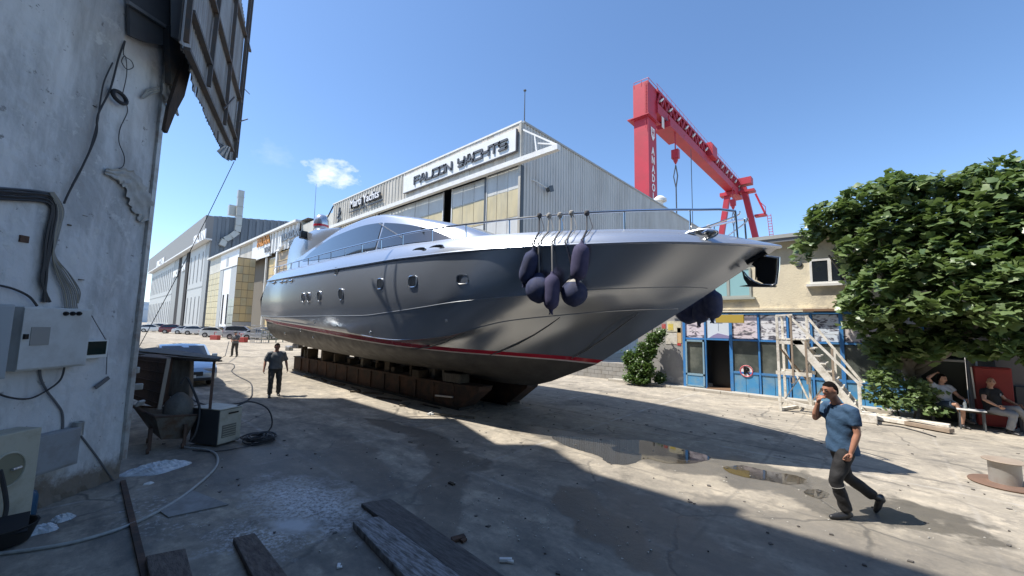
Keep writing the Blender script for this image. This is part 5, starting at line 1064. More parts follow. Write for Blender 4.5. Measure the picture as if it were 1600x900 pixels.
q = MB(); q.tube(smoothp([hX(282,600,-10.3), hX(292,590,-10.3), hX(303,612,-10.2), hX(312,640,-10.0), hX(306,675,-9.9), hX(296,690,-9.9)]), .022, 6); tag(obj('hose_piece', q, cab_d, smooth=True), 'black hose hooked over the sack and hanging beside the welding machine', 'hose')
q = MB(); q.rbox(hX(238,590,-10.9), (.3,.1,.5)); q.rbox(hX(225,600,-10.9)+Vector((0,0,.1)), (.12,.12,.2)); 
for i in range(3):
    p = hX(213+i*3, 578+i*26, -9.6); b = MB(); b.rbox(p, (.13, .05, .11), rz=.4+i, rx=.3*i); tag(obj('plastic_scrap', b, ragm, bevel=.02), ['pale scrap stuffed beside the tank near the roof','white bottle shaped scrap beside the middle of the tank','crumpled pale scrap beside the foot of the tank'][i], 'scrap')
# welding machine
wx, wy = -9.85, 2.1
wb = thing('welding_machine', 'square cream and dark grey welding machine with cables at the lean-to post', 'welding machine', (wx, wy, 0))
rz_ = R(27)
def wmx(q, a, b, m, nm, par, bv=0):
    M = Matrix.Translation((-10.0, 2.12, 0)) @ Matrix.Rotation(rz_, 4, 'Z'); mb = MB().box(a, b); xf(mb, M); return obj(nm, mb, m, par, bevel=bv)
wc = wmx(None, (-.36, -.24, .03), (.34, .24, .70), mat('dark_grey_casing', (.055,.06,.065), rough=.5), 'casing', wb, .012)
ff = wmx(None, (.342, -.235, .05), (.365, .235, .69), mat('cream_front', (.44,.42,.35), rough=.5, dirt=(.30,.27,.2), dscale=5, damt=.5), 'front_panel', wb, .006)
wmx(None, (.366, -.17, .16), (.374, .12, .40), mat('vent_grey', (.16,.155,.13), rough=.6), 'vent_grille', ff); wmx(None, (.366, -.06, .60), (.376, .15, .63), blackg, 'handle_slot', ff)
for i in range(5): wmx(None, (.375, -.16, .18+i*.045), (.380, .11, .19+i*.045), creamm, 'louvre', ff)
wmx(None, (-.37, -.25, .70), (.37, .25, .72), mat('cream_front', (0,0,0)), 'lid', wb, .006)
q = MB()
for i in range(9):   # coil on the ground
    r0 = .30+.05*math.sin(i*2.1); q.tube([Vector((-9.55+.10*math.sin(i)+r0*1.0*math.cos(t), 2.75+.08*math.cos(i*1.7)+r0*.75*math.sin(t), .02+.012*i+.01*math.sin(3*t+i))) for t in [2*math.pi*j/26 for j in range(26)]], .013, 5, closed=True)
tag(obj('cable_coil', q, cab_d, smooth=True), 'tangled coil of black cable on the ground beside the welding machine', 'cable coil')
q = MB(); q.tube(smoothp([Vector((-9.75,2.3,.66)), Vector((-9.8,2.6,.78)), Vector((-9.75,2.95,.6)), Vector((-9.7,3.05,.25)), Vector((-9.6,2.85,.03))]), .016, 6); tag(obj('cable', q, cab_d, smooth=True), 'black cable arching from the welding machine top to the coil', 'cable')
q = MB(); q.tube(smoothp([hZ(300,605,.015), hZ(300,622,.015), hZ(320,632,.015), hZ(350,633,.015), hZ(378,629,.015), hZ(391,622,.015), hZ(394,612,.015), hZ(391,598,.015), hZ(372,588,.015), hZ(362,580,.015), hZ(366,574,.015), hZ(364,569,.015), hZ(350,568,.015), hZ(338,569,.015)]), .022, 6); tag(obj('hose', q, cab_d, smooth=True), 'black hose snaking on the concrete from the lean-to toward the far worker', 'hose')
q = MB(); P = [hZ(x, y, .02) for x, y in ((-30,868),(0,865),(60,857),(120,846),(190,825),(240,803),(285,776),(320,748),(337,730),(340,716),(334,707),(318,702),(300,700),(280,698))]; q.tube(smoothp(P), .019, 8); tag(obj('hose', q, mat('pale_grey_hose', (.36,.37,.36), rough=.5, dirt=(.2,.19,.17), dscale=9, damt=.5), smooth=True), 'long pale grey hose sweeping across the ground from the lower left', 'hose')
q = MB(); q.tube(smoothp([Vector((-9.6,1.7,.02)), Vector((-9.2,2.1,.02)), Vector((-9.35,2.9,.02)), Vector((-9.9,3.2,.02))]), .01, 5); tag(obj('cable', q, cab_d, smooth=True), 'thin black cable on the ground in front of the welding machine', 'cable')
# ground items near the pier
q = MB(); q.beam(hZ(192,752,.02), hZ(228,905,.02), .06, .035); tag(obj('steel_strip', q, mat('rusty_cradle_steel', (0,0,0))), 'narrow rusty steel strip running along the ground from the pier foot', 'steel strip')
q = MB(); q.prism([hZ(245,797,.006), hZ(300,767,.006), hZ(357,789,.006), hZ(263,809,.006)], (0,0,.012)); tag(obj('sheet_of_board', q, mat('grey_board', (.22,.22,.21), rough=.7, dirt=(.12,.11,.10), dscale=3, damt=.6, col2=(.28,.28,.27), scale=2)), 'thin grey board lying flat under the pale hose', 'board')
def crumple(cx, cy, sx, sy, h, seed, n=26):
    rr_ = random.Random(seed); rows = []
    for i in range(n):
        r = []
        for j in range(n):
            u, v = i/(n-1)*2-1, j/(n-1)*2-1; k_ = max(0, 1-(u*u+v*v)**1.2); z = .004+h*k_*(.35+.65*abs(math.sin(u*7+seed+2*v))*rr_.uniform(.4, 1)); r.append(Vector((cx+sx*u*(1+.12*math.sin(5*v+seed)), cy+sy*v*(1+.15*math.sin(4*u+seed)), z if k_ > 0 else -.02)))
        rows.append(r)
    return MB().sheet(rows)
plast = mat('crumpled_clear_plastic', (.55,.58,.60), rough=.25, spec=.8, col2=(.38,.40,.42), scale=14)
tag(obj('plastic_sheet', crumple(-8.85, 1.12, .28, .42, .13, 2), plast), 'heap of crumpled whitish plastic sheet on the ground beside the pier foot', 'plastic sheet')
tag(obj('plastic_bag', crumple(*hZ(62,830)[:2], .12, .16, .09, 5, 14), plast), 'small crumpled clear bag on the ground at the pier foot', 'plastic bag'); tag(obj('plastic_bag', crumple(*hZ(98,812)[:2], .09, .11, .08, 9, 14), plast), 'crumpled whitish bag lying farther right at the pier foot', 'plastic bag')
tag(obj('paper_scrap', crumple(*hZ(232,756)[:2], .05, .07, .03, 13, 8), white_trim), 'white paper scrap in front of the plastic heap', 'paper scrap')
# heavy timbers in the foreground
def timber(quad, h, m, label, z0=.004, bev=.012, g_=None):
    P = [hZ(x, y, h) for x, y in quad]; L1 = (P[3]-P[0])
    ext = (P[2]-P[1]).normalized()*.0; q = MB(); q.prism([P[0], P[1], P[2], P[3]], (0,0,.004-h)); return tag(obj('timber_beam', q, m, bevel=bev), label, 'timber', g_)
tim1 = mat('whitish_worn_timber', (.22,.21,.20), rough=.85, col2=(.36,.36,.37), scale=3.2, stretch=(2.2,14,1), bump=.7, bscale=9, dirt=(.05,.042,.036), dscale=2.2, damt=.8, contrast=1.5)
tim2 = mat('dark_wet_timber', (.075,.066,.06), rough=.6, col2=(.12,.115,.11), scale=2.4, stretch=(2.2,12,1), bump=.5, bscale=9, dirt=(.035,.03,.028), dscale=2, damt=.7)
tim3 = mat('brown_split_timber', (.10,.075,.06), rough=.85, col2=(.17,.14,.12), scale=3, stretch=(3,10,1), bump=.6, bscale=9, dirt=(.05,.035,.03), dscale=2, damt=.7)
def ext(a, b, f): return (a[0]+(b[0]-a[0])*f, a[1]+(b[1]-a[1])*f)
timber([(564,786),(610,778),(812,915),(742,915)], .055, tim2, 'broad dark wet plank, the farther right of the two crossing foreground timbers')
timber([(551,814),(592,806),(738,912),(648,916)], .085, tim1, 'thick timber with whitish worn top beside the broad dark plank')
timber([(364,840),(398,832),(466,920),(408,925)], .07, tim3, 'brown split timber in the foreground left of the whitish one')
timber([(228,868),(290,856),(308,925),(240,935)], .09, tim3, 'dark timber stump end at the bottom edge near the rusty strip')
q = MB(); P = [hZ(395,838,.115), hZ(440,905,.115)]; q.beam(P[0]+Vector((0,.0,-.03)), P[1]+Vector((0,0,-.03)), .012, .02)
# debris chips on the shaded ground (real pieces)
rd = random.Random(21); mb = MB()
for i in range(420):
    x, y = rd.uniform(-9, 2.5), rd.uniform(1.2, 9.5)
    if rd.random() < .35: x, y = rd.gauss(-3.5, 1.3), rd.gauss(4.2, .7)
    s_ = rd.uniform(.004, .018); a = rd.uniform(0, 6.3); mb.prism([Vector((x+s_*math.cos(a+k_*2.1)*rd.uniform(.6,1.3), y+s_*math.sin(a+k_*2.1)*rd.uniform(.6,1.3), .003)) for k_ in range(3)], (0, 0, rd.uniform(.003, .012)))
o_ = obj('debris_chips', mb, mat('pale_chip', (.50,.48,.43), rough=.8)); o_['kind'] = 'stuff'
mb = MB()
for i in range(300):
    x, y = rd.uniform(-12, 3), rd.uniform(1.0, 15); s_ = rd.uniform(.01, .035); a = rd.uniform(0, 6.3); mb.prism([Vector((x+s_*math.cos(a+k_*1.6)*rd.uniform(.5,1.3), y+s_*math.sin(a+k_*1.6)*rd.uniform(.5,1.3), .003)) for k_ in range(4)], (0, 0, rd.uniform(.004, .016)))
o_ = obj('gravel_chips', mb, mat('dark_chip', (.11,.10,.09), rough=.8)); o_['kind'] = 'stuff'
for i, (px, py, s_, lb) in enumerate(((705,757,.05,'small brown wood chip in the shaded middle ground'),(716,845,.075,'short brown pipe stub lying beside the broad dark plank'),(529,886-0,.035,'pale scrap at the bottom of the shaded ground'),(790,878,.06,'crumpled pale paper on the shaded ground at the bottom'),(672,648,.09,'thin pale lath lying at the edge of the shade'))):
    p = hZ(px, py); q = MB(); q.rbox(p+Vector((0,0,s_*.35)), (s_*2.2, s_*.9, s_*.55), rz=i*1.3, rx=.15); q.rbox(p+Vector((s_*.9,s_*.3,s_*.3)), (s_, s_*.6, s_*.4), rz=i+.7); tag(obj('scrap', q, [tone[0], rust, white_trim, white_trim, white_trim][i], bevel=.006), lb, 'scrap')
# ------------------------------------------------------------------ workshop office with blue shop front (front on the line Y = 18)
SY = 18.0
stucco = mat('peeling_cream_stucco', (.74,.66,.49), rough=.9, col2=(.64,.57,.43), scale=1.4, bump=.5, bscale=18, dirt=(.34,.32,.28), dscale=1.1, damt=.6, dlo=.5, dhi=.62)
stucco_g = mat('grey_stucco', (.34,.33,.31), rough=.9, col2=(.27,.26,.25), scale=2, bump=.4, bscale=20, dirt=(.50,.48,.44), dscale=1.5, damt=.6, dlo=.58, dhi=.64)
blue = mat('blue_painted_frame', (.03,.17,.46), rough=.5, col2=(.05,.22,.50), scale=3, dirt=(.10,.20,.30), dscale=4, damt=.5)
blue2 = mat('faded_blue_panel', (.045,.22,.46), rough=.55, col2=(.07,.28,.50), scale=1.5, dirt=(.22,.30,.32), dscale=1.8, damt=.6)
shopg = mat('dusty_shop_glass', (.075,.085,.075), rough=.12, spec=.8, dirt=(.20,.21,.18), dscale=.9, damt=.6)
of = thing('office_building', 'two storey cream stucco office with blue shop front behind the wooden stairs', 'building', (0, SY, 0))
q = MB(); q.box((-8.2, SY, 3.25), (9.5, SY+7, 6.0)); obj('wall', q, stucco, of)
q = MB(); q.box((-8.3, SY-.02, 0), (-6.25, SY+.4, 3.25)); obj('wall', q, stucco_g, of)
q = MB(); q.box((2.0, SY-.01, 0), (9.5, SY+.5, 3.25)); obj('wall', q, stucco_g, of)
q = MB(); q.box((-8.6, SY-.38, 5.98), (10, SY+7.2, 6.12)); obj('roof_slab', q, mat('grey_roof_edge', (.36,.37,.36), rough=.7), of)
q = MB(); q.box((-8.6, SY-.34, 5.84), (10, SY-.28, 5.98)); obj('gutter', q, mat('grey_metal', (0,0,0)), of)
q = MB(); q.box((-6.3, SY+2.5, 0), (2.2, SY+2.6, 3.2)); q.box((-6.3, SY, 3.18), (2.2, SY+2.6, 3.25)); obj('shop_interior', q, dark_in, of)
# upper windows
def window(parent, x0, x1, z0, z1, pane_m, fm, y=SY, split=1, label=None):
    q = MB(); f = .07
    q.box((x0, y-.05, z0), (x0+f, y+.02, z1)); q.box((x1-f, y-.05, z0), (x1, y+.02, z1)); q.box((x0+f, y-.05, z1-f), (x1-f, y+.02, z1)); q.box((x0+f, y-.05, z0), (x1-f, y+.02, z0+f))
    for k_ in range(1, split+1): xm = x0+(x1-x0)*k_/(split+1); q.box((xm-.05, y-.055, z0+f), (xm+.05, y+.02, z1-f))
    wn = obj('window', q, fm, parent)
    for k_ in range(split+1):
        a = x0+(x1-x0)*k_/(split+1)+.06; b = x0+(x1-x0)*(k_+1)/(split+1)-.06; p = MB(); p.box((a, y-.035, z0+f), (b, y-.012, z1-f)); obj('pane', p, pane_m, wn)
    p = MB(); p.box((x0-.12, y-.14, z0-.09), (x1+.12, y-.002, z0-.005)); obj('sill', p, fm, wn)
    return wn
window(of, -1.66, -.52, 4.22, 5.12, glassd, white_trim); window(of, -5.2, -3.55, 3.82, 5.0, mat('turquoise_pane', (.30,.52,.54), rough=.25, spec=.8), mat('old_frame', (.36,.38,.34), rough=.6))
window(of, 3.2, 4.4, 4.2, 5.1, glassd, white_trim)
q = MB(); q.lathe([(.10,0),(.12,.03),(.08,.05)], (-1.98, SY-.0, 4.98), 14, M=Matrix.Rotation(R(90),4,'X')); obj('round_vent', q, dark_frame, of)
# rusty canopy beam, pipe and yellow box above the shop front
q = MB(); q.box((-6.6, SY-.11, 3.22), (1.9, SY-.02, 3.29)); obj('canopy_plate', q, mat('brown_canopy', (.20,.12,.07), rough=.8), of)
q = MB(); q.box((-6.6, SY-.14, 3.29), (-1.2, SY-.002, 3.36)); obj('canopy_strip', q, stucco, of)
q = MB(); q.tube([(-6.7, SY-.16, 3.24), (-1.6, SY-.16, 3.22)], .03, 8); obj('canopy_pipe', q, mat('pale_cream_pipe', (.55,.50,.38), rough=.6), of)
q = MB(); q.box((-4.75, SY-.55, 2.78), (-3.75, SY-.42, 3.10)); tag(obj('sign_box', q, mat('mustard_board', (.42,.30,.05), rough=.6), bevel=.01), 'mustard yellow board hanging above the dark doorway', 'board')
q = MB(); q.box((-1.9, SY-.3, 3.22), (-.6, SY-.15, 3.30)); obj('bracket', q, mat('brown_canopy', (0,0,0)), of)
# blue frame of the shop front
def sx(px): return hY(px, 560, SY-.06).x
posts = [1070, 1103, 1143, 1187, 1233, 1270, 1317, 1379, 1412, 1445]; PX = [sx(p) for p in posts]
zb, zm, zt = .82, 2.10, 3.12
for i, x in enumerate(PX):
    q = MB(); w_ = .11 if i in (0, 2, 6) else .065; q.box((x-w_/2, SY-.10, .02), (x+w_/2, SY-.0, zt+.04)); obj('frame_post', q, blue, of)
q = MB(); q.box((PX[0], SY-.08, zt), (PX[-1], SY-.01, zt+.08)); obj('frame_rail', q, blue, of); q = MB(); q.box((PX[0], SY-.085, zm-.03), (PX[-1], SY-.01, zm+.04)); obj('frame_rail', q, blue, of)
q = MB(); q.box((PX[2], SY-.09, zb-.03), (PX[-1], SY-.01, zb+.05)); obj('frame_rail', q, blue, of)
def poster_mat(nm, a, b, sc, seed):
    m = bpy.data.materials.new(nm); m.use_nodes = True; t = m.node_tree; n = t.nodes; l = t.links; p = n['Principled BSDF']; p.inputs['Roughness'].default_value = .35
    tc = n.new('ShaderNodeTexCoord'); mp = n.new('ShaderNodeMapping'); mp.inputs['Location'].default_value = (seed, 0, seed); mp.inputs['Scale'].default_value = (1, 1, 2.1); l.new(tc.outputs['Object'], mp.inputs[0])
    q = n.new('ShaderNodeTexNoise'); q.inputs['Scale'].default_value = sc; q.inputs['Detail'].default_value = 5; q.inputs['Distortion'].default_value = 1.2; l.new(mp.outputs[0], q.inputs['Vector'])
    cr = n.new('ShaderNodeValToRGB'); l.new(q.outputs['Fac'], cr.inputs[0]); e = cr.color_ramp.elements
    e[0].position = .38; e[0].color = tuple(a)+(1,); e[1].position = .485; e[1].color = tuple(b)+(1,)
    x = cr.color_ramp.elements.new(.43); x.color = ((a[0]+b[0])*.42, (a[1]+b[1])*.40, (a[2]+b[2])*.42, 1)
    l.new(cr.outputs[0], p.inputs['Base Color']); return m
pmats = [poster_mat('faded_photo_poster_%s' % w_, (.10,.10,.12), tuple(min(v_*1.15,.85) for v_ in c_), 2.9+i*.3, 3.1*i) for i, (w_, c_) in enumerate((('pinkish', (.58,.52,.56)), ('bluish', (.55,.60,.66)), ('grey', (.60,.60,.62)), ('brown', (.52,.47,.45)), ('white', (.64,.64,.65))))]
rq = random.Random(2)
for i in range(len(PX)-1):
    a, b = PX[i]+.05, PX[i+1]-.05
    pm = mat('white_door_sign', (.60,.66,.74), rough=.4) if i == 1 else pmats[(i*2+1) % 5 if i else 0]
    p = MB(); p.box((a, SY-.045, zm+.05), (b, SY-.03, zt-.02)); po = obj('poster', p, pm, of)
    if i == 1:
        p = MB()
        for k_ in range(3): p.box((a+.15+.05*k_, SY-.052, 2.95-.09*k_), (b-.15-.05*k_, SY-.046, 2.975-.09*k_))
        obj('printed_lines', p, mat('print_blue_grey', (.22,.28,.38), rough=.5), po); p = MB(); p.prism([(a+.1, SY-.046, zm+.06), (b-.02, SY-.046, zm+.06), (b-.02, SY-.046, zm+.16), ((a+b)/2, SY-.046, zm+.26), (a+.25, SY-.046, zm+.17)], (0,-.006,0)); obj('printed_wave', p, mat('print_violet', (.25,.22,.38), rough=.5), po); p = MB(); p.box(((a+b)/2+.02, SY-.052, 2.45), ((a+b)/2+.035, SY-.046, 2.95)); obj('printed_line', p, mat('print_blue_grey', (0,0,0)), po)
    else:
        for z in (2.42, 2.78):   # joints of the printed sheets
            p = MB(); p.box((a, SY-.05, z), (b, SY-.046, z+.012)); obj('poster_joint', p, white_trim, po)
    if i == 1: continue
    z0 = .86 if i else .62
    p = MB(); p.box((a, SY-.04, z0), (b, SY-.028, zm-.04)); obj('pane', p, shopg, of)
    if i > 0:
        nn2 = 2
        for k_ in range(nn2): p = MB(); p.box((a+(b-a)*k_/nn2+.008, SY-.06-.006*(k_ % 2), .05), (a+(b-a)*(k_+1)/nn2-.008, SY-.02, zb-.035)); obj('blue_panel', p, blue2, of)
# glazed entrance leaf at left with blue foot, dark doorway next to it
p = MB(); a, b = PX[0]+.06, PX[1]-.04; p.box((a, SY-.14, .14), (a+.06, SY-.08, zm-.05)); p.box((b-.06, SY-.14, .14), (b, SY-.08, zm-.05)); p.box((a, SY-.14, zm-.12), (b, SY-.08, zm-.05)); p.box((a, SY-.14, .56), (b, SY-.08, .64)); p.box((a, SY-.14, .10), (b, SY-.08, .16))
dl = obj('door', p, mat('pale_blue_frame', (.22,.34,.42), rough=.5), of); p = MB(); p.box((a+.06, SY-.12, .16), (b-.06, SY-.10, .56)); obj('blue_panel', p, blue2, dl); p = MB(); p.box((a+.08, SY-.03, .7), (a+.20, SY+.0, 1.95)); obj('curtain_edge', p, mat('yellowish_curtain', (.5,.48,.33), rough=.8), of)
p = MB(); p.box((PX[1]+.05, SY+.6, .03), (PX[2]-.05, SY+.62, zm)); obj('doorway', p, blackg, of); p = MB(); p.box((PX[1]+.03, SY-.2, .004), (PX[2]-.03, SY+.6, .10)); obj('door_step', p, mat('brown_canopy', (0,0,0)), of)
# no parking sign: white disc, red ring and slash, black R
c = hY(1166, 580, SY-.12); ns = thing('parking_sign', 'round red and white parking prohibition sign in the shop window', 'sign', (c.x, SY-.09, c.z))
RXm = Matrix.Rotation(R(90), 4, 'X')
q = MB(); q.lathe([(.235,0),(.235,.012)], (c.x, SY-.075, c.z), 28, M=RXm); obj('disc', q, mat('sign_disc_white', (.72,.68,.68), rough=.4), ns)
q = MB(); q.tube([(c.x+.215*math.cos(t), SY-.09, c.z+.215*math.sin(t)) for t in [2*math.pi*i/28 for i in range(28)]], .016, 6, closed=True); obj('red_ring', q, mat('sign_red', (.55,.03,.05), rough=.4), ns)
q = MB(); q.beam((c.x-.12, SY-.094, c.z+.12), (c.x+.13, SY-.094, c.z-.13), .022, .006, up=(0,-1,0)); obj('slash', q, mat('sign_red', (0,0,0)), ns)
mb = text_mb('P', .38, .012, .022); xf(mb, Matrix.Translation((c.x, SY-.104, c.z)) @ RXm); obj('letter', mb, blackg, ns)
q = MB(); q.beam((c.x+.0, SY-.104, c.z-.01), (c.x+.10, SY-.104, c.z-.13), .045, .012, up=(0,-1,0)); obj('letter_leg', q, blackg, ns)
# bills on the wall left of the front
for (x0, y0, x1, y1, cc, nm, lb) in ((1042,502,1064,520,(.66,.60,.42),'wall_poster','cream poster high on the grey wall left of the shop front'),(1044,506,1052,516,(.72,.55,.05),'wall_poster','small yellow sticker on the cream wall poster'),(1058,512,1065,536,(.62,.42,.2),'wall_poster','narrow orange poster beside the blue corner post'),(1034,506,1040,514,(.5,.05,.05),'wall_poster','small red bill at the left end of the posters'),(1058,536,1064,540,(.45,.03,.03),'wall_poster','tiny dark red plate under the orange poster'),(1040,518,1058,538,(.62,.58,.50),'wall_poster','torn pale poster below the cream one')):
    A = hY(x0, y0, SY-.03-.01*(nm == 'wall_poster' and x0 == 1044)); B = hY(x1, y1, SY-.03); q = MB(); q.box((A.x, SY-.036-.008*(x0 in (1044,)), B.z), (B.x, SY-.026, A.z)); tag(obj(nm, q, mat('bill_%d' % (x0*7+y0), cc, rough=.7, dirt=(.3,.28,.24), dscale=9, damt=.5)), lb, 'poster')
# low kerb in front, and low block wall further left behind the bow
kb = mat('pale_kerb', (.46,.43,.37), rough=.9, col2=(.38,.35,.30), scale=2)
for i in range(11):
    q = MB(); q.box((-9.5+i*.98+.008, 17.25, .0), (-9.5+(i+1)*.98-.008, 17.40+random.uniform(-.01,.01), .10)); o_ = obj('kerb_stone', q, kb, bevel=.01, kind='structure')
q = MB(); q.box((-9.5, 17.40, 0.0), (1.3, SY, .07)); obj('pavement', q, kb, kind='structure')
lw_ = thing('block_wall', 'low grey block wall between the halls and the vine', 'wall', (-14, 17.8, 0))
gb = mat('grey_blocks', (.30,.29,.27), rough=.9, dirt=(.22,.20,.17), dscale=3, damt=.5)
for r in range(4):
    for i in range(24): q = MB(); q.box((-18.0+i*.40+(.2 if r % 2 else 0)+.006, 17.9, .20*r+.006), (-18.0+(i+1)*.40+(.2 if r % 2 else 0)-.006, 18.1+random.uniform(-.008,.008), .20*(r+1)-.006)); obj('block', q, gb, lw_)

# ------------------------------------------------------------------ white wooden access stairs
wpaint = mat('chipped_white_paint_wood', (.76,.73,.66), rough=.7, col2=(.68,.64,.56), scale=6, dirt=(.34,.29,.22), dscale=5, damt=.6, bump=.3, bscale=30)
bare = mat('bare_wood', (.34,.27,.20), rough=.8, col2=(.26,.20,.15), scale=6, bump=.3, bscale=30)
sr = thing('wooden_stairs', 'white painted wooden boarding stairs with platform and handrails', 'stairs', (-1.6, 15.5, 0))
ya, yb = 15.1, 16.1      # near and far side
def S_(px, py, far=False): return hY(px, py, yb if far else ya)
def bm_(nm, a, b, w_=.07, h_=.07, m=wpaint): q = MB(); q.beam(a, b, w_, h_); return obj(nm, q, m, sr)
xL, xR = S_(1218, 600).x, S_(1262, 600).x; zP = 2.2; xfoot = S_(1348, 650).x
slope = (zP)/(xfoot-xR)
bm_('leg', (xL, ya, 0), (xL, ya, 2.98)); bm_('leg', (xL, yb, 0), (xL, yb, 2.98)); bm_('leg', (xR-.35, ya, .9), (xR-.35, ya, 2.98), .09, .05, bare); bm_('leg', (xR-.05, yb, 0), (xR-.05, yb, 3.0)); bm_('leg', (xR, ya, .9), (xR, ya, zP), .07,.05, bare)
for y in (ya, yb):
    bm_('stringer', (xR-.25, y, zP+.02), (xfoot, y, .06), .05, .20); bm_('handrail', (xR-.42 if y == ya else xR-.05, y, 3.0), (xfoot+.02, y, .98+.0), .06, .07)
    bm_('baluster', (xR+.62, y, slope*(xfoot-xR-.62)), (xR+.62, y, slope*(xfoot-xR-.62)+.92), .055, .055, wpaint if y == yb else bare); bm_('baluster', (xfoot-.05, y, .1), (xfoot-.05, y, 1.02), .055,.055)
    bm_('crossrail', (xL-.08, y, 1.18), (xR+.12, y, 1.18), .05, .11); bm_('crossrail', (xL, y, zP-.05), (xR, y, zP-.05), .05, .14)
bm_('crossrail', (xL, ya, 2.98), (xR-.3, ya, 3.0), .05, .05); bm_('crossrail', (xL, ya, 2.98), (xL, yb, 2.98), .05,.05); bm_('crossrail', (xL, ya, 1.15), (xL, yb, 1.15), .05,.09)
bm_('ground_beam', (xL-.05, ya, .36), (xfoot-.1, ya-.02, -.0+.04), .06, .10); bm_('ground_beam', (xL+.1, yb, .06), (xfoot+.2, yb, .05), .09,.09); bm_('ground_beam', (xL, ya, .05), (xL+.3, yb, .05), .10, .08)
bm_('brace', (xL, ya, 0.15), (xR+.05, ya+.3, 1.55), .025,.025, mat('grey_metal', (0,0,0))); bm_('brace', (xL+.02, yb, 1.9), (xR-.05, yb, .15), .05,.05); bm_('brace', (xR-.05, yb, .2), (xR+.45, yb, 1.0), .05,.05); bm_('brace', (xL+.02, ya, 2.0), (xR-.1, yb, .9), .04,.04, bare)
for i in range(6): q = MB(); q.box((xL-.03+i*.13, ya-.04, zP+.02), (xL+.08+i*.13, yb+.04, zP+.055)); obj('platform_board', q, wpaint, sr)
for i in range(1, 10):
    t = i/10; x = xR+(xfoot-xR)*t; z = zP*(1-t); q = MB(); q.box((x-.13, ya+.03, z-.02), (x+.10, yb-.03, z+.02)); obj('tread', q, wpaint, sr)
q = MB(); q.box((xfoot-.15, ya-.1, .004), (xfoot+.3, ya+.45, .24)); obj('foot_block', q, wpaint, sr, bevel=.02)
q = MB(); q.tube([(xL+.25*0+.35+.07*math.cos(t), ya-.05, 1.0+.12*math.sin(t)) for t in [2*math.pi*i/14 for i in range(14)]], .012, 5, closed=True); tag(obj('wire_loop', q, mat('grey_metal', (0,0,0))), 'loop of grey wire hanging on the stair crossrail', 'wire')
# low planks right of the stairs
for i, (x, y, l_, rz) in enumerate(((.35, 15.5, 1.5, -.35), (.55, 15.9, 1.6, -.25), (.9, 15.2, .9, -.5))):
    q = MB(); q.rbox((x, y, .08), (l_, .22, .10), rz=rz); tag(obj('plank', q, wpaint if i < 2 else bare, bevel=.01), ['white plank on the ground just right of the stair foot', 'farther white plank under the bush right of the stairs', 'short bare plank lying right of the white ones'][i], 'plank')
q = MB(); q.tube(smoothp([Vector((-.1,14.9,.01)), Vector((.3,15.0,.02)), Vector((.7,14.6,.02)), Vector((.95,14.2,.02))]), .015, 5); tag(obj('bent_bar', q, cab_d), 'thin dark bent bar on the concrete right of the stair foot', 'bar')

# ------------------------------------------------------------------ fig tree, vine and bushes
def leafmesh(lobes, ln, wd):
    """lobed leaf with a folded midrib"""
    pts = [(0,0,0)]; n = 16; out = []
    for i in range(n+1):
        t = -2.55+5.1*i/n; r = ln*(.62+.38*math.cos(t)) * (1+.20*math.cos(lobes*t)); out.append((r*math.cos(t)*.75+ln*.28, r*math.sin(t)*wd, -.10*abs(math.sin(t))*r+.02*math.sin(5*t)*ln))
    v = [(ln*.22, 0, .015)] + out; f = [(0, i, i+1) for i in range(1, n+1)]
    return v, f
def lm(nm, c1, c2, tr):
    m = bpy.data.materials.new(nm); m.use_nodes = True; t = m.node_tree; n = t.nodes; l = t.links; p = n['Principled BSDF']; p.inputs['Roughness'].default_value = .38; p.inputs['Specular IOR Level'].default_value = .55
    oi = n.new('ShaderNodeNewGeometry'); mi = n.new('ShaderNodeMix'); mi.data_type = 'RGBA'; mi.inputs[6].default_value = tuple(c1)+(1,); mi.inputs[7].default_value = tuple(c2)+(1,); l.new(oi.outputs['Random Per Island'], mi.inputs[0]); l.new(mi.outputs[2], p.inputs['Base Color'])
    tl = n.new('ShaderNodeBsdfTranslucent'); tl.inputs[0].default_value = tuple(tr)+(1,); ms = n.new('ShaderNodeMixShader'); ms.inputs[0].default_value = .22; l.new(p.outputs[0], ms.inputs[1]); l.new(tl.outputs[0], ms.inputs[2]); l.new(ms.outputs[0], n['Material Output'].inputs[0]); return m
figm = lm('fig_leaf_green', (.08,.135,.05), (.18,.24,.095), (.20,.30,.07)); vinem = lm('vine_leaf_green', (.04,.085,.02), (.085,.14,.03), (.15,.26,.04))
barkm = mat('grey_fig_bark', (.20,.18,.15), rough=.9, col2=(.13,.115,.095), scale=5, bump=.5, bscale=25)
def leafM(p, dirv, size, rnd, droop=.35):
    x = Vector(dirv)+Vector((rnd.gauss(0,.35), rnd.gauss(0,.35), rnd.gauss(-droop,.5))); x.normalize(); z = Vector((rnd.gauss(0,.6), rnd.gauss(0,.6)-.35, 1)); y = z.cross(x).normalized(); z = x.cross(y)
    M = Matrix((x*size, y*size, z*size)).transposed().to_4x4(); M.translation = p; return M
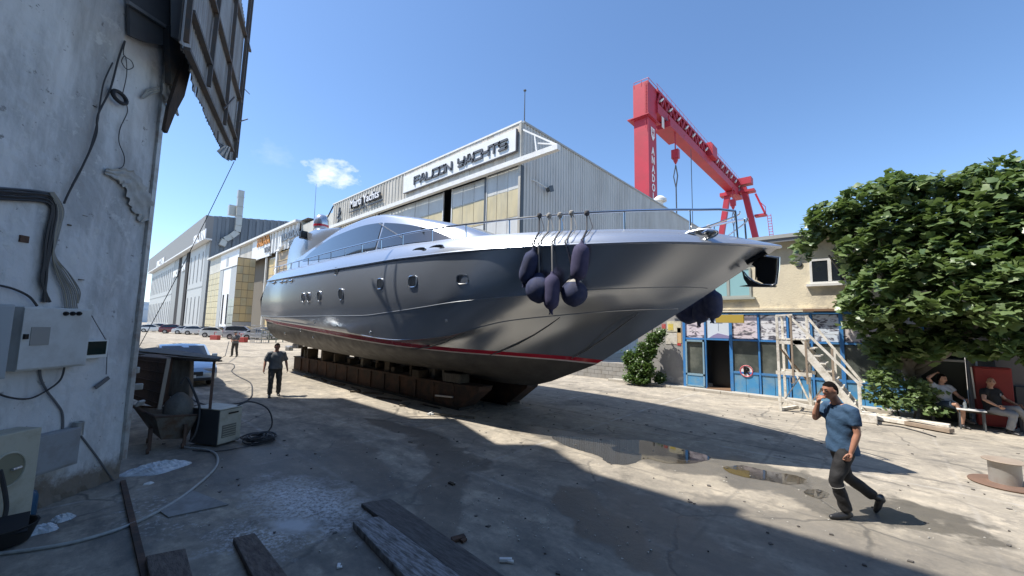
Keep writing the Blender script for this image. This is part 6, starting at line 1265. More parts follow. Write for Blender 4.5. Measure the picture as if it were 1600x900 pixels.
def foliage(parent, clumps, m, size, per, seed, ntop, name='foliage', lobes=5, spread=1.0, wd=.9):
    """clumps: (centre, radii). leaves sit in whorls at twig ends spread through each clump; the largest on view are leaf parts"""
    rnd = random.Random(seed); v0, f0 = leafmesh(lobes, .5, wd); LM = []
    for (c, rad) in clumps:
        nt_ = int(per*rad[0]*rad[2]*1.0)
        for _ in range(nt_):
            d = Vector((rnd.gauss(0,1), rnd.gauss(0,1), rnd.gauss(0,1))).normalized(); k_ = rnd.uniform(.35, 1.0)**.45
            tip = Vector(c)+Vector((d.x*rad[0]*k_, d.y*rad[1]*k_, d.z*rad[2]*k_)); n_ = rnd.randint(5, 8); a0 = rnd.uniform(0, 6.3)
            for i in range(n_):
                a = a0+i*2.4; dv = Vector((math.cos(a)+d.x*.5, math.sin(a)+d.y*.5, .25+d.z*.2)); s_ = size*rnd.uniform(.55, 1.15)*(1 if i > 1 else .7)
                LM.append(leafM(tip+Vector((rnd.gauss(0,.05), rnd.gauss(0,.05), rnd.gauss(0,.06)))*spread, dv, s_, rnd))
    LM = [M for M in LM if M.translation.z > .1 and M.translation.y < SY-.05 or M.translation.z > 6.15]
    # the leaves that show largest: nearest the camera side of the crown
    occ = {}; order = sorted(range(len(LM)), key=lambda i: (LM[i].translation-O).length-.6*LM[i].to_scale().x*4)
    top = set(order[:ntop]); me = bpy.data.meshes.new('leaf'); me.from_pydata(v0, [], f0); me.materials.append(m)
    for p_ in me.polygons: p_.use_smooth = True
    off = OFF[parent.name]
    mb = MB()
    for i, M in enumerate(LM):
        if i in top:
            o = bpy.data.objects.new('leaf', me); COL.objects.link(o); o.parent = parent; M2 = Matrix.Translation(-off) @ M; o.matrix_local = M2
        else: mb.add([M @ Vector(q_) for q_ in v0], f0)
    if mb.v: o_ = obj(name, mb, m, parent, smooth='raw'); o_['kind'] = 'stuff'
def limb(parent, pts, r0, r1, m=barkm, name='branch'):
    P = smoothp([Vector(p) for p in pts], 5); n = len(P); q = MB(); q.tube(P, [r0+(r1-r0)*i/(n-1) for i in range(n)], 9); return obj(name, q, m, parent, smooth=True)
ft = thing('fig_tree', 'big spreading fig tree with large lobed leaves over the seated men', 'tree', (.9, 17.0, 0))
limb(ft, [(.95,17.1,0), (.85,17.05,.7), (.7,17.0,1.3), (.6,16.9,1.7)], .20, .15, name='trunk')
for pts, r0 in (([(.6,16.9,1.6),(.2,16.7,2.6),(-.4,16.6,3.8),(-1.0,16.5,5.0)], .11), ([(.7,16.95,1.5),(1.2,16.8,2.6),(1.3,16.6,4.2),(1.1,16.6,6.0)], .12), ([(.75,17,1.2),(1.9,16.7,2.4),(2.8,16.5,3.6),(3.4,16.4,5.4)], .11), ([(.6,16.9,1.7),(.5,16.3,3.0),(.2,15.8,4.4)], .08), ([(.8,17,1.4),(1.9,16.2,2.6),(2.6,15.5,3.6)], .08), ([(.6,16.9,1.5),(.9,16.6,2.4),(.1,16.4,2.9)], .05)):
    limb(ft, pts, r0, .03)
fp = lambda px, py, y, r: (hY(px, py, y), r)
clumps = [fp(1300,345,16.6,(.75,.8,.6)), fp(1262,372,16.5,(.32,.5,.22)), fp(1350,318,16.6,(.7,.8,.5)), fp(1390,292,16.8,(.55,.7,.35)), fp(1395,350,16.3,(.8,.9,.6)), fp(1340,388,16.3,(.55,.8,.4)),
 fp(1455,300,16.8,(.6,.8,.4)), fp(1460,350,16.4,(.8,.9,.6)), fp(1520,290,16.8,(.6,.8,.45)), fp(1555,268,16.8,(.5,.6,.35)), fp(1530,350,16.4,(.8,.9,.7)), fp(1600,300,16.7,(.7,.8,.6)), fp(1600,370,16.3,(.8,.9,.7)), fp(1650,330,16.5,(.9,.9,.9)),
 fp(1330,470,16.0,(.38,.6,.30)), fp(1345,440,16.0,(.3,.5,.22)), fp(1385,440,15.9,(.62,.8,.50)), fp(1370,490,15.9,(.5,.7,.32)), fp(1440,420,15.8,(.7,.8,.5)), fp(1440,480,15.7,(.6,.8,.35)), fp(1500,420,15.7,(.7,.8,.5)), fp(1500,470,15.5,(.5,.7,.3)), fp(1560,440,15.4,(.7,.8,.55)), fp(1560,490,15.0,(.42,.5,.25)), fp(1610,450,15.4,(.7,.7,.6)), fp(1405,520,16.2,(.5,.6,.25)), fp(1470,530,16.4,(.4,.5,.2)), fp(1255,405,16.6,(.2,.3,.1)), fp(1660,430,15.6,(.8,.8,.8)), fp(1700,360,16,(1,1,1)), fp(1430,540,16.8,(.5,.4,.35)), fp(1540,515,16.6,(.5,.5,.2)), fp(1620,520,16.3,(.5,.5,.3)), fp(1450,548,16.3,(.35,.4,.2)), fp(1515,548,16.0,(.45,.4,.22)), fp(1585,540,15.6,(.45,.4,.22)), fp(1256,385,16.4,(.28,.4,.16)), fp(1410,300,16.2,(.6,.6,.4)), fp(1565,300,16.2,(.6,.6,.5)), fp(1395,555,16.5,(.4,.4,.3)), fp(1345,500,16.1,(.45,.5,.25)), fp(1325,420,16.4,(.25,.4,.2)), fp(1640,560,15.8,(.4,.4,.3)), fp(1400,398,16.2,(.6,.7,.38)), fp(1480,388,16.1,(.6,.7,.38)), fp(1560,398,16.0,(.6,.7,.38)), fp(1640,395,16.0,(.6,.7,.4)), fp(1370,540,16.6,(.35,.35,.3)), fp(1345,350,16.9,(.6,.6,.5)), fp(1500,500,16.4,(.6,.5,.35)), fp(1580,470,16.3,(.6,.5,.4))]
foliage(ft, clumps, figm, .42, 240, 5, 300)
bs = thing('bush', 'leafy green bush growing between the stairs and the seated men', 'bush', (.4, 16.6, 0))
limb(bs, [(.4,16.7,0),(.3,16.6,.5),(.1,16.4,.9)], .03, .012, name='stem'); limb(bs, [(.7,16.7,0),(.8,16.5,.5)], .03, .012, name='stem')
foliage(bs, [fp(1380,590,16.3,(.42,.45,.28)), fp(1400,625,16.2,(.5,.45,.25)), fp(1440,610,16.4,(.42,.4,.3)), fp(1455,635,16.3,(.35,.35,.2)), fp(1365,615,16.3,(.28,.3,.2))], figm, .22, 520, 8, 120, lobes=5)
vn = thing('vine', 'ivy covered post and vine beside the grey wall under the bow', 'vine', (-8.0, 17.2, 0))
limb(vn, [(-7.55,17.5,0),(-7.5,17.5,1.2),(-7.4,17.5,2.6)], .06, .04, name='stem'); limb(vn, [(-8.4,17.3,0),(-8.3,17.3,1.2)], .03, .02, name='stem')
foliage(vn, [fp(1000,575,17.0,(.62,.35,.42)), fp(1010,548,17.2,(.45,.3,.42)), fp(1022,530,17.4,(.35,.25,.25)), fp(995,592,16.9,(.6,.35,.22)), fp(1032,520,17.5,(.25,.2,.12)), fp(1030,590,17.5,(.22,.2,.2)), fp(985,560,17.1,(.35,.3,.3))], vinem, .16, 1700, 12, 260, lobes=3, wd=1.0)

# ------------------------------------------------------------------ sitting corner under the tree
redm = mat('faded_red_board', (.30,.035,.035), rough=.6, dirt=(.18,.03,.03), dscale=2, damt=.5)
rdb = thing('red_cabinet', 'tall dark red metal cabinet behind the man in black', 'cabinet', (2.25, 16.85, 0))
q = MB(); q.box((1.95, 16.8, .05), (2.62, 17.1, 1.62)); cbx = obj('case', q, redm, rdb, bevel=.02); q = MB(); q.box((1.97, 16.775, .1), (2.60, 16.797, 1.58)); obj('door', q, redm, rdb, bevel=.005)
q = MB(); q.beam((1.93,16.74,.75), (1.90,16.74,1.6), .03,.03); obj('edge_strip', q, white_trim, rdb)
bn = thing('bench', 'low dark bench carrying the two resting men', 'bench', (1.75, 16.55, 0))
q = MB(); q.box((1.0, 16.35, .41), (2.75, 16.78, .45)); obj('seat', q, wood_old, bn)
for x in (1.05, 2.65):
    for y in (16.4, 16.72): q = MB(); q.box((x, y, .004), (x+.06, y+.05, .41)); obj('leg', q, dark_frame, bn)
tb = thing('low_table', 'small table with pale top between the two seated men', 'table', (1.72, 16.1, 0))
q = MB(); q.box((1.50, 15.95, .50), (2.02, 16.3, .53)); obj('tabletop', q, white_trim, tb, bevel=.005)
for x in (1.53, 1.96):
    for y in (15.98, 16.24): q = MB(); q.box((x, y, .004), (x+.03, y+.03, .50)); obj('leg', q, dark_frame, tb)
bt = thing('water_bottle', 'small clear water bottle standing on the low table', 'bottle', (1.66, 16.1, .53)); q = MB(); q.lathe([(.03,0),(.035,.02),(.033,.07),(.036,.12),(.03,.155),(.012,.19),(.012,.205)], (1.66,16.1,.532), 14); obj('body', q, mat('clear_plastic', (.65,.72,.75), rough=.1, trans=.7, alpha=1), bt, smooth=True); q = MB(); q.lathe([(.014,.205),(.014,.225)], (1.66,16.1,.532), 10); obj('cap', q, mat('cap_blue', (.1,.3,.6), rough=.4), bt)
q = MB(); q.tube([(2.05,17.3,0),(2.05,17.3,3.0)], .05, 8); tag(obj('support_pole', q, mat('grey_metal', (0,0,0)), smooth=True), 'grey metal pole rising behind the red cabinet', 'pole')
sb = thing('dark_shelf', 'dark shelf with a pale top edge behind the man in white', 'shelf', (1.35,17.3,0)); q = MB(); q.box((.95,17.2,0),(1.85,17.5,1.78)); obj('case', q, mat('dark_green_case', (.02,.03,.025), rough=.6), sb); q = MB(); q.box((.95,17.17,1.70),(1.85,17.2,1.76)); obj('edge_strip', q, gpan, sb)
q = MB(); q.box((2.75,17.4,0),(4.6,17.8,1.1)); tag(obj('dark_counter', q, dark_frame), 'dark counter in the shade right of the red cabinet', 'counter')
q = MB(); q.box((2.45,17.55,1.1),(7,17.6,2.9)); tag(obj('grey_shutter', q, mat('shutter_grey', (.20,.19,.19), rough=.6)), 'grey shutter in the shade at the right edge', 'shutter')
# steel cylinder with rusty flange at the right edge
c = hZ(1585, 752); c = hZ(1572, 758); bo = thing('mooring_cylinder', 'grey steel cylinder standing on a rusty round plate at the right edge', 'bollard', c)
flr = mat('rusty_flange_orange', (.20,.12,.085), rough=.8, col2=(.14,.09,.065), scale=4, bump=.4, bscale=25)
q = MB(); q.lathe([(.42,.004),(.43,.02),(.42,.035),(.2,.04)], c, 36); obj('base_plate', q, flr, bo, smooth=30)
q = MB(); q.lathe([(.185,.04),(.185,.37),(.19,.38)], c, 30); obj('barrel', q, mat('bare_grey_steel', (.38,.37,.35), rough=.5, metal=.3, dirt=(.28,.22,.17), dscale=3, damt=.5), bo, smooth=30)
q = MB(); q.lathe([(.19,.38),(.25,.385),(.255,.395),(.24,.405),(.1,.408)], c, 36); obj('top_flange', q, mat('pale_flange', (.34,.28,.22), rough=.8, col2=(.26,.20,.15), scale=4), bo, smooth=30)

# ------------------------------------------------------------------ cars
tyre_m = mat('tyre_rubber', (.015,.015,.015), rough=.8); rim_m = mat('alloy_rim', (.45,.45,.46), rough=.3, metal=.8); cglass = mat('car_glass', (.02,.025,.03), rough=.05, spec=.9)
lampw = mat('headlamp_clear', (.6,.62,.65), rough=.1, spec=.9); lampr = mat('tail_lamp_red', (.4,.02,.02), rough=.25); blk = mat('black_trim', (.02,.02,.022), rough=.5)
PROF = { # (x, z) outline from rear bottom round to front bottom; x forward
 'sedan': dict(L=4.5, W=1.80, low=[(-2.22,.32),(-2.25,.62),(-2.18,.92),(-1.5,.98),(-.9,1.0),(.95,.96),(1.75,.84),(2.16,.70),(2.25,.50),(2.22,.26)], roof=[(-1.85,.95),(-1.15,1.36),(-.45,1.47),(.25,1.44),(1.15,.94)]),
 'hatch': dict(L=4.1, W=1.76, low=[(-2.0,.34),(-2.05,.65),(-2.0,.98),(-1.4,1.0),(-.8,1.02),(.9,.98),(1.6,.87),(1.96,.72),(2.04,.5),(2.0,.26)], roof=[(-1.97,.98),(-1.62,1.38),(-.6,1.52),(.15,1.48),(1.05,.96)]),
 'suv': dict(L=4.5, W=1.85, low=[(-2.2,.38),(-2.24,.75),(-2.18,1.08),(-1.5,1.1),(-.8,1.12),(.9,1.08),(1.75,.98),(2.15,.82),(2.24,.55),(2.2,.3)], roof=[(-2.12,1.08),(-1.85,1.56),(-.6,1.70),(.2,1.64),(1.05,1.06)]),
 'van': dict(L=4.6, W=1.84, low=[(-2.25,.34),(-2.3,.8),(-2.28,1.15),(-1.5,1.16),(-.8,1.16),(1.2,1.08),(1.85,.98),(2.2,.82),(2.3,.55),(2.26,.28)], roof=[(-2.26,1.15),(-2.15,1.72),(-1.0,1.85),(.35,1.80),(1.35,1.05)])}
def make_car(name, kind, paint, label, cat, loc, rz, group=None):
    pr = PROF[kind]; W2 = pr['W']/2; t = thing(name, label, cat, loc, rz, group)
    def sect(poly, tap):
        q = MB(); rows = []
        for s_ in (-1, -.86, 0, .86, 1):
            k_ = 1 if abs(s_) < .95 else tap; cz = .55; rows.append([Vector((x*(1 if abs(s_) < .95 else .985), s_*W2, cz+(z-cz)*k_)) for x, z in poly])
        q.sheet(rows); q.add(rows[0], [tuple(range(len(poly)))]); q.add(rows[-1], [tuple(range(len(poly)-1, -1, -1))]); return q
    lo = [(-2.1*pr['L']/4.5, .24)] + pr['low']
    body = sect(lo, .93)
    bd = obj('body', body, paint, t, bevel=.035, smooth=35, local=True)
    rf = pr['roof']; q = MB(); rows = []
    for s_, in_, dz in ((-1, .06, 0), (-.80, .20, 0), (0, 0, .03), (.80, .20, 0), (1, .06, 0)): pass
    base = [rf[0], rf[-1]]
    n = len(rf); L_, T_ = [], []
    rows = []
    for s_ in (-1, 1): rows.append([Vector((x, s_*(W2*.97-.26*(z-rf[0][1])/(.5)*.6 if 0 < i < n-1 else W2*.95), z)) for i, (x, z) in enumerate(rf)])
    mid = [Vector((x, 0, z+(.04 if 0 < i < n-1 else 0))) for i, (x, z) in enumerate(rf)]
    q.sheet([rows[0], mid, rows[1]]); q.add(rows[0], [tuple(range(n))]); q.add(rows[1], [tuple(range(n-1, -1, -1))]); obj('cabin', q, paint, t, smooth=35, local=True)
    # glass: windscreen, rear window, sides
    def quad(nm, P, out, par=t): q = MB(); q.add([Vector(p)+Vector(out) for p in P], [(0,1,2,3)] if len(P) == 4 else [tuple(range(len(P)))]); return obj(nm, q, cglass, par, local=True)
    a0, a1 = rows[0], rows[1]
    def lerp(a, b, k_): return Vector(a).lerp(Vector(b), k_)
    F0, F1, T0, T1 = a0[-1], a1[-1], a0[-2], a1[-2]
    for nm, A, B, C, D, o in (('windscreen', lerp(F0,T0,.08), lerp(F1,T1,.08), lerp(T1,F1,.06), lerp(T0,F0,.06), (.018,0,.022)), ('rear_window', lerp(a0[0],a0[1],.15), lerp(a1[0],a1[1],.15), lerp(a1[1],a1[0],.08), lerp(a0[1],a0[0],.08), (-.02,0,.02))):
        A, B = lerp(A,B,.06), lerp(B,A,.06); C, D = lerp(C,D,.05), lerp(D,C,.05); quad(nm, [A,B,C,D], o)
    zb_ = rf[0][1]+.05; 
    for s_, rr_ in ((-1, a0), (1, a1)):
        cen = sum((p for p in rr_), Vector())/n; P = [cen+(p-cen)*.84+Vector((0, s_*.012, .0)) for p in rr_]; q = MB(); q.add(P, [tuple(range(n))] if s_ < 0 else [tuple(range(n-1,-1,-1))]); g_ = obj('side_glass', q, cglass, t, local=True)
        q = MB(); q.box((-.35, s_*(W2-.10), zb_-.02), (-.27, s_*(W2*.97-.24), rf[2][1]-.08)); 
        q = MB(); q.rbox((.75, s_*(W2+.08), zb_+.06), (.10,.18,.13)); obj('mirror', q, paint, t, bevel=.02, local=True)
    xr, xf_ = -pr['L']*.30, pr['L']*.31
    for xw in (xr, xf_):
        for s_ in (-1, 1):
            q = MB(); q.lathe([(.20,-.11),(.31,-.10),(.325,-.05),(.325,.05),(.31,.10),(.20,.11)], (xw, s_*(W2-.10), .325), 20, M=Matrix.Rotation(R(90),4,'X')); wh_ = obj('wheel', q, tyre_m, t, smooth=35, local=True)
            q = MB(); q.lathe([(.05,-.118),(.21,-.112),(.21,.112),(.05,.118)], (xw, s_*(W2-.10), .325), 14, M=Matrix.Rotation(R(90),4,'X')); obj('rim', q, rim_m, wh_, local=True)
            q = MB(); q.lathe([(.36,-.004),(.36,.004)], (xw, s_*(W2+.001), .36), 20, M=Matrix.Rotation(R(90),4,'X')); obj('wheel_arch', q, blk, t, local=True)
    xF = pr['low'][-2][0]; zF = pr['low'][-3][1]; xB = pr['low'][1][0]
    for s_ in (-1, 1):
        q = MB(); q.rbox((xF-.13, s_*(W2-.27), zF-.06), (.22,.42,.12), rz=-s_*.35, ry=.25); obj('headlight', q, lampw, t, bevel=.03, local=True)
        q = MB(); q.rbox((xB+.08, s_*(W2-.14), pr['low'][2][1]-.12), (.14,.24,.22), rz=s_*.2); obj('tail_light', q, lampr, t, bevel=.02, local=True)
    q = MB(); q.box((xF-.10, -W2*.52, .40), (xF+.018, W2*.52, .56)); obj('grille', q, blk, t, bevel=.02, local=True); q = MB(); q.box((xF-.2, -W2*.8, .22), (xF-.0, W2*.8, .33)); obj('lower_grille', q, blk, t, bevel=.02, local=True)
    q = MB(); q.box((xF+.018, -.26, .34), (xF+.03, .26, .45)); obj('number_plate', q, white_trim, t, local=True)
    return t
def paint(nm, c, metal=.3): return mat('car_paint_'+nm, c, rough=.25, metal=metal, coat=1.0)
make_car('parked_car', 'sedan', paint('pale_blue', (.42,.52,.62), .4), 'silver blue sedan parked right behind the lean-to', 'car', (-20.9, 3.05, 0), R(-3))
lot = [ # (photo point of the wheels, kind, colour, heading, label)
 ((222,519),'hatch','white',(.72,.72,.70),70,'white hatchback farthest left in the parked row'),
 ((238,518),'suv','white',(.72,.72,.70),75,'white high roofed car second from the left in the row'),
 ((256,521),'suv','dark_red',(.16,.02,.03),72,'dark red car among the white parked cars'),
 ((276,522),'sedan','white',(.72,.72,.70),68,'white sedan just right of the dark red car'),
 ((290,523),'hatch','white',(.72,.72,.70),70,'white hatchback touching the left side of the black car'),
 ((306,523),'sedan','black',(.02,.022,.025),66,'black sedan in the parked row'),
 ((318,527),'hatch','cream_white',(.70,.69,.64),60,'cream white hatchback nearest the camera right of the black car'),
 ((330,523),'sedan','white',(.72,.72,.70),60,'white sedan behind the cream hatchback'),
 ((359,530),'van','silver',(.45,.45,.47),58,'silver family van behind the far worker'),
 ((385,531),'sedan','pale_silver',(.58,.60,.62),58,'pale silver sedan right of the silver van'),
 ((402,529),'suv','white',(.72,.72,.70),60,'white car half hidden behind the wire crate')]
for (px, py), kd, nm, cc, hd, lb in lot:
    p = hZ(px, py); p += Vector((0, 1.6, 0)); make_car('parked_car', kd, paint(nm, cc, .1 if cc[0] > .6 else .3), lb, 'car', p, R(hd), 'cars parked along the halls')
# wire crate and green barrier under the stern
p = hZ(404, 536); wc_ = thing('wire_crate', 'tall galvanised wire crate beside the parked cars', 'wire crate', p)
q = MB(); s_ = 1.5
for k_ in range(7):
    z = .05+k_*.33; q.tube([p+Vector((-s_,-.5,z)), p+Vector((s_*.2,-.5,z)), p+Vector((s_*.2,.9,z))], .022, 4)
    x = -s_+k_*s_*1.2/6; q.tube([p+Vector((x,-.5,0)), p+Vector((x,-.5,2.1))], .022, 4); q.tube([p+Vector((s_*.2,-.5+k_*.23,0)), p+Vector((s_*.2,-.5+k_*.23,2.1))], .022, 4)
obj('wire_mesh', q, mat('galvanised_wire', (.5,.5,.5), rough=.4, metal=.7), wc_)
fb = thing('yard_fence', 'low grey green barrier fence in the gap under the stern', 'fence', hZ(430, 534)); a, b = hZ(408, 536), hZ(452, 534)
for k_ in range(4): q = MB(); q.beam(a+Vector((0,0,.4+.35*k_)), b+Vector((0,0,.4+.35*k_)), .08, .12); obj('rail', q, mat('fence_green_grey', (.16,.19,.17), rough=.6), fb)
for k_ in range(5): pp = a.lerp(b, k_/4); q = MB(); q.beam(pp, pp+Vector((0,0,1.5)), .1); obj('post', q, mat('fence_green_grey', (0,0,0)), fb)
for i, (px, py) in enumerate(((336,531),(378,535))):
    p = hZ(px, py); q = MB(); q.rbox(p+Vector((0,0,.3)), (1.2,.5,.6), rz=.5); q.tube([p+Vector((-.6,0,.6)), p+Vector((-.6,0,1.0)), p+Vector((.5,0,1.0))], .04, 5); tag(obj('compressor', q, mat('machine_red', (.38,.05,.04), rough=.5), bevel=.04), ['small red machine beside the rear of the silver van', 'small red machine right of the far worker'][i], 'machine')
# ------------------------------------------------------------------ people
skin_m = mat('sunburnt_skin', (.42,.21,.14), rough=.5, col2=(.36,.17,.11), scale=14)
skin_p = mat('light_skin', (.52,.30,.21), rough=.5, col2=(.45,.25,.17), scale=14)
hair_m = mat('dark_hair', (.010,.008,.007), rough=.95, spec=.1, bump=.8, bscale=110)
def skinned(P, E, root, sub=2):
    """grow a surface round a skeleton. P: name -> (co, rx, ry)"""
    names = list(P); idx = {n: i for i, n in enumerate(names)}
    bm = bmesh.new(); lay = bm.verts.layers.skin.verify(); vs = []
    for n in names: v = bm.verts.new(P[n][0]); v[lay].radius = (P[n][1], P[n][2]); v[lay].use_root = (n == root); vs.append(v)
    for a, b in E: bm.edges.new((vs[idx[a]], vs[idx[b]]))
    me = bpy.data.meshes.new('sk'); bm.to_mesh(me); bm.free(); o = bpy.data.objects.new('sk', me); COL.objects.link(o)
    sk = o.modifiers.new('s', 'SKIN'); sk.use_smooth_shade = True; ss = o.modifiers.new('u', 'SUBSURF'); ss.levels = sub; ss.render_levels = sub
    dg = bpy.context.evaluated_depsgraph_get(); dg.update(); m2 = bpy.data.meshes.new_from_object(o.evaluated_get(dg)); q = MB().add([tuple(v.co) for v in m2.vertices], [tuple(p.vertices) for p in m2.polygons])
    bpy.data.objects.remove(o); bpy.data.meshes.remove(m2); return q
def lerp3(a, b, t): return tuple(a[i]+(b[i]-a[i])*t for i in range(3))
def head_mb(c, look, s_=1.0, up=(0,0,1)):
    f = Vector(look).normalized(); u = (Vector(up)-f*Vector(up).dot(f)).normalized(); l_ = u.cross(f); q = MB(); n, m = 22, 26; rows = []
    for j in range(n+1):
        ph = -math.pi/2+math.pi*j/n; r = []
        for i in range(m):
            th = 2*math.pi*i/m; x, y, z = math.cos(ph)*math.cos(th), math.cos(ph)*math.sin(th), math.sin(ph)
            X, Y, Z = x*.098, y*.076, z*.122
            if z < -.1: k_ = 1+(z+.1)*.42; X = X*(k_ if x < 0 else 1+(z+.1)*.12); Y *= k_
            if x > .3 and z < -.55: X += .012          # chin
            if x > .75 and abs(y) < .26: X += .030*max(0, 1-abs((z+.12)/.26))*max(0, 1-abs(y)/.26)   # nose
            if x > .7 and .02 < z < .22 and .18 < abs(y) < .55: X -= .010          # eye sockets
            if x > .7 and .22 < z < .38: X += .005       # brow
            if x > .75 and abs(y) < .3 and -.52 < z < -.38: X += .008      # lips
            r.append(Vector(c)+(f*X+l_*Y+u*Z)*s_)
        r.append(r[0]); rows.append(r)
    q.sheet(rows)
    for s in (-1, 1):
        e = Vector(c)+(l_*(s*.078)+u*-.008+f*-.005)*s_; q.lathe([(.003,-.010),(.024,-.004),(.03,.004),(.012,.010)], (0,0,0), 10)
        k0 = len(q.v)-40
        for i in range(k0, len(q.v)): v = Vector(q.v[i]); q.v[i] = tuple(e+(f*v.x*.75+u*v.y*1.15+l_*(s*v.z))*s_)
    return q, f, u, l_
def hand_mb(wrist, d, palm, side, s_=1.0, curl=.35, thumb_out=1):
    """palm slab, four unequal curled fingers and a thumb, all skinned"""
    d = Vector(d).normalized(); pn_ = Vector(palm); pn_ = (pn_-d*pn_.dot(d)).normalized(); l_ = d.cross(pn_)*side; w_ = Vector(wrist)
    P = {'w': (w_, .026*s_, .020*s_), 'p1': (w_+d*.035*s_, .036*s_, .018*s_), 'p2': (w_+d*.08*s_, .040*s_, .016*s_)}; q = skinned({k_: (tuple(v[0]), v[1], v[2]) for k_, v in P.items()}, [('w','p1'),('p1','p2')], 'w', 1)
    for i, (o, ln) in enumerate(((-.028,.070),(-.010,.080),(.009,.074),(.027,.058))):
        a = w_+(d*.078+l_*o)*s_; c1 = a+(d*ln*.45*math.cos(curl*.6)+pn_*ln*.45*math.sin(curl*.6))*s_; c2 = c1+(d*ln*.35*math.cos(curl*1.7)+pn_*ln*.35*math.sin(curl*1.7))*s_; c3 = c2+(d*ln*.28*math.cos(curl*2.6)+pn_*ln*.28*math.sin(curl*2.6))*s_
        g_ = MB(); g_.tube([a-d*.012*s_, a, c1, c2, c3], [.009*s_,.0092*s_,.0086*s_,.0078*s_,.0055*s_], 7); q.add(g_.v, g_.f)
    a = w_+(d*.028-l_*.026)*s_; g_ = MB(); g_.tube([a, a+(d*.025-l_*.022+pn_*.006)*s_, a+(d*.055-l_*.030+pn_*.016)*s_, a+(d*.078-l_*.030+pn_*.026)*s_], [.013*s_,.0115*s_,.010*s_,.007*s_], 7); q.add(g_.v, g_.f)
    return q
def person(label, loc, yaw, J, look, cloth, group=None, hs=1.0, hands=None, hair='short', hat=None, extras=None, skinm=skin_m, name='person'):
    """J: joints in a local frame (x forward, y to the left, z up)"""
    t = thing(name, label, 'person', loc, yaw, group)
    lat = (Vector(J['shL'])-Vector(J['shR'])); lat.z *= .3; lat.normalize(); V = lambda n: Vector(J[n])
    def ell(q, secs):      # lofted trunk: (centre, half width, half depth)
        rows = []
        for i, (c, a_, b_) in enumerate(secs):
            d = (secs[min(i+1, len(secs)-1)][0]-secs[max(i-1, 0)][0]).normalized(); dep = lat.cross(d).normalized(); l2 = d.cross(dep).normalized()
            rows.append([c+l2*(a_*math.copysign(abs(math.cos(x))**.85, math.cos(x)))+dep*(b_*math.copysign(abs(math.sin(x))**.85, math.sin(x))) for x in [2*math.pi*k_/24 for k_ in range(25)]])
        q.sheet(rows); q.add(rows[0][:-1], [tuple(range(24))]); q.add(rows[-1][:-1], [tuple(range(23, -1, -1))]); return q
    def cap(q, P, r):      # limb with rounded ends
        P = [Vector(p_) for p_ in P]; d0 = (P[0]-P[1]).normalized(); d1 = (P[-1]-P[-2]).normalized()
        PP = [P[0]+d0*r[0]*.95, P[0]+d0*r[0]*.6]+P+[P[-1]+d1*r[-1]*.6, P[-1]+d1*r[-1]*.95]; q.tube(PP, [r[0]*.25, r[0]*.8]+list(r)+[r[-1]*.8, r[-1]*.25], 14); return q
    def fuse(q, vox, it=3):
        me = bpy.data.meshes.new('fz'); me.from_pydata(q.v, [], q.f); bm = bmesh.new(); bm.from_mesh(me); bmesh.ops.remove_doubles(bm, verts=bm.verts, dist=1e-5); bm.to_mesh(me); bm.free()
        o = bpy.data.objects.new('fz', me); COL.objects.link(o); r_ = o.modifiers.new('r', 'REMESH'); r_.mode = 'VOXEL'; r_.voxel_size = vox
        sm_ = o.modifiers.new('s', 'SMOOTH'); sm_.iterations = it; sm_.factor = .5
        m2 = bpy.data.meshes.new_from_object(o.evaluated_get(bpy.context.evaluated_depsgraph_get())); out = MB().add([tuple(v.co) for v in m2.vertices], [tuple(p_.vertices) for p_ in m2.polygons]); bpy.data.objects.remove(o); bpy.data.meshes.remove(m2); return out
    b = MB(); pel, wai, che, nb = V('pelvis'), V('waist'), V('chest'), V('nb')
    ell(b, [(pel-(wai-pel)*.5, .13, .10), (pel, .165, .115), (wai, .14, .10), (che, .165, .115), (che.lerp(nb, .55), .17, .10), (nb, .09, .07)])
    cap(b, [nb, V('neck'), V('neck').lerp(V('head'), .6)], [.062, .056, .055])
    for s in 'LR':
        sh, el, wr, hi, kn, an = (V(n+s) for n in ('sh','el','wr','hip','kn','an'))
        cap(b, [sh, sh.lerp(el, .5), el, el.lerp(wr, .3), wr], [.058, .050, .040, .042, .027]); cap(b, [nb.lerp(sh, .3), sh], [.055, .058]); cap(b, [hi, hi.lerp(kn, .5), kn, kn.lerp(an, .35), an], [.090, .078, .055, .056, .038])
    hq, f, u, l_ = head_mb(J['head'], look, hs); b.add(hq.v, hq.f)
    for s, sd in (('L', 1), ('R', -1)):
        hd = (hands or {}).get(s); dv = V('wr'+s)-V('el'+s); dirn, palm, cu = hd if hd else (tuple(dv.normalized()), (0, -sd, 0), .45)
        h = hand_mb(J['wr'+s], dirn, palm, sd, 1.08, cu); b.add(h.v, h.f)
    obj('body', fuse(b, cloth.get('vox', .010), 1), skinm, t, smooth=80, local=True)
    g_ = cloth.get('fit', 1.0); sl_ = cloth.get('sleeve', .55); hem = cloth.get('hem', 0.0); q = MB(); up_ = (wai-pel).normalized(); hp_ = pel-up_*hem
    flare = cloth.get('flare', 1.0)
    ell(q, [(hp_, .190*g_*flare, .148*g_*flare), (hp_+up_*.05, .186*g_*flare, .145*g_*flare), (wai, .168*g_, .132*g_), (che-(che-wai)*.15, .186*g_, .142*g_), (che.lerp(nb, .35), .190*g_, .130*g_), (che.lerp(nb, .75), .150*g_, .100*g_), (nb+(nb-che).normalized()*.02, .082, .070)])
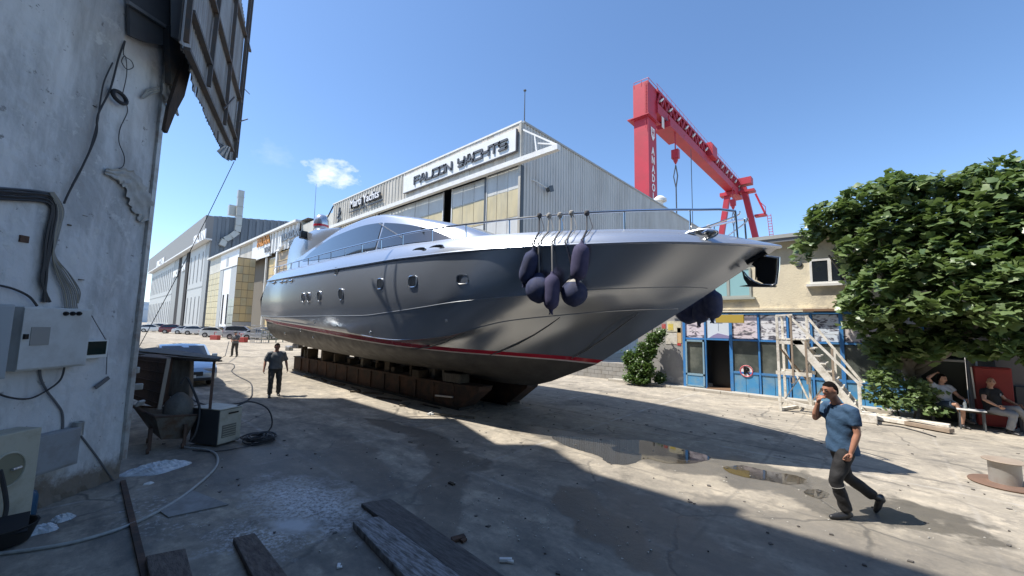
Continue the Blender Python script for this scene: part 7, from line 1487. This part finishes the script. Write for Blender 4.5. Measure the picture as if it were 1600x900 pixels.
    for s in 'LR':
        sh, el, wr = V('sh'+s), V('el'+s), V('wr'+s); P = [nb.lerp(sh, .45), sh, sh.lerp(el, min(sl_, 1)*.5), sh.lerp(el, min(sl_, 1))]; r_ = [.070, .078*g_, .072*g_, .070*g_]
        if sl_ > 1: P += [el.lerp(wr, .5), el.lerp(wr, .9)]; r_ += [.054, .046]
        q.tube(P, r_, 14)
    sq = fuse(q, .016, 3); rk = random.Random(int(loc[0]*10))
    ph_ = [rk.uniform(0, 6) for _ in range(4)]
    sq.v = [tuple(Vector(v)+Vector((math.sin(v[2]*38+v[1]*22+ph_[0]), math.sin(v[2]*31+v[0]*25+ph_[1]), 0))*.0045) for v in sq.v]; obj('shirt', sq, cloth['shirt'], t, smooth=80, local=True)
    lg_ = cloth.get('leg', 1.0); q = MB(); ell(q, [(pel-up_*.12, .14, .115), (pel-up_*.03, .172, .132), (pel+up_*.07, .160, .120)])
    for s in 'LR':
        hi, kn, an = V('hip'+s), V('kn'+s), V('an'+s)
        if lg_ > .7: cap(q, [hi+up_*.02, hi.lerp(kn, .5), kn], [.108, .098, .078]); q.tube([kn.lerp(hi, .15), kn, kn.lerp(an, .5), kn.lerp(an, .97)], [.082, .079, .076, .072], 14)
        else: cap(q, [hi+up_*.02, hi.lerp(kn, .4)], [.108, .104]); q.tube([hi.lerp(kn, .3), hi.lerp(kn, .85)], [.104, .108], 14)
    sq = fuse(q, .014, 3); sq.v = [tuple(Vector(v)+Vector((math.sin(v[2]*44+v[1]*12+ph_[2]), math.sin(v[2]*36+v[0]*15+ph_[3]), 0))*.004) for v in sq.v]; obj('trousers', sq, cloth['legs'], t, smooth=80, local=True)
    for s in 'LR':
        he, to, an = V('he'+s), V('to'+s), V('an'+s); q = MB(); cap(q, [he+(an-he)*.25, he.lerp(to, .35)+(an-he)*.15, he.lerp(to, .75), to], [.040, .044, .042, .030]); cap(q, [an, he.lerp(to, .2)], [.046, .044]); obj('shoe', fuse(q, .011, 3), cloth['shoe'], t, smooth=80, local=True)
    # hair cap
    if hair:
        q = MB(); hc = Vector(J['head']); n, m_ = 12, 24; rows = []
        for j in range(n+1):
            ph = math.pi/2 - (math.pi*.62)*j/n; r = []
            for i in range(m_+1):
                th = 2*math.pi*i/m_; cz = math.sin(ph); cx = math.cos(ph)*math.cos(th); cy = math.cos(ph)*math.sin(th)
                if cx > 0: lim = .56+.06*abs(math.cos(th*2)); cz = max(cz, lim) if cx > .15 else max(cz, -.05); k_ = math.sqrt(max(1-cz*cz, 0)); hh = math.hypot(cx, cy) or 1; cx, cy = cx/hh*k_, cy/hh*k_
                th_ = .007 if hair == 'short' else .014
                r.append(hc+(f*(cx*(.098+th_))+l_*(cy*(.078+th_))+u*(cz*(.122+th_)))*hs)
            rows.append(r)
        q.sheet(rows); obj('hair', q, cloth.get('hairm', hair_m), t, smooth=True, local=True)
    if hat is not None:
        q = MB(); hc = Vector(J['head'])+u*.03; M = Matrix((f, l_, u)).transposed().to_4x4(); q.lathe([(.112,.0),(.115,.04),(.10,.09),(.06,.115),(.01,.12)], hc, 20, M=M); q.prism([hc+f*.09+l_*.08, hc+f*.19+l_*.05, hc+f*.19-l_*.05, hc+f*.09-l_*.08], u*.012); obj('cap', q, hat, t, smooth=True, local=True)
    # eyes, brows and mouth as small parts of the face
    q = MB(); hc = Vector(J['head'])
    for s in (-1, 1): q.rbox(hc+(f*.088+l_*(s*.032)+u*.012)*hs, (.012,.026,.010), rz=math.atan2(f.y, f.x)); q.rbox(hc+(f*.092+l_*(s*.032)+u*.034)*hs, (.010,.034,.007), rz=math.atan2(f.y, f.x))
    obj('eyes', q, hair_m, t, local=True)
    q = MB(); q.rbox(hc+(f*.094+u*-.058)*hs, (.012,.045,.008), rz=math.atan2(f.y, f.x)); obj('mouth', q, mat('lips', (.30,.10,.08), rough=.5), t, local=True)
    if extras: extras(t, J, f, u, l_)
    return t
shoe_b = mat('black_leather_shoe', (.025,.025,.027), rough=.4); shoe_g = mat('worn_boot_brown', (.10,.075,.06), rough=.7)
# world heading of image-left
left_yaw = math.atan2(-BY[0], -BX[0])
denim = mat('blue_denim_shirt', (.025,.065,.13), rough=.85, col2=(.04,.09,.165), scale=5, bump=.6, bscale=16, dirt=(.025,.06,.12), dscale=6, damt=.5)
blkt = mat('black_work_trousers', (.010,.010,.012), rough=.8, col2=(.018,.018,.020), scale=6, bump=.6, bscale=14)
Jw = dict(pelvis=(.17,0,.93), waist=(.165,0,1.09), chest=(.165,0,1.29), nb=(.20,0,1.46), neck=(.24,0,1.54), head=(.295,0,1.655),
 shL=(.15,.185,1.41), elL=(.15,.235,1.13), wrL=(.24,.225,.89), shR=(.20,-.185,1.41), elR=(.38,-.20,1.24), wrR=(.405,-.09,1.46),
 hipL=(.18,.09,.89), knL=(.37,.10,.50), anL=(.24,.10,.10), heL=(.19,.10,.045), toL=(.46,.11,.028),
 hipR=(.16,-.09,.89), knR=(.07,-.10,.49), anR=(-.31,-.10,.22), heR=(-.44,-.10,.21), toR=(-.33,-.11,.025))
sh_h = {'L': ((.35,.0,-.94), (.2,-1,0), .75), 'R': ((-.05,.35,.93), (-1,.2,0), .9)}
def walker_extras(t, J, f, u, l_):
    q = MB(); hc = Vector(J['head'])
    for s in (-1, 1): q.tube([hc+f*.10+l_*(s*.032)+u*.012+(l_*(.020*math.cos(a))+u*(.014*math.sin(a))) for a in [2*math.pi*i/12 for i in range(12)]], .0025, 5, closed=True); q.tube([hc+f*.10+l_*(s*.052)+u*.014, hc+f*.02+l_*(s*.080)+u*.010], .0025, 5)
    obj('glasses', q, blackg, t, local=True)
    for s in 'L': # pale reflective stripe round the shin and thigh hem
        pass
    for s, tt in (('L', .18),):
        a = Vector(lerp3(J['kn'+s], J['an'+s], tt)); d = (Vector(J['an'+s])-Vector(J['kn'+s])).normalized(); e = d.orthogonal().normalized(); g_ = d.cross(e)
        q = MB(); q.tube([a+(e*math.cos(x)+g_*math.sin(x))*.086 for x in [2*math.pi*i/18 for i in range(18)]], .0035, 5, closed=True); obj('piping', q, mat('grey_piping', (.30,.29,.27), rough=.6), t, local=True)
wp = hZ(1342, 806)
walker = person('man in blue denim shirt and black trousers striding left with a hand at his mouth', (wp.x, wp.y, 0), left_yaw, Jw, (1, .12, -.12), dict(shirt=denim, legs=blkt, shoe=shoe_b, sleeve=.66, fit=1.03, hem=.10, flare=1.02, vox=.0085), hands=sh_h, extras=walker_extras)
# standing workers
grey_sh = mat('grey_work_shirt', (.12,.125,.13), rough=.85, col2=(.16,.165,.17), scale=6, bump=.4, bscale=16); dk_tr = mat('dark_grey_overall', (.045,.043,.04), rough=.85, col2=(.07,.066,.06), scale=5, bump=.4, bscale=16)
Js = dict(pelvis=(.0,0,.93), waist=(.01,0,1.08), chest=(.02,0,1.28), nb=(.03,0,1.45), neck=(.05,0,1.53), head=(.08,0,1.63),
 shL=(.02,.20,1.40), elL=(-.03,.30,1.14), wrL=(.06,.34,.90), shR=(.02,-.20,1.40), elR=(-.02,-.30,1.14), wrR=(.08,-.33,.90),
 hipL=(0,.10,.89), knL=(.04,.13,.50), anL=(-.06,.14,.09), heL=(-.12,.14,.04), toL=(.12,.15,.028), hipR=(0,-.10,.89), knR=(.16,-.12,.50), anR=(.16,-.13,.09), heR=(.10,-.13,.04), toR=(.34,-.15,.028))
p = hZ(427, 619); ycam = math.atan2(-p.y, -p.x)
def vest(t, J, f, u, l_):
    q = MB(); q.prism([(.13,.07,1.10),(.14,.09,1.34),(.14,.04,1.36),(.14,-.04,1.36),(.14,-.09,1.34),(.13,-.07,1.10)], (.02,0,0)); obj('overall_bib', q, mat('pale_grey_bib', (.24,.26,.29), rough=.8), t, local=True, bevel=.01)
person('stout worker in dark overalls walking towards the camera beside the sledge', p, ycam+.1, Js, (1,.5,-.35), dict(shirt=grey_sh, legs=dk_tr, shoe=shoe_b, sleeve=.9, fit=1.15, hem=.02), extras=vest)
p = hZ(366, 557); ycam = math.atan2(-p.y, -p.x); Jf = dict(Js); Jf.update(elL=(.05,.27,1.16), wrL=(.24,.10,1.12), elR=(-.03,-.29,1.14), wrR=(.14,-.20,1.06), knR=(.05,-.14,.50), anR=(0,-.16,.09), heR=(-.05,-.16,.04), toR=(.2,-.18,.028))
person('worker in grey shirt standing far off and holding a hose lance', p, ycam-.5, Jf, (1,0,-.25), dict(shirt=grey_sh, legs=dk_tr, shoe=shoe_b, sleeve=.5, fit=1.1, hem=.0), hat=grey_sh)
q = MB(); q.tube([p+Vector((-.15,-.35,1.05)), hZ(352, 556, .4), hZ(340, 562, .05)], .022, 5); tag(obj('hose_lance', q, cab_d), 'thin dark lance and hose held by the far worker', 'hose')
p = hZ(372, 559); q = MB(); q.rbox(p+Vector((0,0,1.15)), (.25,.2,.22)); 
# seated men
def seatJ(cross, arms):
    J = dict(pelvis=(.0,0,.54), waist=(-.04,0,.68), chest=(-.06,0,.88), nb=(-.06,0,1.05), neck=(-.05,0,1.13), head=(-.02,0,1.24),
     shL=(-.06,.20,1.0), shR=(-.06,-.20,1.0), hipL=(.02,.11,.52), hipR=(.02,-.11,.52))
    J.update(cross); J.update(arms); return J
tee_w = mat('pale_blue_white_tee', (.55,.58,.64), rough=.85, col2=(.48,.51,.57), scale=5, bump=.5, bscale=14); tee_b = mat('black_tee', (.012,.012,.014), rough=.85, bump=.4, bscale=14); jean = mat('grey_trousers', (.22,.23,.24), rough=.85, col2=(.30,.31,.32), scale=4, bump=.5, bscale=14); shorts = mat('dark_blue_shorts', (.03,.05,.08), rough=.85)
s1 = Vector((1.33, 16.5, 0)); yawc = math.atan2(-BY[1], -BX[1])     # facing back toward the camera
J1 = seatJ(dict(knR=(.42,-.06,.62), anR=(.36,.12,.28), heR=(.30,.14,.20), toR=(.50,.24,.16), knL=(.44,.06,.48), anL=(.40,.05,.09), heL=(.34,.05,.04), toL=(.58,.07,.028)),
 dict(elR=(-.02,-.34,1.26), wrR=(-.08,-.14,1.36), elL=(.04,.32,.78), wrL=(.24,.30,.72)))
person('seated man in a pale tee and dark shorts with one arm behind his head', s1, yawc-.15, J1, (1,.35,-.1), dict(shirt=tee_w, legs=shorts, shoe=shoe_b, sleeve=.45, fit=1.1, hem=.02, leg=.55), skinm=skin_p, hair='full')
s2_ = Vector((2.22, 16.5, 0))
J2 = seatJ(dict(knL=(.42,.02,.64), anL=(.48,.22,.34), heL=(.44,.26,.28), toL=(.60,.36,.28), knR=(.42,-.10,.50), anR=(.34,-.14,.09), heR=(.28,-.14,.04), toR=(.52,-.17,.028)),
 dict(elR=(.02,-.34,.80), wrR=(.20,-.26,.68), elL=(.02,.34,.80), wrL=(.22,.36,.70)))
def chest_print(t, J, f, u, l_):
    q = MB(); q.rbox((.105,.07,.93), (.008,.05,.07)); obj('chest_print', q, mat('print_grey', (.25,.26,.27), rough=.7), t, local=True)
person('seated man in a black tee and grey trousers with crossed legs before the red cabinet', s2_, yawc+.15, J2, (.7,-.7,.0), dict(shirt=tee_b, legs=jean, shoe=shoe_b, sleeve=.5, fit=1.14, hem=.02), skinm=skin_p, hair=None, extras=chest_print)
# a distant flock of small birds high in the sky is left out: the specks are too small to show shape
